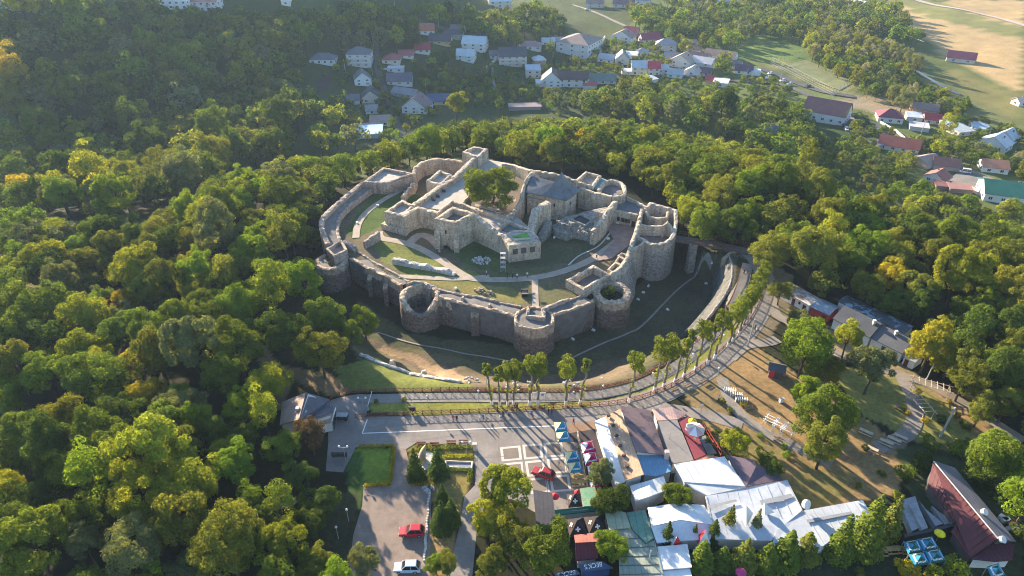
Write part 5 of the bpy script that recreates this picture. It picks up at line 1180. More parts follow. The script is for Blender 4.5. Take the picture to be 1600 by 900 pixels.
# ---- the woods
ZONES = [  # photograph outline of the crowns, spacing (m), palette weights, name, group
 ([(0,336),(60,340),(130,350),(250,342),(300,320),(345,288),(400,276),(470,258),(512,258),(545,256),(560,270),(520,300),(500,345),(490,395),(495,425),(430,470),(300,470),(0,470)], 7.6, 'on the ridge left of the fortress'),
 ([(0,470),(300,470),(430,470),(440,480),(400,500),(385,530),(405,570),(0,600)], 7.6, 'half-way down the left wood'),
 ([(0,600),(405,570),(430,590),(425,640),(432,665),(430,700),(385,760),(400,790),(0,790)], 7.6, 'in the wood before the ticket house'),
 ([(430,665),(470,665),(492,710),(486,745),(505,775),(515,800),(500,800),(465,770),(425,720)], 6.6, 'between ticket house and car park'),
 ([(0,790),(400,790),(470,790),(505,830),(510,870),(560,890),(570,930),(0,930)], 7.4, 'at the bottom edge of the front wood'),
 ([(520,262),(600,238),(660,220),(700,208),(760,202),(830,194),(960,192),(1040,204),(1090,214),(1160,238),(1225,266),(1160,300),(1150,360),(1075,358),(1064,318),(1015,298),(980,262),(900,255),(800,243),(764,222),(722,214),(670,236),(610,250),(560,262)], 7.2, 'in the wood behind the fortress'),
 ([(1160,238),(1215,248),(1245,264),(1300,304),(1380,338),(1460,354),(1600,372),(1640,420),(1640,470),(1500,440),(1240,400),(1205,400),(1140,360),(1150,300)], 7.4, 'high in the right-hand wood'),
 ([(1215,400),(1500,440),(1640,470),(1640,690),(1590,650),(1510,600),(1440,530),(1430,520),(1380,500),(1330,470),(1300,468),(1250,436)], 7.4, 'low in the right-hand wood'),
 ([(1520,690),(1640,720),(1640,900),(1590,830),(1555,770),(1500,720)], 7.0, 'behind the long red roof'),
 ([(910,150),(1000,130),(1060,150),(1150,165),(1255,165),(1270,215),(1235,240),(1170,215),(1090,190),(1000,172),(915,172)], 8.0, 'between fortress hill and village'),
 ([(0,0),(80,0),(200,10),(330,20),(480,20),(600,5),(640,25),(690,60),(600,60),(480,70),(460,110),(470,190),(440,225),(330,260),(240,300),(120,325),(0,312)], 8.0, 'in the shaded valley wood'),
 ([(640,10),(720,10),(760,25),(840,10),(880,30),(880,55),(860,75),(760,55),(690,35)], 9.0, 'beyond the village'),
 ([(670,90),(715,105),(775,130),(870,140),(930,140),(915,165),(850,165),(690,165),(650,120)], 11, 'in the village gardens'),
 ([(470,130),(545,170),(555,215),(520,235),(480,225)], 11.0, 'in the gardens below the hill'),
 ([(980,10),(1100,20),(1120,60),(1180,10),(1280,20),(1270,60),(1190,45),(1120,75),(1050,60),(1010,45)], 10.0, 'beyond the village meadow'),
 ([(1040,45),(1110,60),(1150,95),(1130,110),(1080,80)], 11.0, 'by the village meadow'),
 ([(1330,200),(1345,180),(1372,200),(1440,215),(1500,215),(1530,245),(1500,255),(1460,235),(1440,245),(1400,270),(1440,300),(1420,310),(1340,250)], 9.0, 'among the farm sheds'),
 ([(490,80),(600,60),(660,40),(770,70),(880,95),(960,60),(1100,60),(1180,110),(1250,150),(1180,160),(1000,130),(900,140),(760,130),(660,185),(600,225),(500,230),(520,160)], 15, 'among the village houses'),
 ([(1040,0),(1180,-10),(1400,10),(1440,60),(1380,50),(1280,25),(1180,30),(1100,30)], 10.0, 'at the far end of the meadow'),
 ([(1290,90),(1400,90),(1440,130),(1520,160),(1480,180),(1420,150),(1350,145),(1340,122),(1270,92)], 9.0, 'between sports court and stream'),
 ([(1500,180),(1600,200),(1640,290),(1560,255),(1500,240)], 9.0, 'behind the farm sheds'),
 ([(1245,205),(1330,222),(1400,262),(1440,300),(1390,312),(1300,275)], 11.0, 'on the slope below the big hall'),
 ([(1430,300),(1540,330),(1600,310),(1600,350),(1500,345),(1420,325)], 8.0, 'below the rusty sheds'),
]
ZW = [  # the belt of pale willows along the stream
 ([(1230,40),(1290,20),(1345,55),(1400,70),(1440,100),(1420,120),(1470,160),(1600,215),(1600,260),(1500,200),(1440,165),(1380,140),(1340,120),(1280,85)], 7.5, 'in the willow belt along the stream'),
]
BLOCK = [[(1460,720),(1590,850),(1510,875),(1440,750)],[(1225,432),(1435,545),(1425,580),(1215,475)],[(1060,362),(1200,372),(1200,420),(1060,440)]]
HOUSE_XY = []   # filled by the buildings (x, y, radius)
WSEED = [dict(c=['mid green','olive green','olive green','mid green','dark green','yellow-green','bright green','grey-green'])]
def size_word(s): return 'small' if s < .78 else ('large' if s > 1.05 else 'medium')
CROWN = ['domed', 'upright', 'flat-topped', 'oval', 'fine-leaved', 'lumpy', 'broad', 'rounded']
SPAN = {}
def place_word(where, x, y):
    a = SPAN[where]; f = (x - a[0]) / max(a[1] - a[0], 1); g = (y - a[2]) / max(a[3] - a[2], 1)
    return ('nearest', 'near', 'far', 'farthest')[min(3, int(g * 4))] + ' ' + ('leftmost', 'left', 'centre', 'right', 'rightmost')[min(4, int(f * 5))]
def plant_woods():
    cand = []; taken = [(x, y, r) for x, y, r in HERO] + HOUSE_XY; cell = {}
    def ok(x, y, rad):
        for a, b, r in taken:
            if (x - a) ** 2 + (y - b) ** 2 < (r * .72 + rad * .5) ** 2: return False
        i, j = int(x // 9), int(y // 9)
        for u in (-1, 0, 1):
            for w in (-1, 0, 1):
                for a, b, r in cell.get((i + u, j + w), ()):
                    if (x - a) ** 2 + (y - b) ** 2 < (.5 * (r + rad)) ** 2: return False
        return True
    for zi, (poly, sp, where) in enumerate(ZONES + ZW):
        will = zi >= len(ZONES)
        wpts = [G(x, y, 6) for x, y in poly]
        x0, x1 = min(p.x for p in wpts) - 5, max(p.x for p in wpts) + 5; y0, y1 = min(p.y for p in wpts) - 5, max(p.y for p in wpts) + 5
        n = int(min(9000, (x1 - x0) * (y1 - y0) / (sp * sp) * 14))
        for _ in range(n):
            x, y = random.uniform(x0, x1), random.uniform(y0, y1); z = gz(x, y); sc = random.choice([.62, .74, .84, .88, .93, 1.0, 1.1, 1.22])
            if will: sc = random.uniform(.6, 1.25)
            if 'below the big hall' in where or 'among the village' in where or 'village gardens' in where or 'farm' in where or 'sports court' in where: sc *= random.uniform(.35, .66)
            if 'shaded valley' in where: sc *= random.uniform(1.05, 1.5)
            if 'car park' in where: sc *= .72
            qx, qy = proj(x, y, z + 7.5 * sc)
            if not inpoly(np.array(qx), np.array(qy), poly): continue
            if any(inpoly(np.array(qx), np.array(qy), b) for b in BLOCK): continue
            if y < 260 and sdist(np.array(x), np.array(y), FORT) < 4.5 * sc: continue
            sp2 = sp * .9 * sc
            if not ok(x, y, sp2): continue
            cell.setdefault((int(x // 9), int(y // 9)), []).append((x, y, sp2)); cand.append((mpp((x, y, z)) / sc, x, y, z, sc, where, will))
    for c in cand:
        a = SPAN.setdefault(c[5], [c[1], c[1], c[2], c[2]]); a[0] = min(a[0], c[1]); a[1] = max(a[1], c[1]); a[2] = min(a[2], c[2]); a[3] = max(a[3], c[2])
    cand.sort(); return cand
CAND = None
def woods():
    cand = plant_woods(); budget = 298 - NTREE.get('broadleaf_tree', 0); nb = nw = 0; rest = []
    names = list(PAL)
    for m, x, y, z, sc, where, will in cand:
        lit = random.random()
        if will: c = random.choice(['grey-green', 'grey-green', 'olive green', 'silvery', 'yellow-green'])
        elif 'right-hand' in where or 'behind the fortress' in where: c = random.choices(['olive green', 'mid green', 'yellow-green', 'dark green', 'bright green', 'rusty', 'golden yellow'], [40, 28, 13, 12, 9, .3, .4])[0]
        elif 'ridge' in where: c = random.choices(['olive green', 'mid green', 'yellow-green', 'bright green', 'grey-green', 'dark green', 'golden yellow', 'rusty'], [25, 26, 16, 13, 12, 7, 2, .6])[0]
        else: c = random.choices(['olive green', 'mid green', 'yellow-green', 'bright green', 'grey-green', 'dark green', 'golden yellow'], [24, 28, 13, 12, 10, 14, .6])[0]
        if will and nw < 120:
            nw += 1; var = random.randrange(3); zs_ = random.uniform(.85, 1.2); tree(colr=c, var=var, zs=zs_, label='%s %s %s%s willow %s, %s' % (size_word(sc * 1.1), c, 'high ' if zs_ > 1.1 else ('squat ' if zs_ < .95 else ''), ('drooping', 'ragged', 'rounded')[var], where, place_word(where, x, y)), group='%s willows %s' % (c, where), kind='willow', pos=Vector((x, y, z)), scale=sc, name='willow_tree')
        elif not will and nb < budget:
            nb += 1; k = random.random(); zs_ = random.uniform(.82, 1.25); kind = 'slim' if k < .10 else 'broad'
            var = random.randrange(3 if kind == 'slim' else 8); sh = 'narrow' if kind == 'slim' else CROWN[var]
            tree(colr=c, label='%s %s %s%s tree %s, %s' % (size_word(sc), c, 'high ' if zs_ > 1.11 else ('squat ' if zs_ < .93 else ''), sh, where, place_word(where, x, y)), var=var, group='%s %s trees %s' % (size_word(sc), c, where), kind=kind, pos=Vector((x, y, z)), scale=sc * (1.25 if kind == 'slim' else 1.0), zs=zs_)
        else: rest.append((x, y, z, sc, c))
    # everything farther away: one mass of simpler crowns on real stems
    proto = []
    for s in range(8):
        p, n, cs, g = crown_points(700 + s, 4.8, 4.6, 40, 2300 if s < 4 else 800, clump=(.22, .4), shell=(.55, 1)); v, q = leaf_quads(p + np.array([0, 0, 8.0]), n, .72 if s < 4 else 1.1, g)
        tb = MB(); tb.tube((0, 0, -.5), (0, 0, 7.5), .32, .16, 5); proto.append((v.astype(np.float32), q, np.array([tuple(a) for a in tb.v], np.float32), [f for f in tb.f if len(f) == 4]))
    V, Q, T, M, off = [], [], [], [], 0
    for x, y, z, sc, c in rest:
        v, q, tv, tf = proto[random.randrange(4) + (0 if math.hypot(x, y) < 330 else 4)]; a = random.uniform(0, 6.28); ca, sa = math.cos(a), math.sin(a); col_ = np.array(PAL[c]) * random.uniform(.8, 1.2)
        for vv, qq, mi, cc in ((v, q, 0, col_), (tv, np.array(tf), 1, np.array((.08,.06,.045)))):
            w = vv * np.array([sc, sc, sc * 1.0], np.float32); w = np.stack([w[:, 0] * ca - w[:, 1] * sa + x, w[:, 0] * sa + w[:, 1] * ca + y, w[:, 2] + z], 1)
            V.append(w); Q.append(qq + off); off += len(w); T.append(np.tile(np.append(cc, 1.0), (len(w), 1))); M.append(np.full(len(qq), mi, np.int32))
    if rest:
        me = quadmesh('far_wood', np.concatenate(V), np.concatenate(Q)); me.materials.append(attrleaf('far_leaves')); me.materials.append(BARK)
        me.polygons.foreach_set('material_index', np.concatenate(M)); at = me.color_attributes.new('tint', 'FLOAT_COLOR', 'POINT'); at.data.foreach_set('color', np.concatenate(T).astype(np.float32).ravel())
        o = stuff(link('far_wood', me)); o['label'] = 'distant mass of broadleaf trees filling the shaded valley and the village gardens'
    print('WOODS', nb, nw, len(rest))

# ================================================================== BUILDINGS NEAR THE FORTRESS
def keep(x, y, r): HOUSE_XY.append((x, y, r))
def roofed(label, roofs, roofm, wallm=None, foot=None, name='restaurant_building', cat='building', th=.22, base=0.0, ins=.35, extra=None):
    """roofs: slopes traced in the photograph as (px, py, height); walls follow an inset of the footprint"""
    pol = [[P(x, y, z + base) for x, y, z in r] for r in roofs]
    allp = [p for r in pol for p in r]; c = base_of(allp, base); t = thing(name, label, cat, c)
    for k, r in enumerate(pol):
        m = roofm[k] if isinstance(roofm, list) else roofm
        MB().slab(r, th).build('roof', m, t)
    for r in pol:
        q = inset([tuple(p[:2]) for p in r], ins)
        MB().prism(q, base - .3, [p.z - th - .02 for p in r]).build('wall', wallm or PLASTER, t)
    keep(c[0], c[1], 3); return t, pol
PLASTER = surf('white_plaster', (.62,.59,.54), .1, .5, .9)
TAN = roofmat('tan_mossy_tiles', (.46,.30,.19), .25, .5, .9)
t, pol = roofed('long restaurant wing with a tan tiled roof dotted with small dark vents', [[(946,650,4.2),(969,639,5.2),(1006,741,5.2),(977,751,4.2)]], TAN)
for x, y in [(951,650),(958,665),(963,681),(969,697),(975,712),(980,729)]:
    p = P(x, y, 4.75); MB().box((p.x, p.y, 4.85), (.7, .35, .5), .5).build('roof_vent', surf('dark_plank', (.09,.07,.06)), t)
roofed('white sloping canopy strip along the tan tiled roof', [[(929,658,3.0),(946,651,3.9),(977,752,3.9),(961,758,3.0)]], surf('white_membrane', (.74,.73,.70), .06, .4, .8), name='canopy')
roofed('purplish brown shingled roof with dark stains next to the tan roof', [[(969,634,5.6),(1016,641,3.8),(1040,711,3.8),(994,705,5.6)]], roofmat('mauve_shingles', (.20,.135,.13), .2, 0, .85, patch=(.10,.075,.085)))
roofed('blue corrugated tin roof with a small red edge between the brown and white roofs', [[(994,706,4.2),(1040,712,3.4),(1052,735,3.4),(1026,744,3.4),(1006,742,4.0)]], roofmat('blue_tin', (.16,.30,.42), .12, .6, .5, .4))
roofed('pink corrugated roof at the walkway corner', [[(1019,639,3.4),(1050,636,3.8),(1073,646,3.2),(1059,655,3.2),(1027,657,3.2)]], roofmat('pink_corrugated', (.58,.37,.30), .1, .5, .8))
t, _ = roofed('flat grey felt roof between the brown shingles and the maroon terrace', [[(1026,658,3.2),(1058,656,3.2),(1084,719,3.2),(1050,724,3.2)]], surf('grey_felt', (.23,.215,.20), .15, .3, .95))
p = P(1046, 685, 3.2); MB().tube(p, p + Vector((0, 0, 1.6)), .05).build('aerial', METAL_G, t)
p = P(1041, 714, 3.8); o = MB().box((p.x, p.y, 4.3), (.8, .8, 2.2)).build('chimney', surf('chimney_plaster', (.5,.4,.36)), t)
roofed('maroon flat terrace roof with a terracotta front edge beside the grey felt roof', [[(1059,655,3.0),(1076,650,3.0),(1104,710,3.0),(1085,718,3.0)]], surf('maroon_deck', (.22,.045,.06), .15, .5, .7))
roofed('narrow orange-pink roof strip at the foot of the maroon terrace', [[(1083,720,2.9),(1104,711,2.9),(1122,713,2.9),(1086,722,2.9)]], roofmat('orange_strip', (.42,.2,.13), .15, .5, .8))
roofed('open yard floor with tables beside the maroon terrace', [[(1093,684,1.0),(1102,680,1.0),(1120,708,1.0),(1106,711,1.0)]], surf('grey_yard_tiles', (.25,.24,.23)), name='terrace_deck')
WM = surf('white_roof_membrane', (.72,.71,.68), .08, .12, .7, streak=False); GM = surf('grey_blue_roof_membrane', (.46,.50,.53), .14, .10, .7, c2=(.60,.63,.66)); GM2 = surf('grey_roof_membrane', (.42,.45,.47), .14, .14, .7, c2=(.56,.585,.61))
roofed('big flat white membrane roof, the brightest of the restaurant', [[(1053,725,4.6),(1132,713,4.6),(1164,759,4.2),(1069,753,4.2)]], WM)
roofed('pale blue-grey membrane roof just below the bright white one', [[(1070,754,4.1),(1155,743,4.1),(1166,761,3.9),(1105,774,3.9),(1085,765,3.9)]], GM)
roofed('purple-grey hipped roof at the garden side of the white roofs', [[(1135,711,4.0),(1176,718,4.4),(1182,727,4.4),(1210,733,3.6),(1223,749,3.4),(1166,760,4.0)]], roofmat('purple_shingles', (.13,.095,.115), .18, .5, .85))
roofed('large grey-blue membrane roof carrying two white sails', [[(1102,775,4.2),(1166,762,4.2),(1230,750,4.0),(1254,797,3.8),(1216,828,3.4),(1206,845,3.1),(1118,842,3.2)]], GM2)
roofed('long grey membrane roof reaching the conifers at its right end', [[(1254,798,3.6),(1348,781,3.6),(1360,801,3.5),(1286,853,3.3),(1205,852,3.3),(1214,828,3.5)]], GM2)
for q in [[(1140,756),(1166,761),(1105,774)]]: pass
# seams that lie on the membranes
t = thing('roof_seam', 'darker weathered strips across the grey-blue membrane roofs', 'roof strips', P(1180,790,4))
for l, z in [([(1187,782),(1236,771),(1240,777),(1190,789)], 4.06), ([(1106,790),(1150,780),(1152,783),(1108,794)], 4.28), ([(1260,812),(1330,799),(1332,803),(1262,817)], 3.66)]:
    MB().slab([P(x, y, z) for x, y in l], .03).build('strip', surf('strip_grey', (.25,.265,.28), .1, .3, .8), t)
def sail(px, label, apex, m, h, z0=3.9):
    b = [P(x, y, z0) for x, y in px]; a = P(apex[0], apex[1], z0 + h); mb = MB(); n = len(b)
    mb.add(b + [a], [(i, (i + 1) % n, n) for i in range(n)] + [tuple(range(n))[::-1]]); o = mb.build('roof_sail', m); tag(o, label, 'roof sail'); return o
sail([(1177,802),(1166,824),(1160,812)], 'white pointed sail on the grey membrane roof, larger and nearer the spruces', (1166,789), WHITE, 2.6)
sail([(1210,801),(1195,805),(1192,796)], 'white pointed sail on the grey membrane roof, smaller and nearer the dish', (1194,784), WHITE, 1.9)
RED = surf('red_canvas', (.55,.03,.045), .1, 1, .7)
def seams(label, a, b, n, m, h=.03, r=.035):
    """raised welts from edge a to edge b (two pixel points with heights each)"""
    a0, a1, b0, b1 = P(*a[0]), P(*a[1]), P(*b[0]), P(*b[1]); t = thing('roof_welts', label, 'roof welts', a0.lerp(b1, .5))
    for i in range(n + 1): MB().tube(a0.lerp(a1, i / n) + Vector((0, 0, h)), b0.lerp(b1, i / n) + Vector((0, 0, h)), r, n=4).build('welt', m, t)
SEAM = surf('welt_grey', (.42,.43,.43), .1, 1, .8)
seams('raised welts across the bright white membrane roof', [(1055,725,4.6),(1130,714,4.6)], [(1070,752,4.22),(1162,759,4.22)], 6, surf('welt_white', (.55,.54,.52), .1, 1, .8))
seams('raised welts across the large grey-blue membrane roof', [(1104,776,4.2),(1228,751,4.0)], [(1119,840,3.2),(1252,797,3.8)], 8, SEAM)
seams('raised welts across the long grey membrane roof', [(1256,798,3.6),(1346,782,3.6)], [(1288,852,3.3),(1358,801,3.5)], 7, SEAM)
seams('raised welts across the pale blue-grey membrane roof', [(1072,755,4.1),(1153,744,4.1)], [(1087,764,3.9),(1164,761,3.9)], 6, SEAM)
seams('standing seams on the dark red roof slope', [(1460,724,4.6),(1557,841,4.6)], [(1452,757,2.75),(1516,870,2.55)], 16, surf('red_seam', (.12,.028,.03), .1, 1, .6), .04, .05)
def pyramid_tent(label, px, z, h, mats, legs=True, name='canopy_tent', group=None, text=None):
    """square tent: four panels (own objects) over a low valance"""
    c = [P(x, y, z) for x, y in px]; ctr = sum(c, Vector()) / 4; t = thing(name, label, 'tent', (ctr.x, ctr.y, 0), group=group); ap = ctr + Vector((0, 0, h))
    for i in range(4):
        a, b = c[i], c[(i + 1) % 4]; mb = MB(); dn = Vector((0, 0, .3)); m1, m2 = a.lerp(ap, .5) - Vector((0, 0, .06)), b.lerp(ap, .5) - Vector((0, 0, .06))
        mb.add([a, b, m2, m1, ap, a - dn, b - dn], [(0, 1, 2, 3), (3, 2, 4), (5, 6, 1, 0)]); pn = mb.build('panel', mats[i % len(mats)], t)
        if text:
            n = (b - a).cross(ap - a).normalized(); n = n if n.z > 0 else -n; k = .3; q = a.lerp(b, .5).lerp(ap, k) + n * .04; u = (b - a).normalized(); w = n.cross(u); L = (b - a).length
            mb = MB(); g = L * .055
            for s in range(-3, 4):
                e = q + u * (s * g * 1.6); hh = .32 if s % 2 else .24; mb.add([e - u * g * .5 - w * hh * .5, e + u * g * .5 - w * hh * .5, e + u * g * .5 + w * hh * .5, e - u * g * .5 + w * hh * .5], [(0, 1, 2, 3)])
            mb.build('print', WHITE, pn)
    if legs:
        for p in c: MB().tube((p.x, p.y, 0), p, .05, n=5).build('leg', METAL_G, t)
    keep(ctr.x, ctr.y, 2); return t
CY, CG, CB = surf('yellow_canvas', (.66,.60,.28), .1, 1, .8), surf('green_canvas', (.03,.22,.12), .15, 1, .7), surf('blue_canvas', (.02,.22,.36), .12, 1, .7)
for k, q in enumerate([[(866,660),(884,659),(887,673),(868,674)],[(869,676),(888,674),(892,688),(872,690)],[(882,706),(902,704),(906,719),(886,722)],[(888,724),(906,721),(911,736),(891,738)]]):
    pyramid_tent(['blue, green and yellow square canopy at the top of the canopy row','blue, green and yellow square canopy second from the top','blue, green and yellow square canopy third from the top, below the dark gap','blue, green and yellow square canopy lowest in the row by the picnic tables'][k], q, 2.4, 1.15, [CG, CB, CB, CY], group='blue and green canopies', text=True)
for k, q in enumerate([[(907,692),(926,688),(932,704),(911,708)],[(911,709),(931,705),(937,722),(915,726)],[(918,728),(936,724),(942,742),(922,748)],[(921,749),(934,747),(937,760),(924,762)]]):
    pyramid_tent(['red and white canopy with printed panels nearest the dark deck','second red and white canopy down from the dark deck','third red and white canopy partly under the grey-green tree','lowest red and white canopy beside the yellow tables'][k], q, 2.6, .9, [surf('crimson_canvas', (.52,.02,.11)), RED, surf('crimson_canvas', (.52,.02,.11)), WHITE], group='red and white canopies', text=True)
BLACKC = surf('black_canvas', (.018,.018,.024), .15, 1, .7)
def cross_mark(t, c, u, w, s):
    n = u.cross(w)
    for a, b in ((s, s * .32), (s * .32, s)):
        MB().add([c - u * a - w * b, c + u * a - w * b, c + u * a + w * b, c - u * a + w * b], [(0, 1, 2, 3)]).build('cross_mark', WHITE, t)
for k, (q, l) in enumerate([([(884,812),(911,808),(918,836),(890,838)], 'black pyramid tent with white crosses, left of the pair'),([(912,808),(940,804),(950,830),(920,835)], 'black pyramid tent with a white cross, right of the pair'),([(886,772),(906,771),(910,790),(888,792)], 'black tent with a white cross by the rusty green roof')]):
    t = pyramid_tent(l, q, 2.5, 1.7, [BLACKC, BLACKC, BLACKC, surf('brown_black_canvas', (.06,.04,.035))], name='cross_tent')
    c = [P(x, y, 2.5) for x, y in q]; ap = sum(c, Vector()) / 4 + Vector((0, 0, 1.7))
    for i in (2, 3):
        a, b = c[i], c[(i + 1) % 4]; u = (b - a).normalized(); n = (b - a).cross(ap - a).normalized(); n = n if n.z > 0 else -n; w = n.cross(u); cross_mark(t, a.lerp(b, .5).lerp(ap, .42) + n * .08, u, w, .42)
pyramid_tent('red and white pointed tent between two spruces in front of the white roof', [(1088,838),(1106,836),(1110,848),(1091,851)], 2.6, 2.6, [RED, RED, WHITE, RED])
pyramid_tent('red pointed tent half hidden behind the spruce at the white roof edge', [(1046,846),(1062,842),(1066,852),(1050,855)], 2.4, 1.9, [RED, RED, RED, WHITE])
BG = surf('bottle_green_canvas', (.015,.085,.05), .2, 1, .7)
for k, q in enumerate([[(1412,846),(1433,843),(1442,861),(1420,865)],[(1434,842),(1456,838),(1467,857),(1444,861)],[(1421,866),(1443,862),(1452,880),(1430,884)],[(1445,861),(1468,857),(1478,876),(1454,880)],[(1543,885),(1560,880),(1572,900),(1552,905)]]):
    pyramid_tent(['green canopy panel with blue border, back left of the four at the dark terrace','green canopy panel with blue border, back right of the four','green canopy panel with blue border, front left of the four','green canopy panel with blue border, front right of the four','green and blue canopy alone at the end of the red roof'][k], q, 2.5, .7, [BG, CB, BG, CB], group='green and blue canopies', text=True)
def parasol(label, px, py, r, z, mats, n=8, tilt=0):
    p = P(px, py, z); t = thing('parasol', label, 'parasol', (p.x, p.y, 0))
    mb = MB()
    for i in range(n):
        a, b = 2 * math.pi * i / n, 2 * math.pi * (i + 1) / n
        mb.add([(p.x, p.y, z + .75), (p.x + r * math.cos(a), p.y + r * math.sin(a), z), (p.x + r * math.cos(b), p.y + r * math.sin(b), z), (p.x + r * math.cos(a), p.y + r * math.sin(a), z - .22), (p.x + r * math.cos(b), p.y + r * math.sin(b), z - .22)], [(0, 1, 2), (1, 3, 4, 2)])
        MB().add(mb.v[-5:], [(0, 1, 2), (1, 3, 4, 2)]).build('panel', mats[i % len(mats)], t)
    MB().tube((p.x, p.y, 0), (p.x, p.y, z + .8), .04).build('pole', METAL_G, t)
parasol('large pink and white parasol on the maroon terrace', 1086, 670, 2.0, 4.6, [surf('pink_canvas', (.62,.36,.36)), WHITE, surf('pink_canvas', (.62,.36,.36)), surf('cream_canvas', (.66,.6,.46))])
parasol('yellow parasol just behind the pink one', 1082, 658, .9, 3.9, [surf('bright_yellow_canvas', (.75,.6,.02))])
parasol('yellow parasol beside the dark yard of the red roof', 1469, 833, .9, 2.6, [surf('bright_yellow_canvas', (.75,.6,.02))])
parasol('closed red parasol left of the rusty green roof', 867, 775, .8, 2.4, [RED])
parasol('red parasol at the corner of the rusty green roof', 903, 769, .7, 2.4, [RED])
parasol('magenta parasol on the dark terrace at the bottom edge', 1158, 894, .9, 2.4, [surf('magenta_canvas', (.5,.06,.2))])
# fences and rails of the yard
for l, a, b, h, m in [('long pale rail fence between the canopy row and the red canopies', (902,681), (917,764), 1.3, surf('pale_timber', (.5,.4,.28))), ('low red metal fence along the maroon terrace garden side', (1098,668), (1126,714), 1.4, surf('red_fence_paint', (.35,.05,.03)))]:
    p, q = P(*a, 0), P(*b, 0); t = thing('rail_fence', l, 'fence', p.lerp(q, .5)); n = int((q - p).length / 1.4)
    for z in (.5, h): MB().tube(p + Vector((0, 0, z)), q + Vector((0, 0, z)), .09, n=4).build('rail', m, t)
    for i in range(n + 1): c = p.lerp(q, i / n); MB().box((c.x, c.y, h / 2), (.14, .14, h)).build('post', m, t)
sheet('dark_deck', [(887,676),(930,670),(956,742),(936,766),(917,764),(905,690),(890,690)], .05, surf('dark_decking', (.05,.043,.045), .2, .6, .85))
sheet('brown_deck', [(884,664),(928,658),(931,670),(888,677)], .055, surf('brown_decking', (.24,.15,.095), .15, .6, .85))
roofed('white tent roof with a ridge left of the round tree', [[(984,759,3.4),(1013,751,4.4),(1037,744,3.4),(1044,765,3.4),(1018,774,4.4),(992,783,3.4)]], WM, name='marquee')
roofed('wide white marquee roof in front of the grey membrane roof', [[(1012,793,3.4),(1056,786,3.6),(1100,789,3.6),(1117,820,3.6),(1062,812,4.6),(1018,822,4.6)]], WM, name='marquee')
roofed('shaded front slope of the wide white marquee', [[(1018,823,4.5),(1062,813,4.5),(1117,821,3.5),(1110,842,3.0),(1060,845,3.0),(1026,848,3.0)]], surf('shade_toned_white_membrane', (.60,.63,.66), .06, .3, .7), name='marquee')  # white membrane toned cooler and darker, slope shade put into its colour
roofed('lower white roof with two small vents by the spruce row', [[(1027,854,3.0),(1074,850,3.0),(1081,886,3.0),(1033,890,3.0)]], WM)
roofed('bright white roof corner at the bottom edge', [[(1034,892,2.6),(1078,888,2.6),(1084,910,2.6),(1038,912,2.6)]], WHITE)
PG = roofmat('pale_green_roof', (.40,.42,.28), .15, 1.2, .85); PG2 = roofmat('sage_green_roof', (.15,.27,.20), .18, 1.2, .85); PG3 = roofmat('grey_green_tiles', (.27,.30,.235), .15, 1.0, .9)
roofed('pale green flat roof with narrow seam lines, left of the sage one', [[(943,791,3.4),(978,801,3.4),(986,824,3.4),(952,828,3.4)]], PG)  # pale green covering with regular seam lines
roofed('sage green flat roof next to the white marquee', [[(979,801,3.5),(1008,796,3.5),(1022,840,3.5),(1009,848,3.5),(988,826,3.5)]], PG2)
t, _ = roofed('long grey-green panelled roof running to the bottom edge', [[(966,829,3.2),(986,826,3.2),(1008,850,3.2),(1023,843,3.2),(1040,912,3.2),(968,912,3.2)]], PG3)
for k in range(5):
    a, b = P(967, 842 + 14 * k, 3.25), P(1020 + 3 * k, 840 + 14 * k, 3.25); MB().tube(a, b, .05, n=4).build('batten', surf('dark_seam', (.1,.11,.09)), t)
p = P(1014, 876, 3.2); MB().tube(p, p + Vector((.1, .2, 2.4)), .1).build('flue', METAL_G, t)
t, _ = roofed('green roof with a big rusty patch between the black tents and the dark tree', [[(906,763,3.4),(929,760,3.4),(941,790,3.4),(912,791,3.4)]], roofmat('green_rusty_roof', (.17,.34,.21), .15, 0, .85, patch=(.24,.15,.10)))
roofed('narrow bottle-green awning bar below the rusty green roof', [[(864,797,2.6),(911,792,3.0),(942,789,2.8),(942,797,2.5),(866,805,2.3)]], surf('green_awning', (.03,.17,.11), .15, 1, .6), name='awning')
roofed('dark grey rectangular roof beside the large plaza tree', [[(833,765,3.6),(863,770,3.6),(870,822,3.4),(839,828,3.4)]], roofmat('anthracite_roof', (.055,.055,.065), .2, .8, .8))
roofed('maroon pitched stall roof below the black tents', [[(897,836,3.2),(940,831,3.2),(937,846,3.8),(899,848,3.8)],[(899,848.5,3.8),(937,846.5,3.8),(934,872,2.6),(900,876,2.6)]], [roofmat('rust_roof', (.30,.10,.075), .2, .6, .8), roofmat('maroon_roof', (.13,.03,.04), .15, .6, .8)], name='stall')
NAVY = surf('navy_awning', (.05,.085,.15), .15, .6, .6)
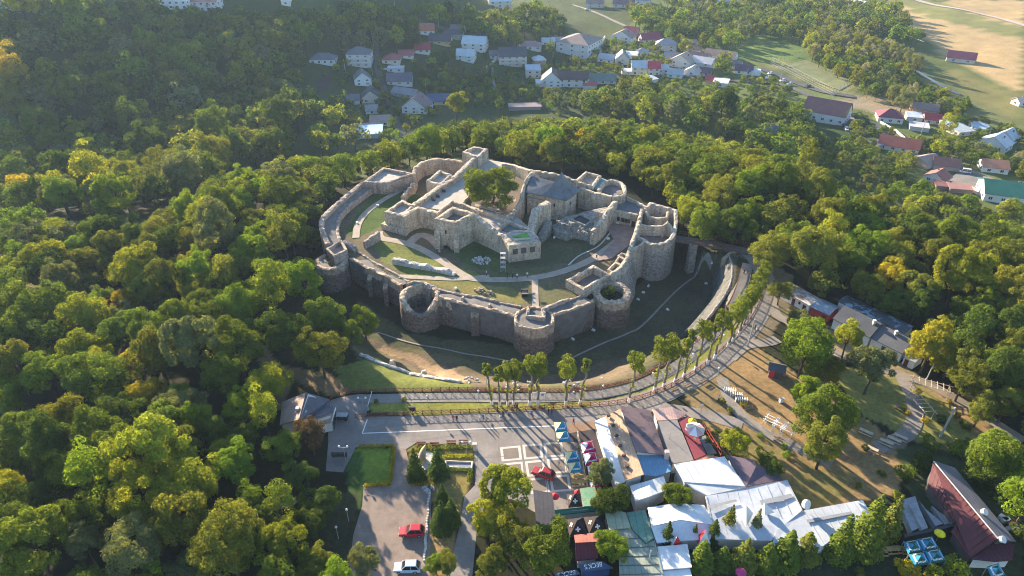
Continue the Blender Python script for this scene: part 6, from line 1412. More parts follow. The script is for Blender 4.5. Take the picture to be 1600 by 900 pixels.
for l, q, tx in [('navy awning stall with white lettering on its sloping top, right one', [(904,882,2.9),(939,876,2.9),(958,887,2.2),(908,893,2.2)], "BECK'S"), ('navy awning stall with white lettering under the round green tree, left one', [(866,896,2.9),(900,890,2.9),(906,896,2.2),(870,903,2.2)], "BECK'S")]:
    t, pol = roofed(l, [q], NAVY, surf('navy_valance', (.03,.06,.16)), name='stall')
    a, b, c, d = pol[0]; fc = bpy.data.curves.new('lettering', 'FONT'); fc.body = tx; fc.size = 1.0; fc.align_x = 'CENTER'; fc.align_y = 'CENTER'; fc.extrude = .01; fc.materials.append(WHITE)
    u = (a - b).normalized(); n = (b - a).cross(d - a).normalized(); n = n if n.z > 0 else -n; w = n.cross(u)
    fo = bpy.data.objects.new('lettering', fc); col.objects.link(fo); bpy.context.view_layer.update()
    fm = bpy.data.meshes.new_from_object(fo.evaluated_get(bpy.context.evaluated_depsgraph_get())); bpy.data.objects.remove(fo); fm.name = 'lettering'
    o = bpy.data.objects.new('lettering', fm); col.objects.link(o); ctr = (a + b + c + d) / 4 + n * .06 + (a - d) * .1
    M = Matrix((u, w, n)).transposed().to_4x4(); o.parent = t; o.matrix_local = Matrix.Translation(ctr - Vector(t['_o'])) @ M
# long red-roofed building at the right
MR = roofmat('shade_deepened_red_roof', (.10,.024,.026), .2, .9, .6, .35); GR = roofmat('grey_purple_roof', (.17,.165,.19), .15, .9, .75)  # red slope deepened so its colour holds the shade of the trees
t, pol = roofed('long building with a dark red roof slope and a grey back slope', [[(1458,722,4.6),(1559,842,4.6),(1516,872,2.5),(1486,830,2.5),(1494,818,2.7),(1450,758,2.7)],[(1460,720,4.62),(1492,731,2.8),(1588,846,2.8),(1561,841,4.62)]], [MR, GR], surf('dark_plaster', (.10,.088,.08)), name='long_shed')  # walls in one even dark plaster tone
MB().tube(P(1459,721,4.66), P(1560,842,4.66), .14, n=6).build('ridge_cap', METAL_G, t)
for x, y in [(1535,800),(1563,843)]:
    p = P(x, y, 4.4); mb = MB(); mb.tube(p, p + Vector((.25, -.35, .45)), .5, .62, 14); mb.build('satellite_dish', WHITE, t)
for a in [(1495,745),(1520,775),(1545,806),(1572,838)]: keep(*P(a[0], a[1], 3)[:2], 5)
roofed('low maroon lean-to at the front end of the long red building', [[(1517,873,2.5),(1560,844,2.5),(1586,850,2.4),(1582,875,2.4),(1556,877,2.4)]], roofmat('dull_maroon', (.12,.04,.05), .2, .8, .8), name='lean_to')
t = thing('terraced_beds', 'grey concrete ramps and retaining walls stepping beside the long red building', 'terrace', P(1450,805,0))
for q, z in [([(1405,782),(1430,775),(1446,820),(1425,830)], 1.6), ([(1420,788),(1432,784),(1450,824),(1441,828)], 2.2), ([(1436,782),(1446,795),(1474,818),(1462,822)], 1.4), ([(1456,790),(1468,800),(1490,816),(1476,820)], 1.0)]:
    MB().prism([tuple(P(x, y, z)[:2]) for x, y in q], -.2, z).build('concrete_step', surf('old_concrete', (.30,.31,.31), .25, .6, .9), t)
MB().prism([tuple(P(x, y, 2.0)[:2]) for x, y in [(1412,835),(1492,818),(1492,822),(1413,840)]], -.2, 2.0).build('retaining_wall', DARKMETAL, t)
for k, (x, y) in enumerate([(1570,815),(1578,822),(1585,828),(1566,812),(1590,835),(1574,830)]):
    p = G(x, y); o = MB().box((p.x, p.y, p.z + .4), (1.4, .9, .8), k * .7).build('crate', [WHITE, surf('red_brown_crate', (.25,.08,.06)), METAL_G][k % 3]); tag(o, ['white crate in the rubbish yard by the grey slope, nearest the red roof','rusty crate in the rubbish yard','grey crate in the rubbish yard','white crate at the top of the rubbish yard','rusty crate at the right of the rubbish yard','grey crate low in the rubbish yard'][k], 'crate')
p = P(1255, 792, 4.0); t = thing('satellite_dish', 'white satellite dish on the corner of the grey membrane roof', 'satellite dish', p)
MB().tube(p, p + Vector((0, 0, .8)), .06).build('mast', METAL_G, t); mb = MB(); mb.tube(p + Vector((0, 0, .8)), p + Vector((.35, -.5, 1.1)), .75, .9, 16); mb.build('dish', WHITE, t)
# ticket house at the left of the plaza
SH = roofmat('grey_shingles', (.125,.12,.135), .25, 0, .9); SHT = roofmat('tan_weathered_shingles', (.30,.225,.185), .25, 0, .9)
t, pol = roofed('ticket house with a steep weathered shingle roof and skylights', [[(478,613,6.4),(467,655,6.4),(437,664,3.0),(441,628,3.0)],[(478.5,613,6.4),(515,624,3.0),(516,643,3.0),(489,653,3.0),(467.5,655,6.4)]], [SHT, SH], name='ticket_house')
keep(P(478,640,3).x, P(478,640,3).y, 8)
for q in [[(472,640),(480,641),(478,645),(470,644)],[(469,647),(476,648),(474,652),(467,651)]]:
    MB().slab([P(x, y, 5.7) for x, y in q], .1).build('skylight', surf('skylight_glass', (.35,.42,.48), .1, 1, .2), t)
p = P(466, 643, 5.5); MB().box((p.x, p.y, 5.8), (.7, .7, 1.6)).build('chimney', PLASTER, t)
t2, _ = roofed('gabled entrance porch of the ticket house with a glazed white end wall', [[(490,653,4.4),(521,645,4.4),(517,660,2.8),(492,663,2.8)],[(490,652,4.42),(521,644,4.42),(520,634,2.8),(496,640,2.8)]], [SHT, SH], name='porch')
a, b = P(519,660,2.6), P(522,636,2.6)
for k in range(4):
    c = a.lerp(b, (k + .5) / 4); MB().box((c.x + .15, c.y, 1.4), (.08, .75, 1.9)).build('window', GLASS, t2)
MB().box(((a.x + b.x) / 2 + .1, (a.y + b.y) / 2, 2.6), (.1, 4.0, .5)).build('fascia', WHITE, t2)
# white row buildings along the wood
WW = surf('limewash', (.72,.70,.67), .08, .5, .9)
def rowhouse(label, f, d, roofm, wallm=WW, openings=(), rh=1.2, z=0, name='row_building'):
    """f: two eave points along the front (px, py, height); d: depth away from us in metres; gable roof with the ridge along the front"""
    a, b = P(*f[0]), P(*f[1]); u = b - a; u.z = 0; u.normalize(); n = Vector((-u.y, u.x, 0)); n = n if n.y > 0 else -n
    t = thing(name, label, 'building', base_of([a, b]))
    ra, rb = a + n * d / 2, b + n * d / 2; ra.z = rb.z = a.z + rh; ba, bb = a + n * d, b + n * d
    MB().slab([a - n * .3, b - n * .3, rb, ra], .15).build('roof', roofm, t); MB().slab([ra, rb, bb + n * .3, ba + n * .3], .15).build('roof', roofm, t)
    q = [tuple((a + u * .2)[:2]), tuple((b - u * .2)[:2]), tuple((bb - u * .2)[:2]), tuple((ba + u * .2)[:2])]
    MB().prism(q, -.3, a.z - .17).build('wall', wallm, t)
    for s, pr in ((a + u * .35, ra + u * .35), (b - u * .35, rb - u * .35)):
        e = s + n * d; w = u * .1
        MB().add([s - w - Vector((0,0,.2)), e - w - Vector((0,0,.2)), pr - w - Vector((0,0,.2)), s + w - Vector((0,0,.2)), e + w - Vector((0,0,.2)), pr + w - Vector((0,0,.2))], [(0,1,2),(3,5,4),(0,3,4,1),(1,4,5,2),(2,5,3,0)]).build('gable', wallm, t)
    L = (b - a).length
    for k, w, h, zz, nm in openings:
        recess(a.lerp(b, k), u, -n, w, h, zz, depth=.08).build(nm, {'window': GLASS, 'door': surf('maroon_door', (.12,.03,.03))}[nm], t)
        if nm == 'window': pass
    for k in np.linspace(0, 1, 4): c = a.lerp(b, k) + n * d / 2; keep(c.x, c.y, d * .6)
    return t, a, b, n, u
rowhouse('small white flat cottage with a stained pale tin roof at the top of the row', [(1222,452,2.7),(1266,477,2.7)], 4.5, roofmat('stained_pale_tin', (.42,.37,.33), .25, 1.0, .8, patch=(.25,.15,.10)), openings=[(.2,1.8,.9,1.2,'window'),(.46,.9,2.0,0,'door'),(.66,.6,.7,1.3,'window'),(.84,1.0,1.9,0,'door')], rh=.35)
rowhouse('red fronted shed with a glassy tin roof next to the white cottage', [(1267,478,2.4),(1297,492,2.4)], 5, roofmat('glassy_tin', (.20,.27,.33), .2, .9, .4, .5), surf('red_shed_front', (.36,.05,.06)), [(.75,1.2,1.6,0,'door')], .8)
t, a, b, n, u = rowhouse('long white building with a dark slate roof and a window, upper half of the row', [(1302,497,3.0),(1360,527,3.0)], 7.5, roofmat('dark_slate', (.085,.09,.10), .22, 0, .8), openings=[(.3,1.3,1.2,1.0,'window'),(.75,1.3,1.2,1.0,'window')], rh=2.4)
c = a.lerp(b, .85) + n * 3; MB().box((c.x, c.y, 5.3), (.6, .6, 1.4)).build('chimney', PLASTER, t)
t, a, b, n, u = rowhouse('long white building with a grey slate roof, lower half of the row', [(1361,527,2.8),(1411,552,2.8)], 7, roofmat('worn_slate', (.11,.115,.125), .22, 0, .8), openings=[(.45,1.0,1.1,1.0,'window'),(.6,1.0,2.0,0,'door'),(.8,1.0,1.1,1.0,'window')], rh=2.2)
c = a.lerp(b, .5) + n * 3; MB().box((c.x, c.y, 5.0), (.6, .6, 1.4)).build('chimney', PLASTER, t)
rowhouse('small white end cottage with a maroon door', [(1412,556,2.3),(1431,566,2.3)], 4, roofmat('grey_tin_lean', (.30,.30,.31), .15, .6, .7), openings=[(.35,.9,1.8,0,'door')], rh=.5)
rowhouse('blue-patched tin lean-to running behind the slate roofs', [(1310,470,3.0),(1415,520,3.0)], 4, roofmat('blue_patched_tin', (.075,.085,.10), .2, .9, .5, .4, patch=(.26,.38,.46)), rh=.3)
o, a, b, n, u = rowhouse('white van-shaped caravan parked at the walkway bend by the bridge', [(1176,385,2.0),(1191,390,2.0)], 2.2, WHITE, WHITE, [(.5,1.2,.6,1.1,'window')], .25, name='caravan'); o['category'] = 'caravan'

# ================================================================== THE VILLAGE IN THE VALLEY
WINS = {}
def win_mesh(w, h):
    k = (w, h)
    if k not in WINS:
        mb = MB(); mb.box((0, 0, h / 2), (w, .14, h)); f = mb.mesh('window_frame', WHITE); mb = MB()
        for s in (-.25, .25): mb.box((s * w, -.03, h / 2), (w * .40, .14, h * .82))
        WINS[k] = (f, mb.mesh('pane', GLASS))
    return WINS[k]
def house(px, py, wpx, d, h, kind, rh, rz, wall, roof, rows, cols, label, name='house', cat='house', chim=True, oh=.45, balcony=0):
    """(px, py): foot of the front wall's middle in the photograph; wpx: front width in photograph pixels"""
    p = G(px, py); w = 1.14 * wpx * mpp(p) / max(abs(math.cos(rz)), .5); d *= 1.0; c = p + Vector((0, d * .5, 0)); c.z = gz(c.x, c.y)
    c.z = min(c.z, p.z) - .1; lift = max(0, gz(c.x, c.y + d / 2) - c.z); h = h * .86 + .2; rh *= 1.4; d *= 1.15
    t = thing(name, label, cat, c, rz)
    if wall is W_: wall = [(.70,.69,.67),(.64,.60,.53),(.66,.63,.58),(.56,.54,.51),(.70,.69,.67),(.60,.52,.42)][(px * 7 + py * 3) % 6]
    wm = surf('render_%02d_%02d_%02d' % tuple(int(v * 99) for v in wall), wall, .08, .4, .9); rm = roofmat('roof_%02d_%02d_%02d' % tuple(int(v * 99) for v in roof), roof, .15, .7, .7)
    hw, hd = w / 2, d / 2
    if kind == 'flat':
        link('wall', MB().box((0, 0, h / 2 - .5), (w, d, h + 1)).mesh('wall', wm), t); link('roof', MB().box((0, 0, h + .12), (w + .5, d + .5, .22)).mesh('roof', rm), t)
    elif kind == 'shed':
        link('wall', MB().prism([(-hw, -hd), (hw, -hd), (hw, hd), (-hw, hd)], -1, [h, h, h + rh, h + rh]).mesh('wall', wm), t)
        link('roof', MB().slab([(-hw - .3, -hd - .3, h + .2), (hw + .3, -hd - .3, h + .2), (hw + .3, hd + .3, h + rh + .3), (-hw - .3, hd + .3, h + rh + .3)], .15).mesh('roof', rm), t)
    else:
        mb = MB(); mb.box((0, 0, h / 2 - .5), (w, d, h + 1))
        if kind == 'gable': mb.add([(-hw, -hd, h), (-hw, hd, h), (-hw, 0, h + rh), (hw, -hd, h), (hw, hd, h), (hw, 0, h + rh)], [(0, 2, 1), (3, 4, 5)])
        if kind == 'gablef': mb.add([(-hw, -hd, h), (hw, -hd, h), (0, -hd, h + rh), (-hw, hd, h), (hw, hd, h), (0, hd, h + rh)], [(0, 1, 2), (3, 5, 4)])
        link('wall', mb.mesh('wall', wm), t); mb = MB(); z = h + .02; e = oh
        if kind == 'gable':
            k = rh / hd; mb.slab([(-hw - e, -hd - e, z - e * k), (hw + e, -hd - e, z - e * k), (hw + e, 0, z + rh), (-hw - e, 0, z + rh)], .18); mb.slab([(-hw - e, 0, z + rh), (hw + e, 0, z + rh), (hw + e, hd + e, z - e * k), (-hw - e, hd + e, z - e * k)], .18)
        elif kind == 'gablef':
            k = rh / hw; mb.slab([(-hw - e, -hd - e, z - e * k), (0, -hd - e, z + rh), (0, hd + e, z + rh), (-hw - e, hd + e, z - e * k)], .18); mb.slab([(0, -hd - e, z + rh), (hw + e, -hd - e, z - e * k), (hw + e, hd + e, z - e * k), (0, hd + e, z + rh)], .18)
        else:
            q = max(hw - hd, 0) * .98; r2 = max(hd - hw, 0) * .98
            A = [(-hw - e, -hd - e, z), (hw + e, -hd - e, z), (hw + e, hd + e, z), (-hw - e, hd + e, z), (-q, -r2, z + rh), (q, r2, z + rh)]
            mb.add(A, [(0, 1, 5, 4), (1, 2, 5), (2, 3, 4, 5), (3, 0, 4)] if q > r2 else [(0, 1, 4), (1, 2, 5, 4), (2, 3, 5), (3, 0, 4, 5)]); mb.add([A[0], A[1], A[2], A[3]], [(3, 2, 1, 0)])
        r = link('roof', mb.mesh('roof', rm), t)
        if chim: link('chimney', MB().box((hw * .4, hd * .25, h + rh * .75), (.6, .6, 1.5)).mesh('chimney', surf('brick_chimney', (.28,.16,.12))), r)
    fh = h / max(rows, 1)
    if rows:
        ww, wh = (1.5, min(1.5, fh * .55)); fm, pm = win_mesh(ww, round(wh, 1))
        def put(x, y, z, a):
            o = link('window', fm, t, (x, y, z), a); link('pane', pm, o)
        for i in range(rows):
            for j in range(cols): put(-hw + w * (j + .5) / cols, -hd - .02, i * fh + fh * .28, 0)
            ns = max(1, int(d / 4.5))
            for j in range(ns):
                for sx, a in ((hw + .02, math.pi / 2), (-hw - .02, -math.pi / 2)): put(sx, -hd + d * (j + .5) / ns, i * fh + fh * .28, a)
    for i in range(balcony): link('balcony', MB().box((0, -hd - .6, (i + 1) * fh - .2), (w * .8, 1.2, .9)).mesh('balcony', surf('balcony_render', (.55,.5,.46))), t)
    keep(c.x, c.y, max(w, d) * .62); keep(c.x, c.y - d * .5 - 6, max(w * .5, 5)); return t
W_ = (.70,.69,.67); GREY = (.14,.14,.155); DG = (.075,.075,.085); RB = (.30,.05,.06); BR = (.19,.11,.095); TIN = (.45,.50,.52); ORG = (.38,.15,.085); CRM = (.60,.53,.42)
H = [
 (504,100,34,9,3.0,'hip',2.4,.0,W_,GREY,1,4,'long low white house with a grey hipped roof at the wood edge'),
 (561,104,32,11,9,'hip',2.6,.0,W_,GREY,3,3,'three storey white villa with a grey hipped roof and stacked balconies'),
 (565,133,22,9,4.5,'gablef',3.0,.25,W_,GREY,2,2,'small white gabled house below the three storey villa'),
 (578,161,24,10,4.2,'gablef',3.0,.15,W_,DG,1,2,'white gabled house with a dark roof beside the lane'),
 (540,163,34,7,2.6,'gable',1.8,.25,W_,GREY,1,2,'long grey roofed outbuilding left of the white gabled house'),
 (664,54,24,9,3.4,'gable',2.8,.1,W_,ORG,1,3,'white house with an orange-red roof on the upper road'),
 (688,70,30,8,3.4,'gable',2.8,-.12,(.55,.38,.18),DG,1,3,'ochre walled house with a dark roof below the orange one'),
 (706,60,26,8,3.0,'hip',2.2,-.1,(.4,.35,.3),DG,1,2,'dark roofed house pressed against the upper road'),
 (742,79,32,10,5.6,'gable',3.0,-.2,W_,TIN,2,3,'two storey white house with a pale blue tin roof'),
 (728,96,24,8,4.6,'gable',2.6,-.2,W_,TIN,2,2,'smaller white house with a pale tin roof below the pale blue one'),
 (652,83,34,8,2.8,'gable',2.6,.08,W_,RB,1,4,'long white house with a magenta red roof'),
 (611,100,24,10,3.0,'hip',2.4,.0,W_,(.33,.10,.10),1,2,'white house under a faded red hipped roof by the lane'),
 (634,91,20,7,2.6,'gable',1.8,.05,W_,(.33,.10,.10),1,2,'red roofed wing between the faded red hip and the magenta roof'),
 (624,133,34,9,3.2,'gable',2.8,.06,W_,(.12,.11,.135),1,3,'white house with a purplish grey roof right of the lane'),
 (618,113,22,5,3.0,'flat',0,.0,W_,(.5,.5,.52),1,2,'flat white garage above the purplish grey roof'),
 (634,152,34,8,2.6,'gable',1.8,-.45,(.42,.4,.38),(.22,.22,.235),1,2,'grey tin barn beside the lane'),
 (651,177,34,11,4.4,'gablef',4.0,-.22,W_,(.20,.14,.14),2,3,'white gabled house with a mauve brown roof and wide front windows'),
 (685,164,30,7,3.0,'gable',2.4,.05,(.58,.52,.30),(.08,.11,.19),1,2,'yellowish cottage with a navy blue roof'),
 (593,197,27,7,3.2,'shed',.6,.15,W_,(.27,.2,.16),1,2,'white cottage with a flat brown roof near the fortress wood'),
 (576,216,34,10,2.8,'shed',.7,.12,(.5,.55,.58),(.38,.58,.72),0,0,'bright sky-blue flat roof at the edge of the fortress wood'),
 (573,206,24,5,2.6,'shed',.5,.3,(.4,.3,.3),(.36,.22,.22),0,0,'pink roofed shed between the brown and blue roofs'),
 (541,217,16,5,2.2,'shed',.4,.3,W_,(.5,.47,.45),0,0,'small pale shed left of the blue roof'),
 (800,103,38,12,8,'gable',3.4,.12,W_,DG,3,4,'three storey white house with a black roof and balcony grid'),
 (829,78,30,9,3.0,'hip',2.0,-.05,W_,(.33,.2,.2),1,3,'low white house with a dusty pink hipped roof'),
 (857,71,18,8,3.0,'shed',.6,-.05,W_,TIN,1,2,'small house under a flat pale blue tin roof'),
 (872,69,16,8,3.0,'gable',1.4,-.05,(.5,.5,.5),(.3,.31,.31),1,2,'small house with a grey tin roof right of the pale blue one'),
 (833,122,20,9,6,'shed',.8,.05,W_,(.35,.4,.44),2,2,'narrow house with a slate blue tin roof and white balcony'),
 (842,106,16,8,6,'hip',1.8,.2,(.50,.26,.12),TIN,2,1,'orange brick tower house with a pale tin roof'),
 (862,136,28,10,5,'gablef',4.0,-.05,W_,DG,2,3,'white gabled house with a steep black double roof'),
 (896,136,40,11,6,'gable',2.8,-.1,W_,(.11,.07,.07),2,4,'big white house with a dark brown roof and a front terrace'),
 (907,89,42,24,11,'hip',3.4,-.5,(.6,.57,.55),(.25,.19,.165),3,3,'large hotel-like block with a brown hipped roof and balconies'),
 (942,131,36,9,3.0,'gable',2.2,-.05,W_,(.14,.19,.16),1,3,'low house with a dull green roof'),
 (922,139,18,5,2.4,'shed',.4,.0,W_,(.4,.08,.09),0,0,'small red roofed shed below the green roof'),
 (975,67,26,10,5.5,'gablef',3.2,-.5,W_,(.27,.2,.17),2,2,'white house with a brown gable and a red roofed wing'),
 (987,58,16,9,4.2,'gable',2.8,-.5,W_,(.42,.09,.09),1,2,'red roofed wing behind the brown gabled house'),
 (1016,67,26,9,3.2,'gable',3.0,.15,(.6,.5,.45),(.26,.06,.09),1,2,'house with a deep magenta gable roof at the meadow edge'),
 (973,101,18,9,5,'gablef',3.0,-.1,(.45,.47,.42),(.2,.22,.24),2,1,'narrow grey house with a steep blue-grey roof'),
 (988,92,16,8,3,'shed',.5,-.2,W_,(.5,.56,.58),0,0,'pale tin shed between the steep grey roof and the pink house'),
 (1003,117,27,9,6,'gable',2.4,-.08,CRM,TIN,2,3,'pale blue roofed half of a long cream house'),
 (1022,118,16,9,6,'gable',2.4,-.08,CRM,(.48,.06,.08),2,2,'bright red roofed half of the long cream house'),
 (1036,118,14,8,4.6,'gable',1.8,-.08,CRM,(.5,.5,.48),2,2,'low grey roofed end of the long cream house'),
 (1042,80,28,10,5,'hip',2.8,-.2,(.6,.55,.5),(.3,.29,.3),2,2,'square house with a pinkish grey hipped roof'),
 (1068,106,26,10,5,'gablef',3.4,-.6,(.62,.6,.56),(.45,.34,.25),2,2,'house with a sandy beige gable roof'),
 (1100,108,24,9,5,'gable',2.2,-.6,W_,(.6,.55,.52),2,2,'white walled house with a pale glaring roof'),
 (1092,98,26,8,4,'gable',2.2,-.55,(.5,.45,.4),(.27,.17,.14),1,2,'brown roofed house behind the pale glaring one'),
 (1128,94,36,9,3.6,'gable',2.2,-.55,W_,(.34,.22,.17),1,3,'long white house with a ridged tan-brown roof'),
 (1077,72,22,6,3,'shed',.5,-.1,(.5,.45,.4),(.5,.34,.26),1,2,'low shed with an orange-beige flat roof by the meadow'),
 (1164,116,22,8,3,'gable',2.2,-.3,W_,(.13,.09,.105),1,2,'brown roofed shop at the end of the street'),
 (1100,118,20,7,2.6,'gable',1.8,-.4,(.5,.45,.4),(.15,.1,.12),1,2,'dark mauve roof low in the street trees'),
 (1128,136,18,7,3,'shed',.6,-.4,W_,(.55,.58,.6),1,1,'white-roofed building half hidden under the street trees'),
 (1112,130,14,6,2.6,'gable',1.6,-.3,(.5,.3,.25),(.42,.08,.07),1,1,'small red roof half hidden in the street trees'),
 (1014,130,20,6,2.4,'shed',.4,.5,W_,(.42,.46,.48),0,0,'pale tin lean-to below the long cream house'),
 (980,117,14,5,2.4,'shed',.4,0,W_,(.45,.5,.5),0,0,'tiny white shed at the left end of the long cream house'),
 (780,12,30,10,6,'gable',3.0,.15,(.62,.55,.45),(.5,.55,.57),2,3,'house with a white glaring tin roof at the top edge above the village'),
 (930,12,24,9,5,'gable',3.0,-.1,(.55,.5,.44),(.28,.19,.16),2,2,'brown roofed house at the top edge right of the upper lane'),
 (975,12,28,10,4,'gable',2.8,-.2,(.6,.56,.5),(.2,.12,.12),1,3,'mauve roofed house at the top edge among trees'),
 (1004,6,22,9,4,'gable',2.6,-.1,W_,(.3,.33,.36),1,2,'grey-blue roofed house at the top edge'),
 (1082,6,16,8,5,'gable',2.4,.1,W_,(.12,.12,.14),2,1,'dark roofed white house at the top edge of the meadow'),
 (1135,10,40,11,5,'gable',2.4,-.05,W_,(.42,.43,.45),2,4,'long white farmhouse at the top edge beyond the meadow'),
 (1100,18,12,6,2.6,'gable',1.6,.1,W_,(.5,.52,.54),1,1,'small pale hut on the far meadow'),
 (268,14,44,12,9,'flat',0,.05,W_,(.4,.4,.42),3,5,'white three storey apartment block at the top edge on the wooded hill'),
 (322,17,34,10,7,'gable',2.4,.0,(.6,.57,.55),(.42,.2,.16),2,4,'pinkish building with glass front next to the apartment block'),
 (12,14,30,10,5,'hip',3,.1,(.5,.5,.5),(.22,.21,.24),1,2,'grey roofed house in the top left corner'),
 (446,8,12,9,6,'gable',2.6,.1,W_,(.4,.4,.45),2,1,'white house glimpsed at the top edge of the wooded hill'),
 (1296,192,46,13,6.5,'gable',4.2,-.62,W_,(.165,.085,.09),1,5,'big white hall with a maroon roof and tall front windows'),
 (1394,192,30,10,3.4,'hip',2.6,-.3,W_,(.22,.06,.08),1,3,'house with a deep maroon hipped roof by the orchard'),
 (1449,180,30,10,3.8,'gable',1.8,-.35,(.45,.27,.16),(.26,.18,.15),1,3,'brick-orange house with a mauve brown roof'),
 (1460,194,20,8,3,'gable',1.6,-.3,(.5,.45,.4),(.36,.05,.06),1,2,'crimson roofed wing below the brick-orange house'),
 (1431,190,18,7,2.8,'shed',.5,-.3,W_,(.42,.48,.52),1,1,'pale blue-grey shed between the maroon hip and the brick house'),
 (1481,200,14,6,2.6,'shed',.5,-.5,W_,(.42,.58,.68),1,1,'sky-blue roofed shed right of the crimson roof'),
 (1440,205,22,8,2.4,'flat',0,-.4,W_,(.45,.45,.45),0,0,'low flat grey shed below the maroon hip'),
 (1410,237,44,10,3.2,'gable',2.4,-.5,W_,(.36,.11,.075),1,4,'white building with a big ribbed orange-red metal roof'),
 (1369,233,18,7,2.4,'shed',.6,.3,(.3,.3,.3),(.26,.27,.29),0,0,'small grey shed below the car park'),
 (1505,212,24,9,2.6,'shed',.8,.25,(.5,.5,.5),(.43,.46,.48),1,2,'pale grey tin workshop with an orange-red edge'),
 (1536,208,20,8,2.6,'shed',.5,-.2,(.45,.45,.45),(.33,.42,.50),0,0,'blue tarpaulin covered shed among junk'),
 (1560,236,22,9,4,'gablef',2.8,-.9,(.6,.6,.6),(.48,.5,.52),1,1,'white gabled workshop with a pale grey roof'),
 (1577,226,14,8,4,'gablef',2.6,-.9,(.6,.6,.6),(.4,.44,.48),1,1,'second grey roofed gable right of the white workshop'),
 (1452,262,26,9,2.8,'gable',1.8,.4,(.42,.36,.3),(.30,.23,.19),0,0,'weathered barn with a grey brown roof above the yard'),
 (1482,266,30,8,2.8,'gable',1.8,-.35,(.42,.36,.3),(.30,.13,.10),0,0,'rusty red barn wing above the yard'),
 (1470,288,18,8,3.0,'gable',2.0,.7,W_,(.28,.11,.09),1,1,'small white house with a rusty roof at the yard corner'),
 (1474,297,18,5,2.2,'shed',.4,-.2,(.3,.2,.17),(.26,.12,.10),0,0,'low rusty lean-to, left of two below the yard'),
 (1502,302,28,5,2.2,'shed',.4,-.2,(.3,.2,.17),(.36,.2,.16),0,0,'low patchy rusty lean-to, right of two below the yard'),
 (1584,318,58,14,4.4,'gable',2.6,-.35,W_,(.06,.20,.13),1,4,'wide white building with a dark green metal roof at the right edge'),
 (1558,270,30,9,3.4,'gable',1.6,-.3,W_,(.5,.22,.13),1,2,'pale house with an orange roof behind the green metal roof'),
 (1505,98,30,9,3.6,'gable',2.8,-.5,W_,(.36,.09,.11),1,2,'lone house with a pinkish red roof beside the ploughed field'),
 (1597,166,14,6,3,'gable',1.6,.1,W_,(.6,.45,.36),1,1,'tiny pale hut at the right edge by the vineyard'),
 (1182,118,12,6,3,'flat',0,-.2,W_,(.6,.6,.6),0,0,'white box-shaped kiosk at the street end'),
 (1052,98,22,8,3.4,'gable',2.4,-.3,W_,(.30,.29,.30),1,2,'grey roofed house tucked between the pinkish hip and the sandy gable'),
 (1084,84,20,8,3.2,'hip',2.2,-.4,(.6,.55,.5),(.30,.17,.14),1,2,'small brick-red hipped roof behind the sandy gable'),
 (1056,122,20,7,3.0,'gable',2.0,-.3,W_,(.40,.42,.43),1,2,'low pale grey roof at the street below the sandy gable'),
 (1148,108,18,7,3.0,'gable',2.0,-.5,W_,(.24,.20,.19),1,2,'small dun roofed house left of the brown roofed shop'),
 (1084,118,18,7,3.0,'gablef',2.2,-.5,W_,(.45,.4,.36),1,1,'small gabled white house at the street edge'),
 (950,98,20,8,3.2,'gable',2.0,-.5,W_,(.36,.37,.38),1,2,'grey roofed house on the slope right of the hotel block'),
 (884,74,16,7,3.0,'gable',1.8,-.1,W_,(.28,.19,.18),1,2,'small brown roof behind the hotel block'),
 (775,92,18,7,3.0,'gable',2.0,.1,W_,(.17,.16,.17),1,2,'dark roofed garage left of the black roofed white house'),
 (845,136,14,6,2.6,'shed',.5,0,W_,(.40,.5,.56),0,0,'small blue-white shed between the orange tower and the steep double roof'),
 (1004,88,16,7,3.0,'hip',2.0,-.2,W_,(.36,.34,.33),1,2,'grey hipped cottage above the long cream house'),
 (715,52,18,7,3.0,'gable',2.0,-.2,W_,(.18,.16,.17),1,2,'dark cottage beside the upper road bend'),
 (580,178,16,6,2.6,'gable',1.8,.2,W_,(.3,.28,.27),1,1,'small dun outbuilding above the brown flat roof'),
 (820,172,44,5,2.2,'shed',.3,.05,(.35,.28,.25),(.3,.23,.22),0,0,'long low brown shed roof above the fortress wood'),
 (1200,214,40,8,3,'hip',2,.05,(.4,.4,.4),(.2,.2,.2),0,0,'grey hipped roof showing above the fortress wood'),
]
for a in H: house(*a, balcony=(2 if a[0] in (561, 800) else 3 if a[0] == 909 else 0), chim=(a[9] not in (TIN,)))
for l, px, hh, th_ in [('white sloping garden wall beside the black roofed house', [(759,108),(770,99),(780,91)], 1.8, .4), ('pale concrete ramp wall along the hotel block', [(917,95),(932,78),(945,60)], 2.2, .5), ('low pale wall on the lane side of the faded red roofs', [(594,108),(604,109),(618,110)], 1.2, .3), ('pale wall of the concrete yard by the green metal roof', [(1508,290),(1530,302),(1548,314)], 1.2, .4), ('pale boundary wall by the long valley car rank', [(1375,192),(1400,206),(1418,222)], 1.2, .4)]:
    pts = [G(x, y) for x, y in px]; pts = [Vector((p.x, p.y, p.z + hh)) for p in pts]
    o = wall_mb(pts, th_, gfoot, .03, 3.0).build('garden_wall', WW); tag(o, l, 'wall')
p, q = G(1330, 40), G(1437, 84); o = MB().tube(p + Vector((0, 0, 9)), q + Vector((0, 0, 9)), .09, n=4).build('power_cable', surf('pale_cable', (.5,.45,.36))); tag(o, 'pale overhead cable crossing the willow belt', 'cable')
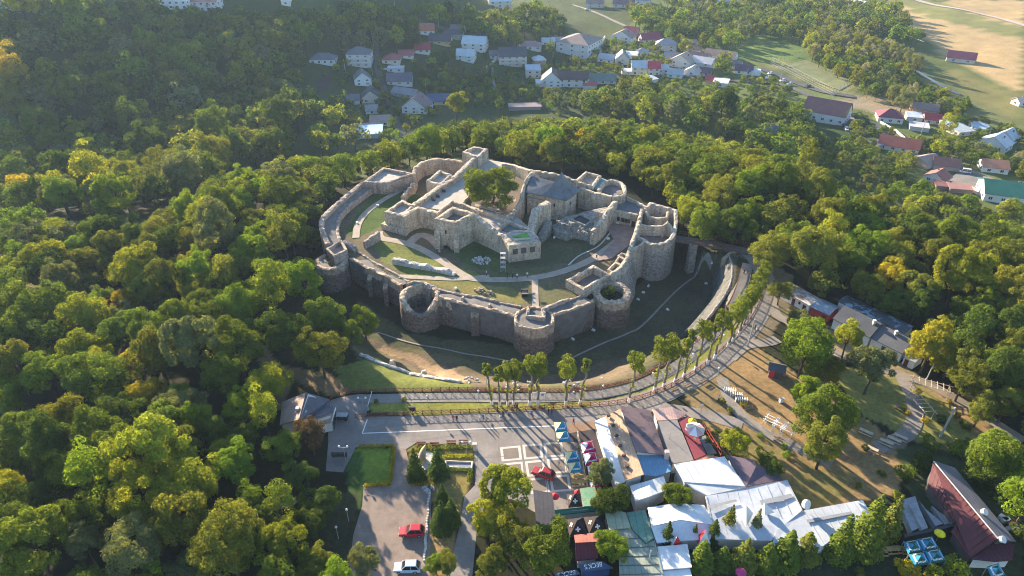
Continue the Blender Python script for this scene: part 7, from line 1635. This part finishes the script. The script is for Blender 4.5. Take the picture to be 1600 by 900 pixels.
# greenhouses in the far corner
for k, (x, y) in enumerate([(1336,16),(1356,10)]):
    p = G(x, y); t = thing('greenhouse', ['long white polytunnel with an open dark end, left of two','long white polytunnel, right of two'][k], 'greenhouse', p, .62)
    mb = MB(); n = 10; L = 70
    vs = [(6.5 * math.cos(math.pi * i / n), yy, 4.2 * math.sin(math.pi * i / n)) for yy in (0, L) for i in range(n + 1)]
    mb.add(vs, [(i, i + 1, n + 2 + i, n + 1 + i) for i in range(n)] + [tuple(range(n + 1)), tuple(range(n + 1, 2 * n + 2))[::-1]]); link('cover', mb.mesh('cover', WHITE), t)
    for q in range(6): mb = MB(); link('rib', MB().box((0, q * 13.8 + .3, 4.25), (1.0, .3, .12)).mesh('rib', METAL_G), t)
# sports court fence: thin tall posts carrying a net
t = thing('court_fence', 'tall net fence of slender pale posts around the sports court', 'fence', G(1270, 120))
ME = MB().tube((0, 0, 0), (0, 0, 5.0), .11, n=5).mesh('post', surf('pale_post', (.5,.48,.42))); net = MB()
for a, b, n in [((1204,100),(1300,150),16),((1300,150),(1345,128),8),((1345,128),(1262,88),14),((1262,88),(1204,100),8)]:
    for i in range(n): p = G(a[0] + (b[0] - a[0]) * i / n, a[1] + (b[1] - a[1]) * i / n); link('post', ME, t, p - Vector(t['_o']))
    p, q = G(*a), G(*b)
    for z in (.6, 1.8, 3.2, 4.9): MB().tube(p + Vector((0, 0, z)), q + Vector((0, 0, z)), .05, n=3).build('wire', METAL_G, t)
pole(1395, 60, 9, 'far electricity pole in the willow belt', 0, .2, 1)

# ================================================================== VEHICLES
def car_meshes(L=4.3, Wd=1.76, Hh=1.5, van=False):
    hw = Wd / 2; hl = L / 2; mb = MB()
    sec = [(-hl, .86, .38, .62), (-hl * .96, .95, .30, .84), (-hl * .55, 1, .27, .93 if not van else 1.0), (0, 1, .27, .95), (hl * .55, 1, .27, .95), (hl * .95, .96, .3, .92), (hl, .88, .4, .75)]
    vs = []
    for x, w, zb, zt in sec: vs += [(x, -hw * w, zb), (x, -hw * w, zb + (zt - zb) * .6), (x, -hw * w * .93, zt), (x, hw * w * .93, zt), (x, hw * w, zb + (zt - zb) * .6), (x, hw * w, zb)]
    n = 6; fs = [(n * i + k, n * i + (k + 1) % n, n * i + n + (k + 1) % n, n * i + n + k) for i in range(len(sec) - 1) for k in range(n)] + [tuple(range(n)), tuple(n * (len(sec) - 1) + k for k in range(n))[::-1]]
    mb.add(vs, [f[::-1] for f in fs])
    f0, f1, r0, r1 = (-hl * .42, -hl * .12, hl * .72, hl * .92) if not van else (-hl * .75, -hl * .5, hl * .9, hl * .96)
    tw = hw * .74
    mb.add([(f1, -tw, Hh - .05), (r0, -tw, Hh - .04), (r0, tw, Hh - .04), (f1, tw, Hh - .05), (f1 + .12, -tw * .9, Hh + .02), (r0 - .1, -tw * .9, Hh + .02), (r0 - .1, tw * .9, Hh + .02), (f1 + .12, tw * .9, Hh + .02)], [(4,5,6,7),(0,1,5,4),(1,2,6,5),(2,3,7,6),(3,0,4,7),(3,2,1,0)])
    for x0, x1 in ((f0, f1), (r1, r0)):
        for s in (-1, 1): mb.tube((x0, s * hw * .9, .93), (x1, s * tw, Hh - .03), .05, n=4)
    for s in (-1, 1): mb.tube(((f1 + r0) / 2, s * hw * .91, .93), ((f1 + r0) / 2, s * tw, Hh - .03), .05, n=4); mb.box((f0 + .1, s * (hw + .08), 1.0), (.12, .16, .12))
    body = mb.mesh('body', CARPAINT)
    g = MB(); b4 = [(f0, -hw * .9, .92), (r1, -hw * .9, .92), (r1, hw * .9, .92), (f0, hw * .9, .92), (f1, -tw, Hh - .05), (r0, -tw, Hh - .05), (r0, tw, Hh - .05), (f1, tw, Hh - .05)]
    g.add(b4, [(0,1,5,4),(1,2,6,5),(2,3,7,6),(3,0,4,7)]); glass = g.mesh('window', surf('car_glass', (.02,.024,.03), .1, 1, .08, spec=.6))
    wmb = MB(); wmb.tube((0, -.1, 0), (0, .1, 0), .33, n=14); wheel = wmb.mesh('wheel', surf('tyre', (.02,.02,.02), .2, 2, .9)); rmb = MB(); rmb.tube((0, -.115, 0), (0, .115, 0), .19, n=10); rim_ = rmb.mesh('rim', METAL_G)
    lt = MB().box((0, 0, 0), (.1, .36, .16)).mesh('headlight', surf('headlight_glass', (.7,.7,.68), .1, 1, .1)); tl = MB().box((0, 0, 0), (.08, .26, .22)).mesh('tail_light', surf('tail_light', (.3,.01,.01), .1, 1, .2))
    return dict(body=body, glass=glass, wheel=wheel, rim=rim_, lt=lt, tl=tl, L=L, W=Wd, Z=.66)
CM = [car_meshes(), car_meshes(4.5, 1.8, 1.72), car_meshes(5.0, 1.95, 2.1, True)]
def car(px, py, rz, c, label, k=0, group=None, scale=1.0):
    m = CM[k]; p = G(px, py); t = thing('parked_car', label, 'car', p + Vector((0, 0, .06 if py > 300 else .45)), rz, group); t.scale = (scale,) * 3
    link('body', m['body'], t, color=c); link('window', m['glass'], t)
    for sx in (-.31, .30):
        for sy in (-1, 1): w = link('wheel', m['wheel'], t, (sx * m['L'], sy * (m['W'] / 2 - .06), .33)); link('rim', m['rim'], w)
    for sy in (-1, 1): link('headlight', m['lt'], t, (-m['L'] / 2 + .06, sy * m['W'] * .34, m['Z'])); link('tail_light', m['tl'], t, (m['L'] / 2 - .02, sy * m['W'] * .38, m['Z'] + .1))
car(644, 834, .02, (.42,.012,.03), 'bright red estate car parked on the cobbles', 1)
car(637, 890, .02, (.45,.50,.58), 'silver blue hatchback at the bottom of the car park', 1)
car(849, 743, -.42, (.30,.02,.03), 'dark red van-like car by the large plaza tree', 1)
cols = [(.7,.7,.7),(.05,.05,.06),(.5,.5,.52),(.4,.02,.03),(.06,.08,.14),(.65,.65,.66)]
CARS = [(1317,198,1.3,1,'dark car nearest the big hall'),(1322,204,1.3,0,'white car in the upper rank beside the hall'),(1340,194,1.0,4,'navy car by the cypress row'),(1345,198,1.0,1,'black car beside the navy one'),(1357,199,.3,0,'white car at the head of the long rank'),(1360,204,.4,3,'red car in the long rank'),(1368,207,.9,5,'pale car after the red one'),(1373,211,.9,2,'grey car third after the red one'),(1378,214,.9,0,'white car fourth after the red one'),(1383,217,.9,2,'silver car near the end of the rank'),(1387,221,.9,5,'pale car last in the rank'),(1330,181,.2,4,'blue car behind the cypresses'),(1349,185,.1,1,'dark car at the orchard drive'),
        (1203,117,.3,0,'white car nearest the sports court'),(1200,123,.2,5,'white car second from the sports court'),(1198,126,.2,1,'dark car behind the two white ones'),(1222,128,.4,0,'white car alone on the street by the court'),(1233,133,.5,5,'pale car by the court corner'),(1262,137,.4,1,'dark car at the lower end of the court fence'),(1507,271,-.4,0,'white pickup in the concrete yard'),(1539,289,-.3,1,'dark car in the concrete yard'),(1553,290,-.3,3,'red car in the concrete yard'),(553,157,.6,3,'red car in the yard of the white gabled house'),(917,16,.2,0,'white car beside the upper lane houses'),(1404,98,.4,0,'white car under the willows')]
for x, y, r, ci, l in CARS[:-1]: car(x, y, r, cols[ci], l, 2 if 'van' in l or 'pickup' in l else 0, 'cars parked in the valley')

# ================================================================== PEOPLE
def person_mesh(pose):
    sit = pose == 'sit'; st = .0 if sit else (.28 if pose == 'walk' else .08); hz = .48 if sit else .92
    V = [(0, 0, hz), (0, 0, hz + .18), (0, 0, hz + .42), (0, .0, hz + .55), (0, -.01, hz + .64), (0, -.03, hz + .72), (0, -.02, hz + .82)]; Rr = [.13, .12, .15, .08, .055, .085, .075]; E = [(0,1),(1,2),(2,3),(3,4),(4,5),(5,6)]
    for s in (-1, 1):
        b = len(V)
        if sit: V += [(s*.1, -.05, hz-.02), (s*.11, -.42, hz), (s*.11, -.45, .1), (s*.11, -.56, .05)]
        else: V += [(s*.09, 0, hz-.06), (s*.1, -s*st*.5, .5), (s*.1, -s*st*.6+.06, .09), (s*.1, -s*st*.6-.08, .05)]
        Rr += [.095, .07, .045, .045]; E += [(0,b),(b,b+1),(b+1,b+2),(b+2,b+3)]
        b = len(V); V += [(s*.19, 0, hz+.5), (s*.25, s*st*.4, hz+.24), (s*.23, s*st*.6-.12, hz+.02), (s*.22, s*st*.6-.18, hz-.06)]; Rr += [.06, .045, .035, .03]; E += [(2,b),(b,b+1),(b+1,b+2),(b+2,b+3)]
    me = bpy.data.meshes.new('person'); me.from_pydata(V, E, []); o = bpy.data.objects.new('person', me); col.objects.link(o)
    md = o.modifiers.new('skin', 'SKIN'); sk = me.skin_vertices[0].data
    for i, r in enumerate(Rr): sk[i].radius = (r, r * (.75 if i == 2 else 1)); sk[i].use_root = (i == 0)
    o.modifiers.new('sub', 'SUBSURF').levels = 1
    dg = bpy.context.evaluated_depsgraph_get(); dg.update(); m = bpy.data.meshes.new_from_object(o.evaluated_get(dg)); bpy.data.objects.remove(o)
    m.name = 'person'; m.materials.clear()
    for x in (CLOTH, surf('dark_trousers', (.035,.04,.06), .2, 3, .9), surf('skin', (.45,.27,.19), .1, 3, .6), surf('hair', (.04,.025,.018), .2, 3, .7)): m.materials.append(x)
    for f in m.polygons:
        z, y = f.center.z - hz, f.center.y; ax = abs(f.center.x); f.use_smooth = True
        f.material_index = 3 if z > .8 or (z > .68 and y > 0) else 2 if z > .58 or (ax > .2 and z < .22) else 0 if z > .02 and ax < .4 else 1
    return m
PM = {k: person_mesh(k) for k in ('stand', 'walk', 'sit')}
def person(px, py, c, pose, label, rz=None, z=None, group=None):
    p = G(px, py); p.z += .07
    o = link('person', PM[pose], None, p, random.uniform(0, 6.28) if rz is None else rz, 1.08, c); tag(o, label, 'person', group); return o
K, Wc, Rc, Bc, Gc = (.03,.03,.035), (.65,.64,.62), (.5,.03,.04), (.08,.12,.3), (.3,.3,.32)
for x, y, c, po, l in [(708,658,Rc,'walk','person in a red top walking on the plaza below the fence, left of two'),(714,659,K,'walk','person in dark clothes beside the one in red on the plaza'),(750,659,Wc,'stand','person in a white top in the first cluster at the fence'),(755,657,Bc,'stand','person in blue in the first cluster at the fence'),(761,658,Gc,'sit','person in grey sitting in the first cluster at the fence'),
    (777,644,K,'stand','person in black leaning at the fence above the second cluster'),(782,655,Wc,'sit','person in white sitting in the second cluster'),(786,652,K,'stand','person in black standing in the second cluster'),(795,652,Gc,'stand','person in grey just right of the second cluster'),(800,643,K,'stand','person in black against the fence in the biggest group'),(804,641,Rc,'stand','person in red against the fence in the biggest group'),(808,641,K,'stand','person in dark clothes at the right of the biggest group'),
    (830,650,Bc,'sit','person in blue sitting alone by the fence'),(857,648,K,'stand','person in black in the pair under the lone pollard'),(862,647,Rc,'stand','person in red in the pair under the lone pollard'),(896,664,Rc,'walk','person in dark red walking beside the top canopy'),(873,728,Wc,'walk','person in white crossing the pale bordered squares'),
    (793,434,K,'walk','person in black first on the court path'),(801,435,K,'walk','person in black second on the court path'),(808,436,Wc,'walk','person in white third on the court path'),(824,434,Wc,'walk','person in white walking ahead of the court path group'),(683,397,K,'stand','person in dark clothes on the sunny court path bend'),(687,399,Gc,'stand','person in grey beside the one at the court path bend'),(760,431,Wc,'stand','person in white where the court paths meet'),(932,406,K,'walk','person in black in the shade near the bastion'),
    (1162,429,K,'walk','person in black on the terrace path under the revetment'),(1167,430,K,'walk','second person in black on the terrace path'),(1181,521,Wc,'walk','person in white on the walkway by the concrete pole'),(1180,513,Wc,'stand','person in white behind the concrete pole'),(1122,628,Wc,'stand','person in white at the flower bed'),(1151,531,Gc,'walk','person in grey at the fence near the concrete pole'),(544,700,Gc,'walk','person in grey on the paved corner by the clipped lawn')]:
    person(x, y, c, po, l)
t = thing('handcart', 'dark handcart with goods parked by the ticket house porch', 'cart', P(536,655,0))
p = P(536,655,0); MB().box((p.x, p.y, .7), (2.2, 1.3, .7)).build('box', DARKMETAL, t); MB().box((p.x, p.y - .2, 1.5), (2.4, 1.2, .1)).build('top', METAL_G, t)
for s in (-.7, .7): MB().tube((p.x + s, p.y - .7, .3), (p.x + s, p.y - .55, .3), .3, n=12).build('wheel', DARKMETAL, t)

woods()
# ================================================================== THE AIR
def haze_box():
    z0 = float(MZ.min()) - 1.0; z1 = CAM_H + 6.0
    z1 = max(z1, float(MZ.max()) + 22)
    mb = MB(); mb.box(((GX[0] + GX[-1]) / 2, (GY[0] + GY[-1]) / 2, (z0 + z1) / 2), (GX[-1] - GX[0] + 40, GY[-1] - GY[0] + 80, z1 - z0))
    m = bpy.data.materials.new('valley_haze'); m.use_nodes = True; nt = m.node_tree; nt.nodes.remove(nt.nodes['Principled BSDF'])
    v = nt.nodes.new('ShaderNodeVolumePrincipled'); v.inputs['Color'].default_value = (.55, .74, 1.0, 1); v.inputs['Density'].default_value = .00008; v.inputs['Anisotropy'].default_value = .25
    nt.links.new(v.outputs[0], nt.nodes['Material Output'].inputs['Volume'])
    o = mb.build('haze', m); o['kind'] = 'stuff'; return o
haze_box()
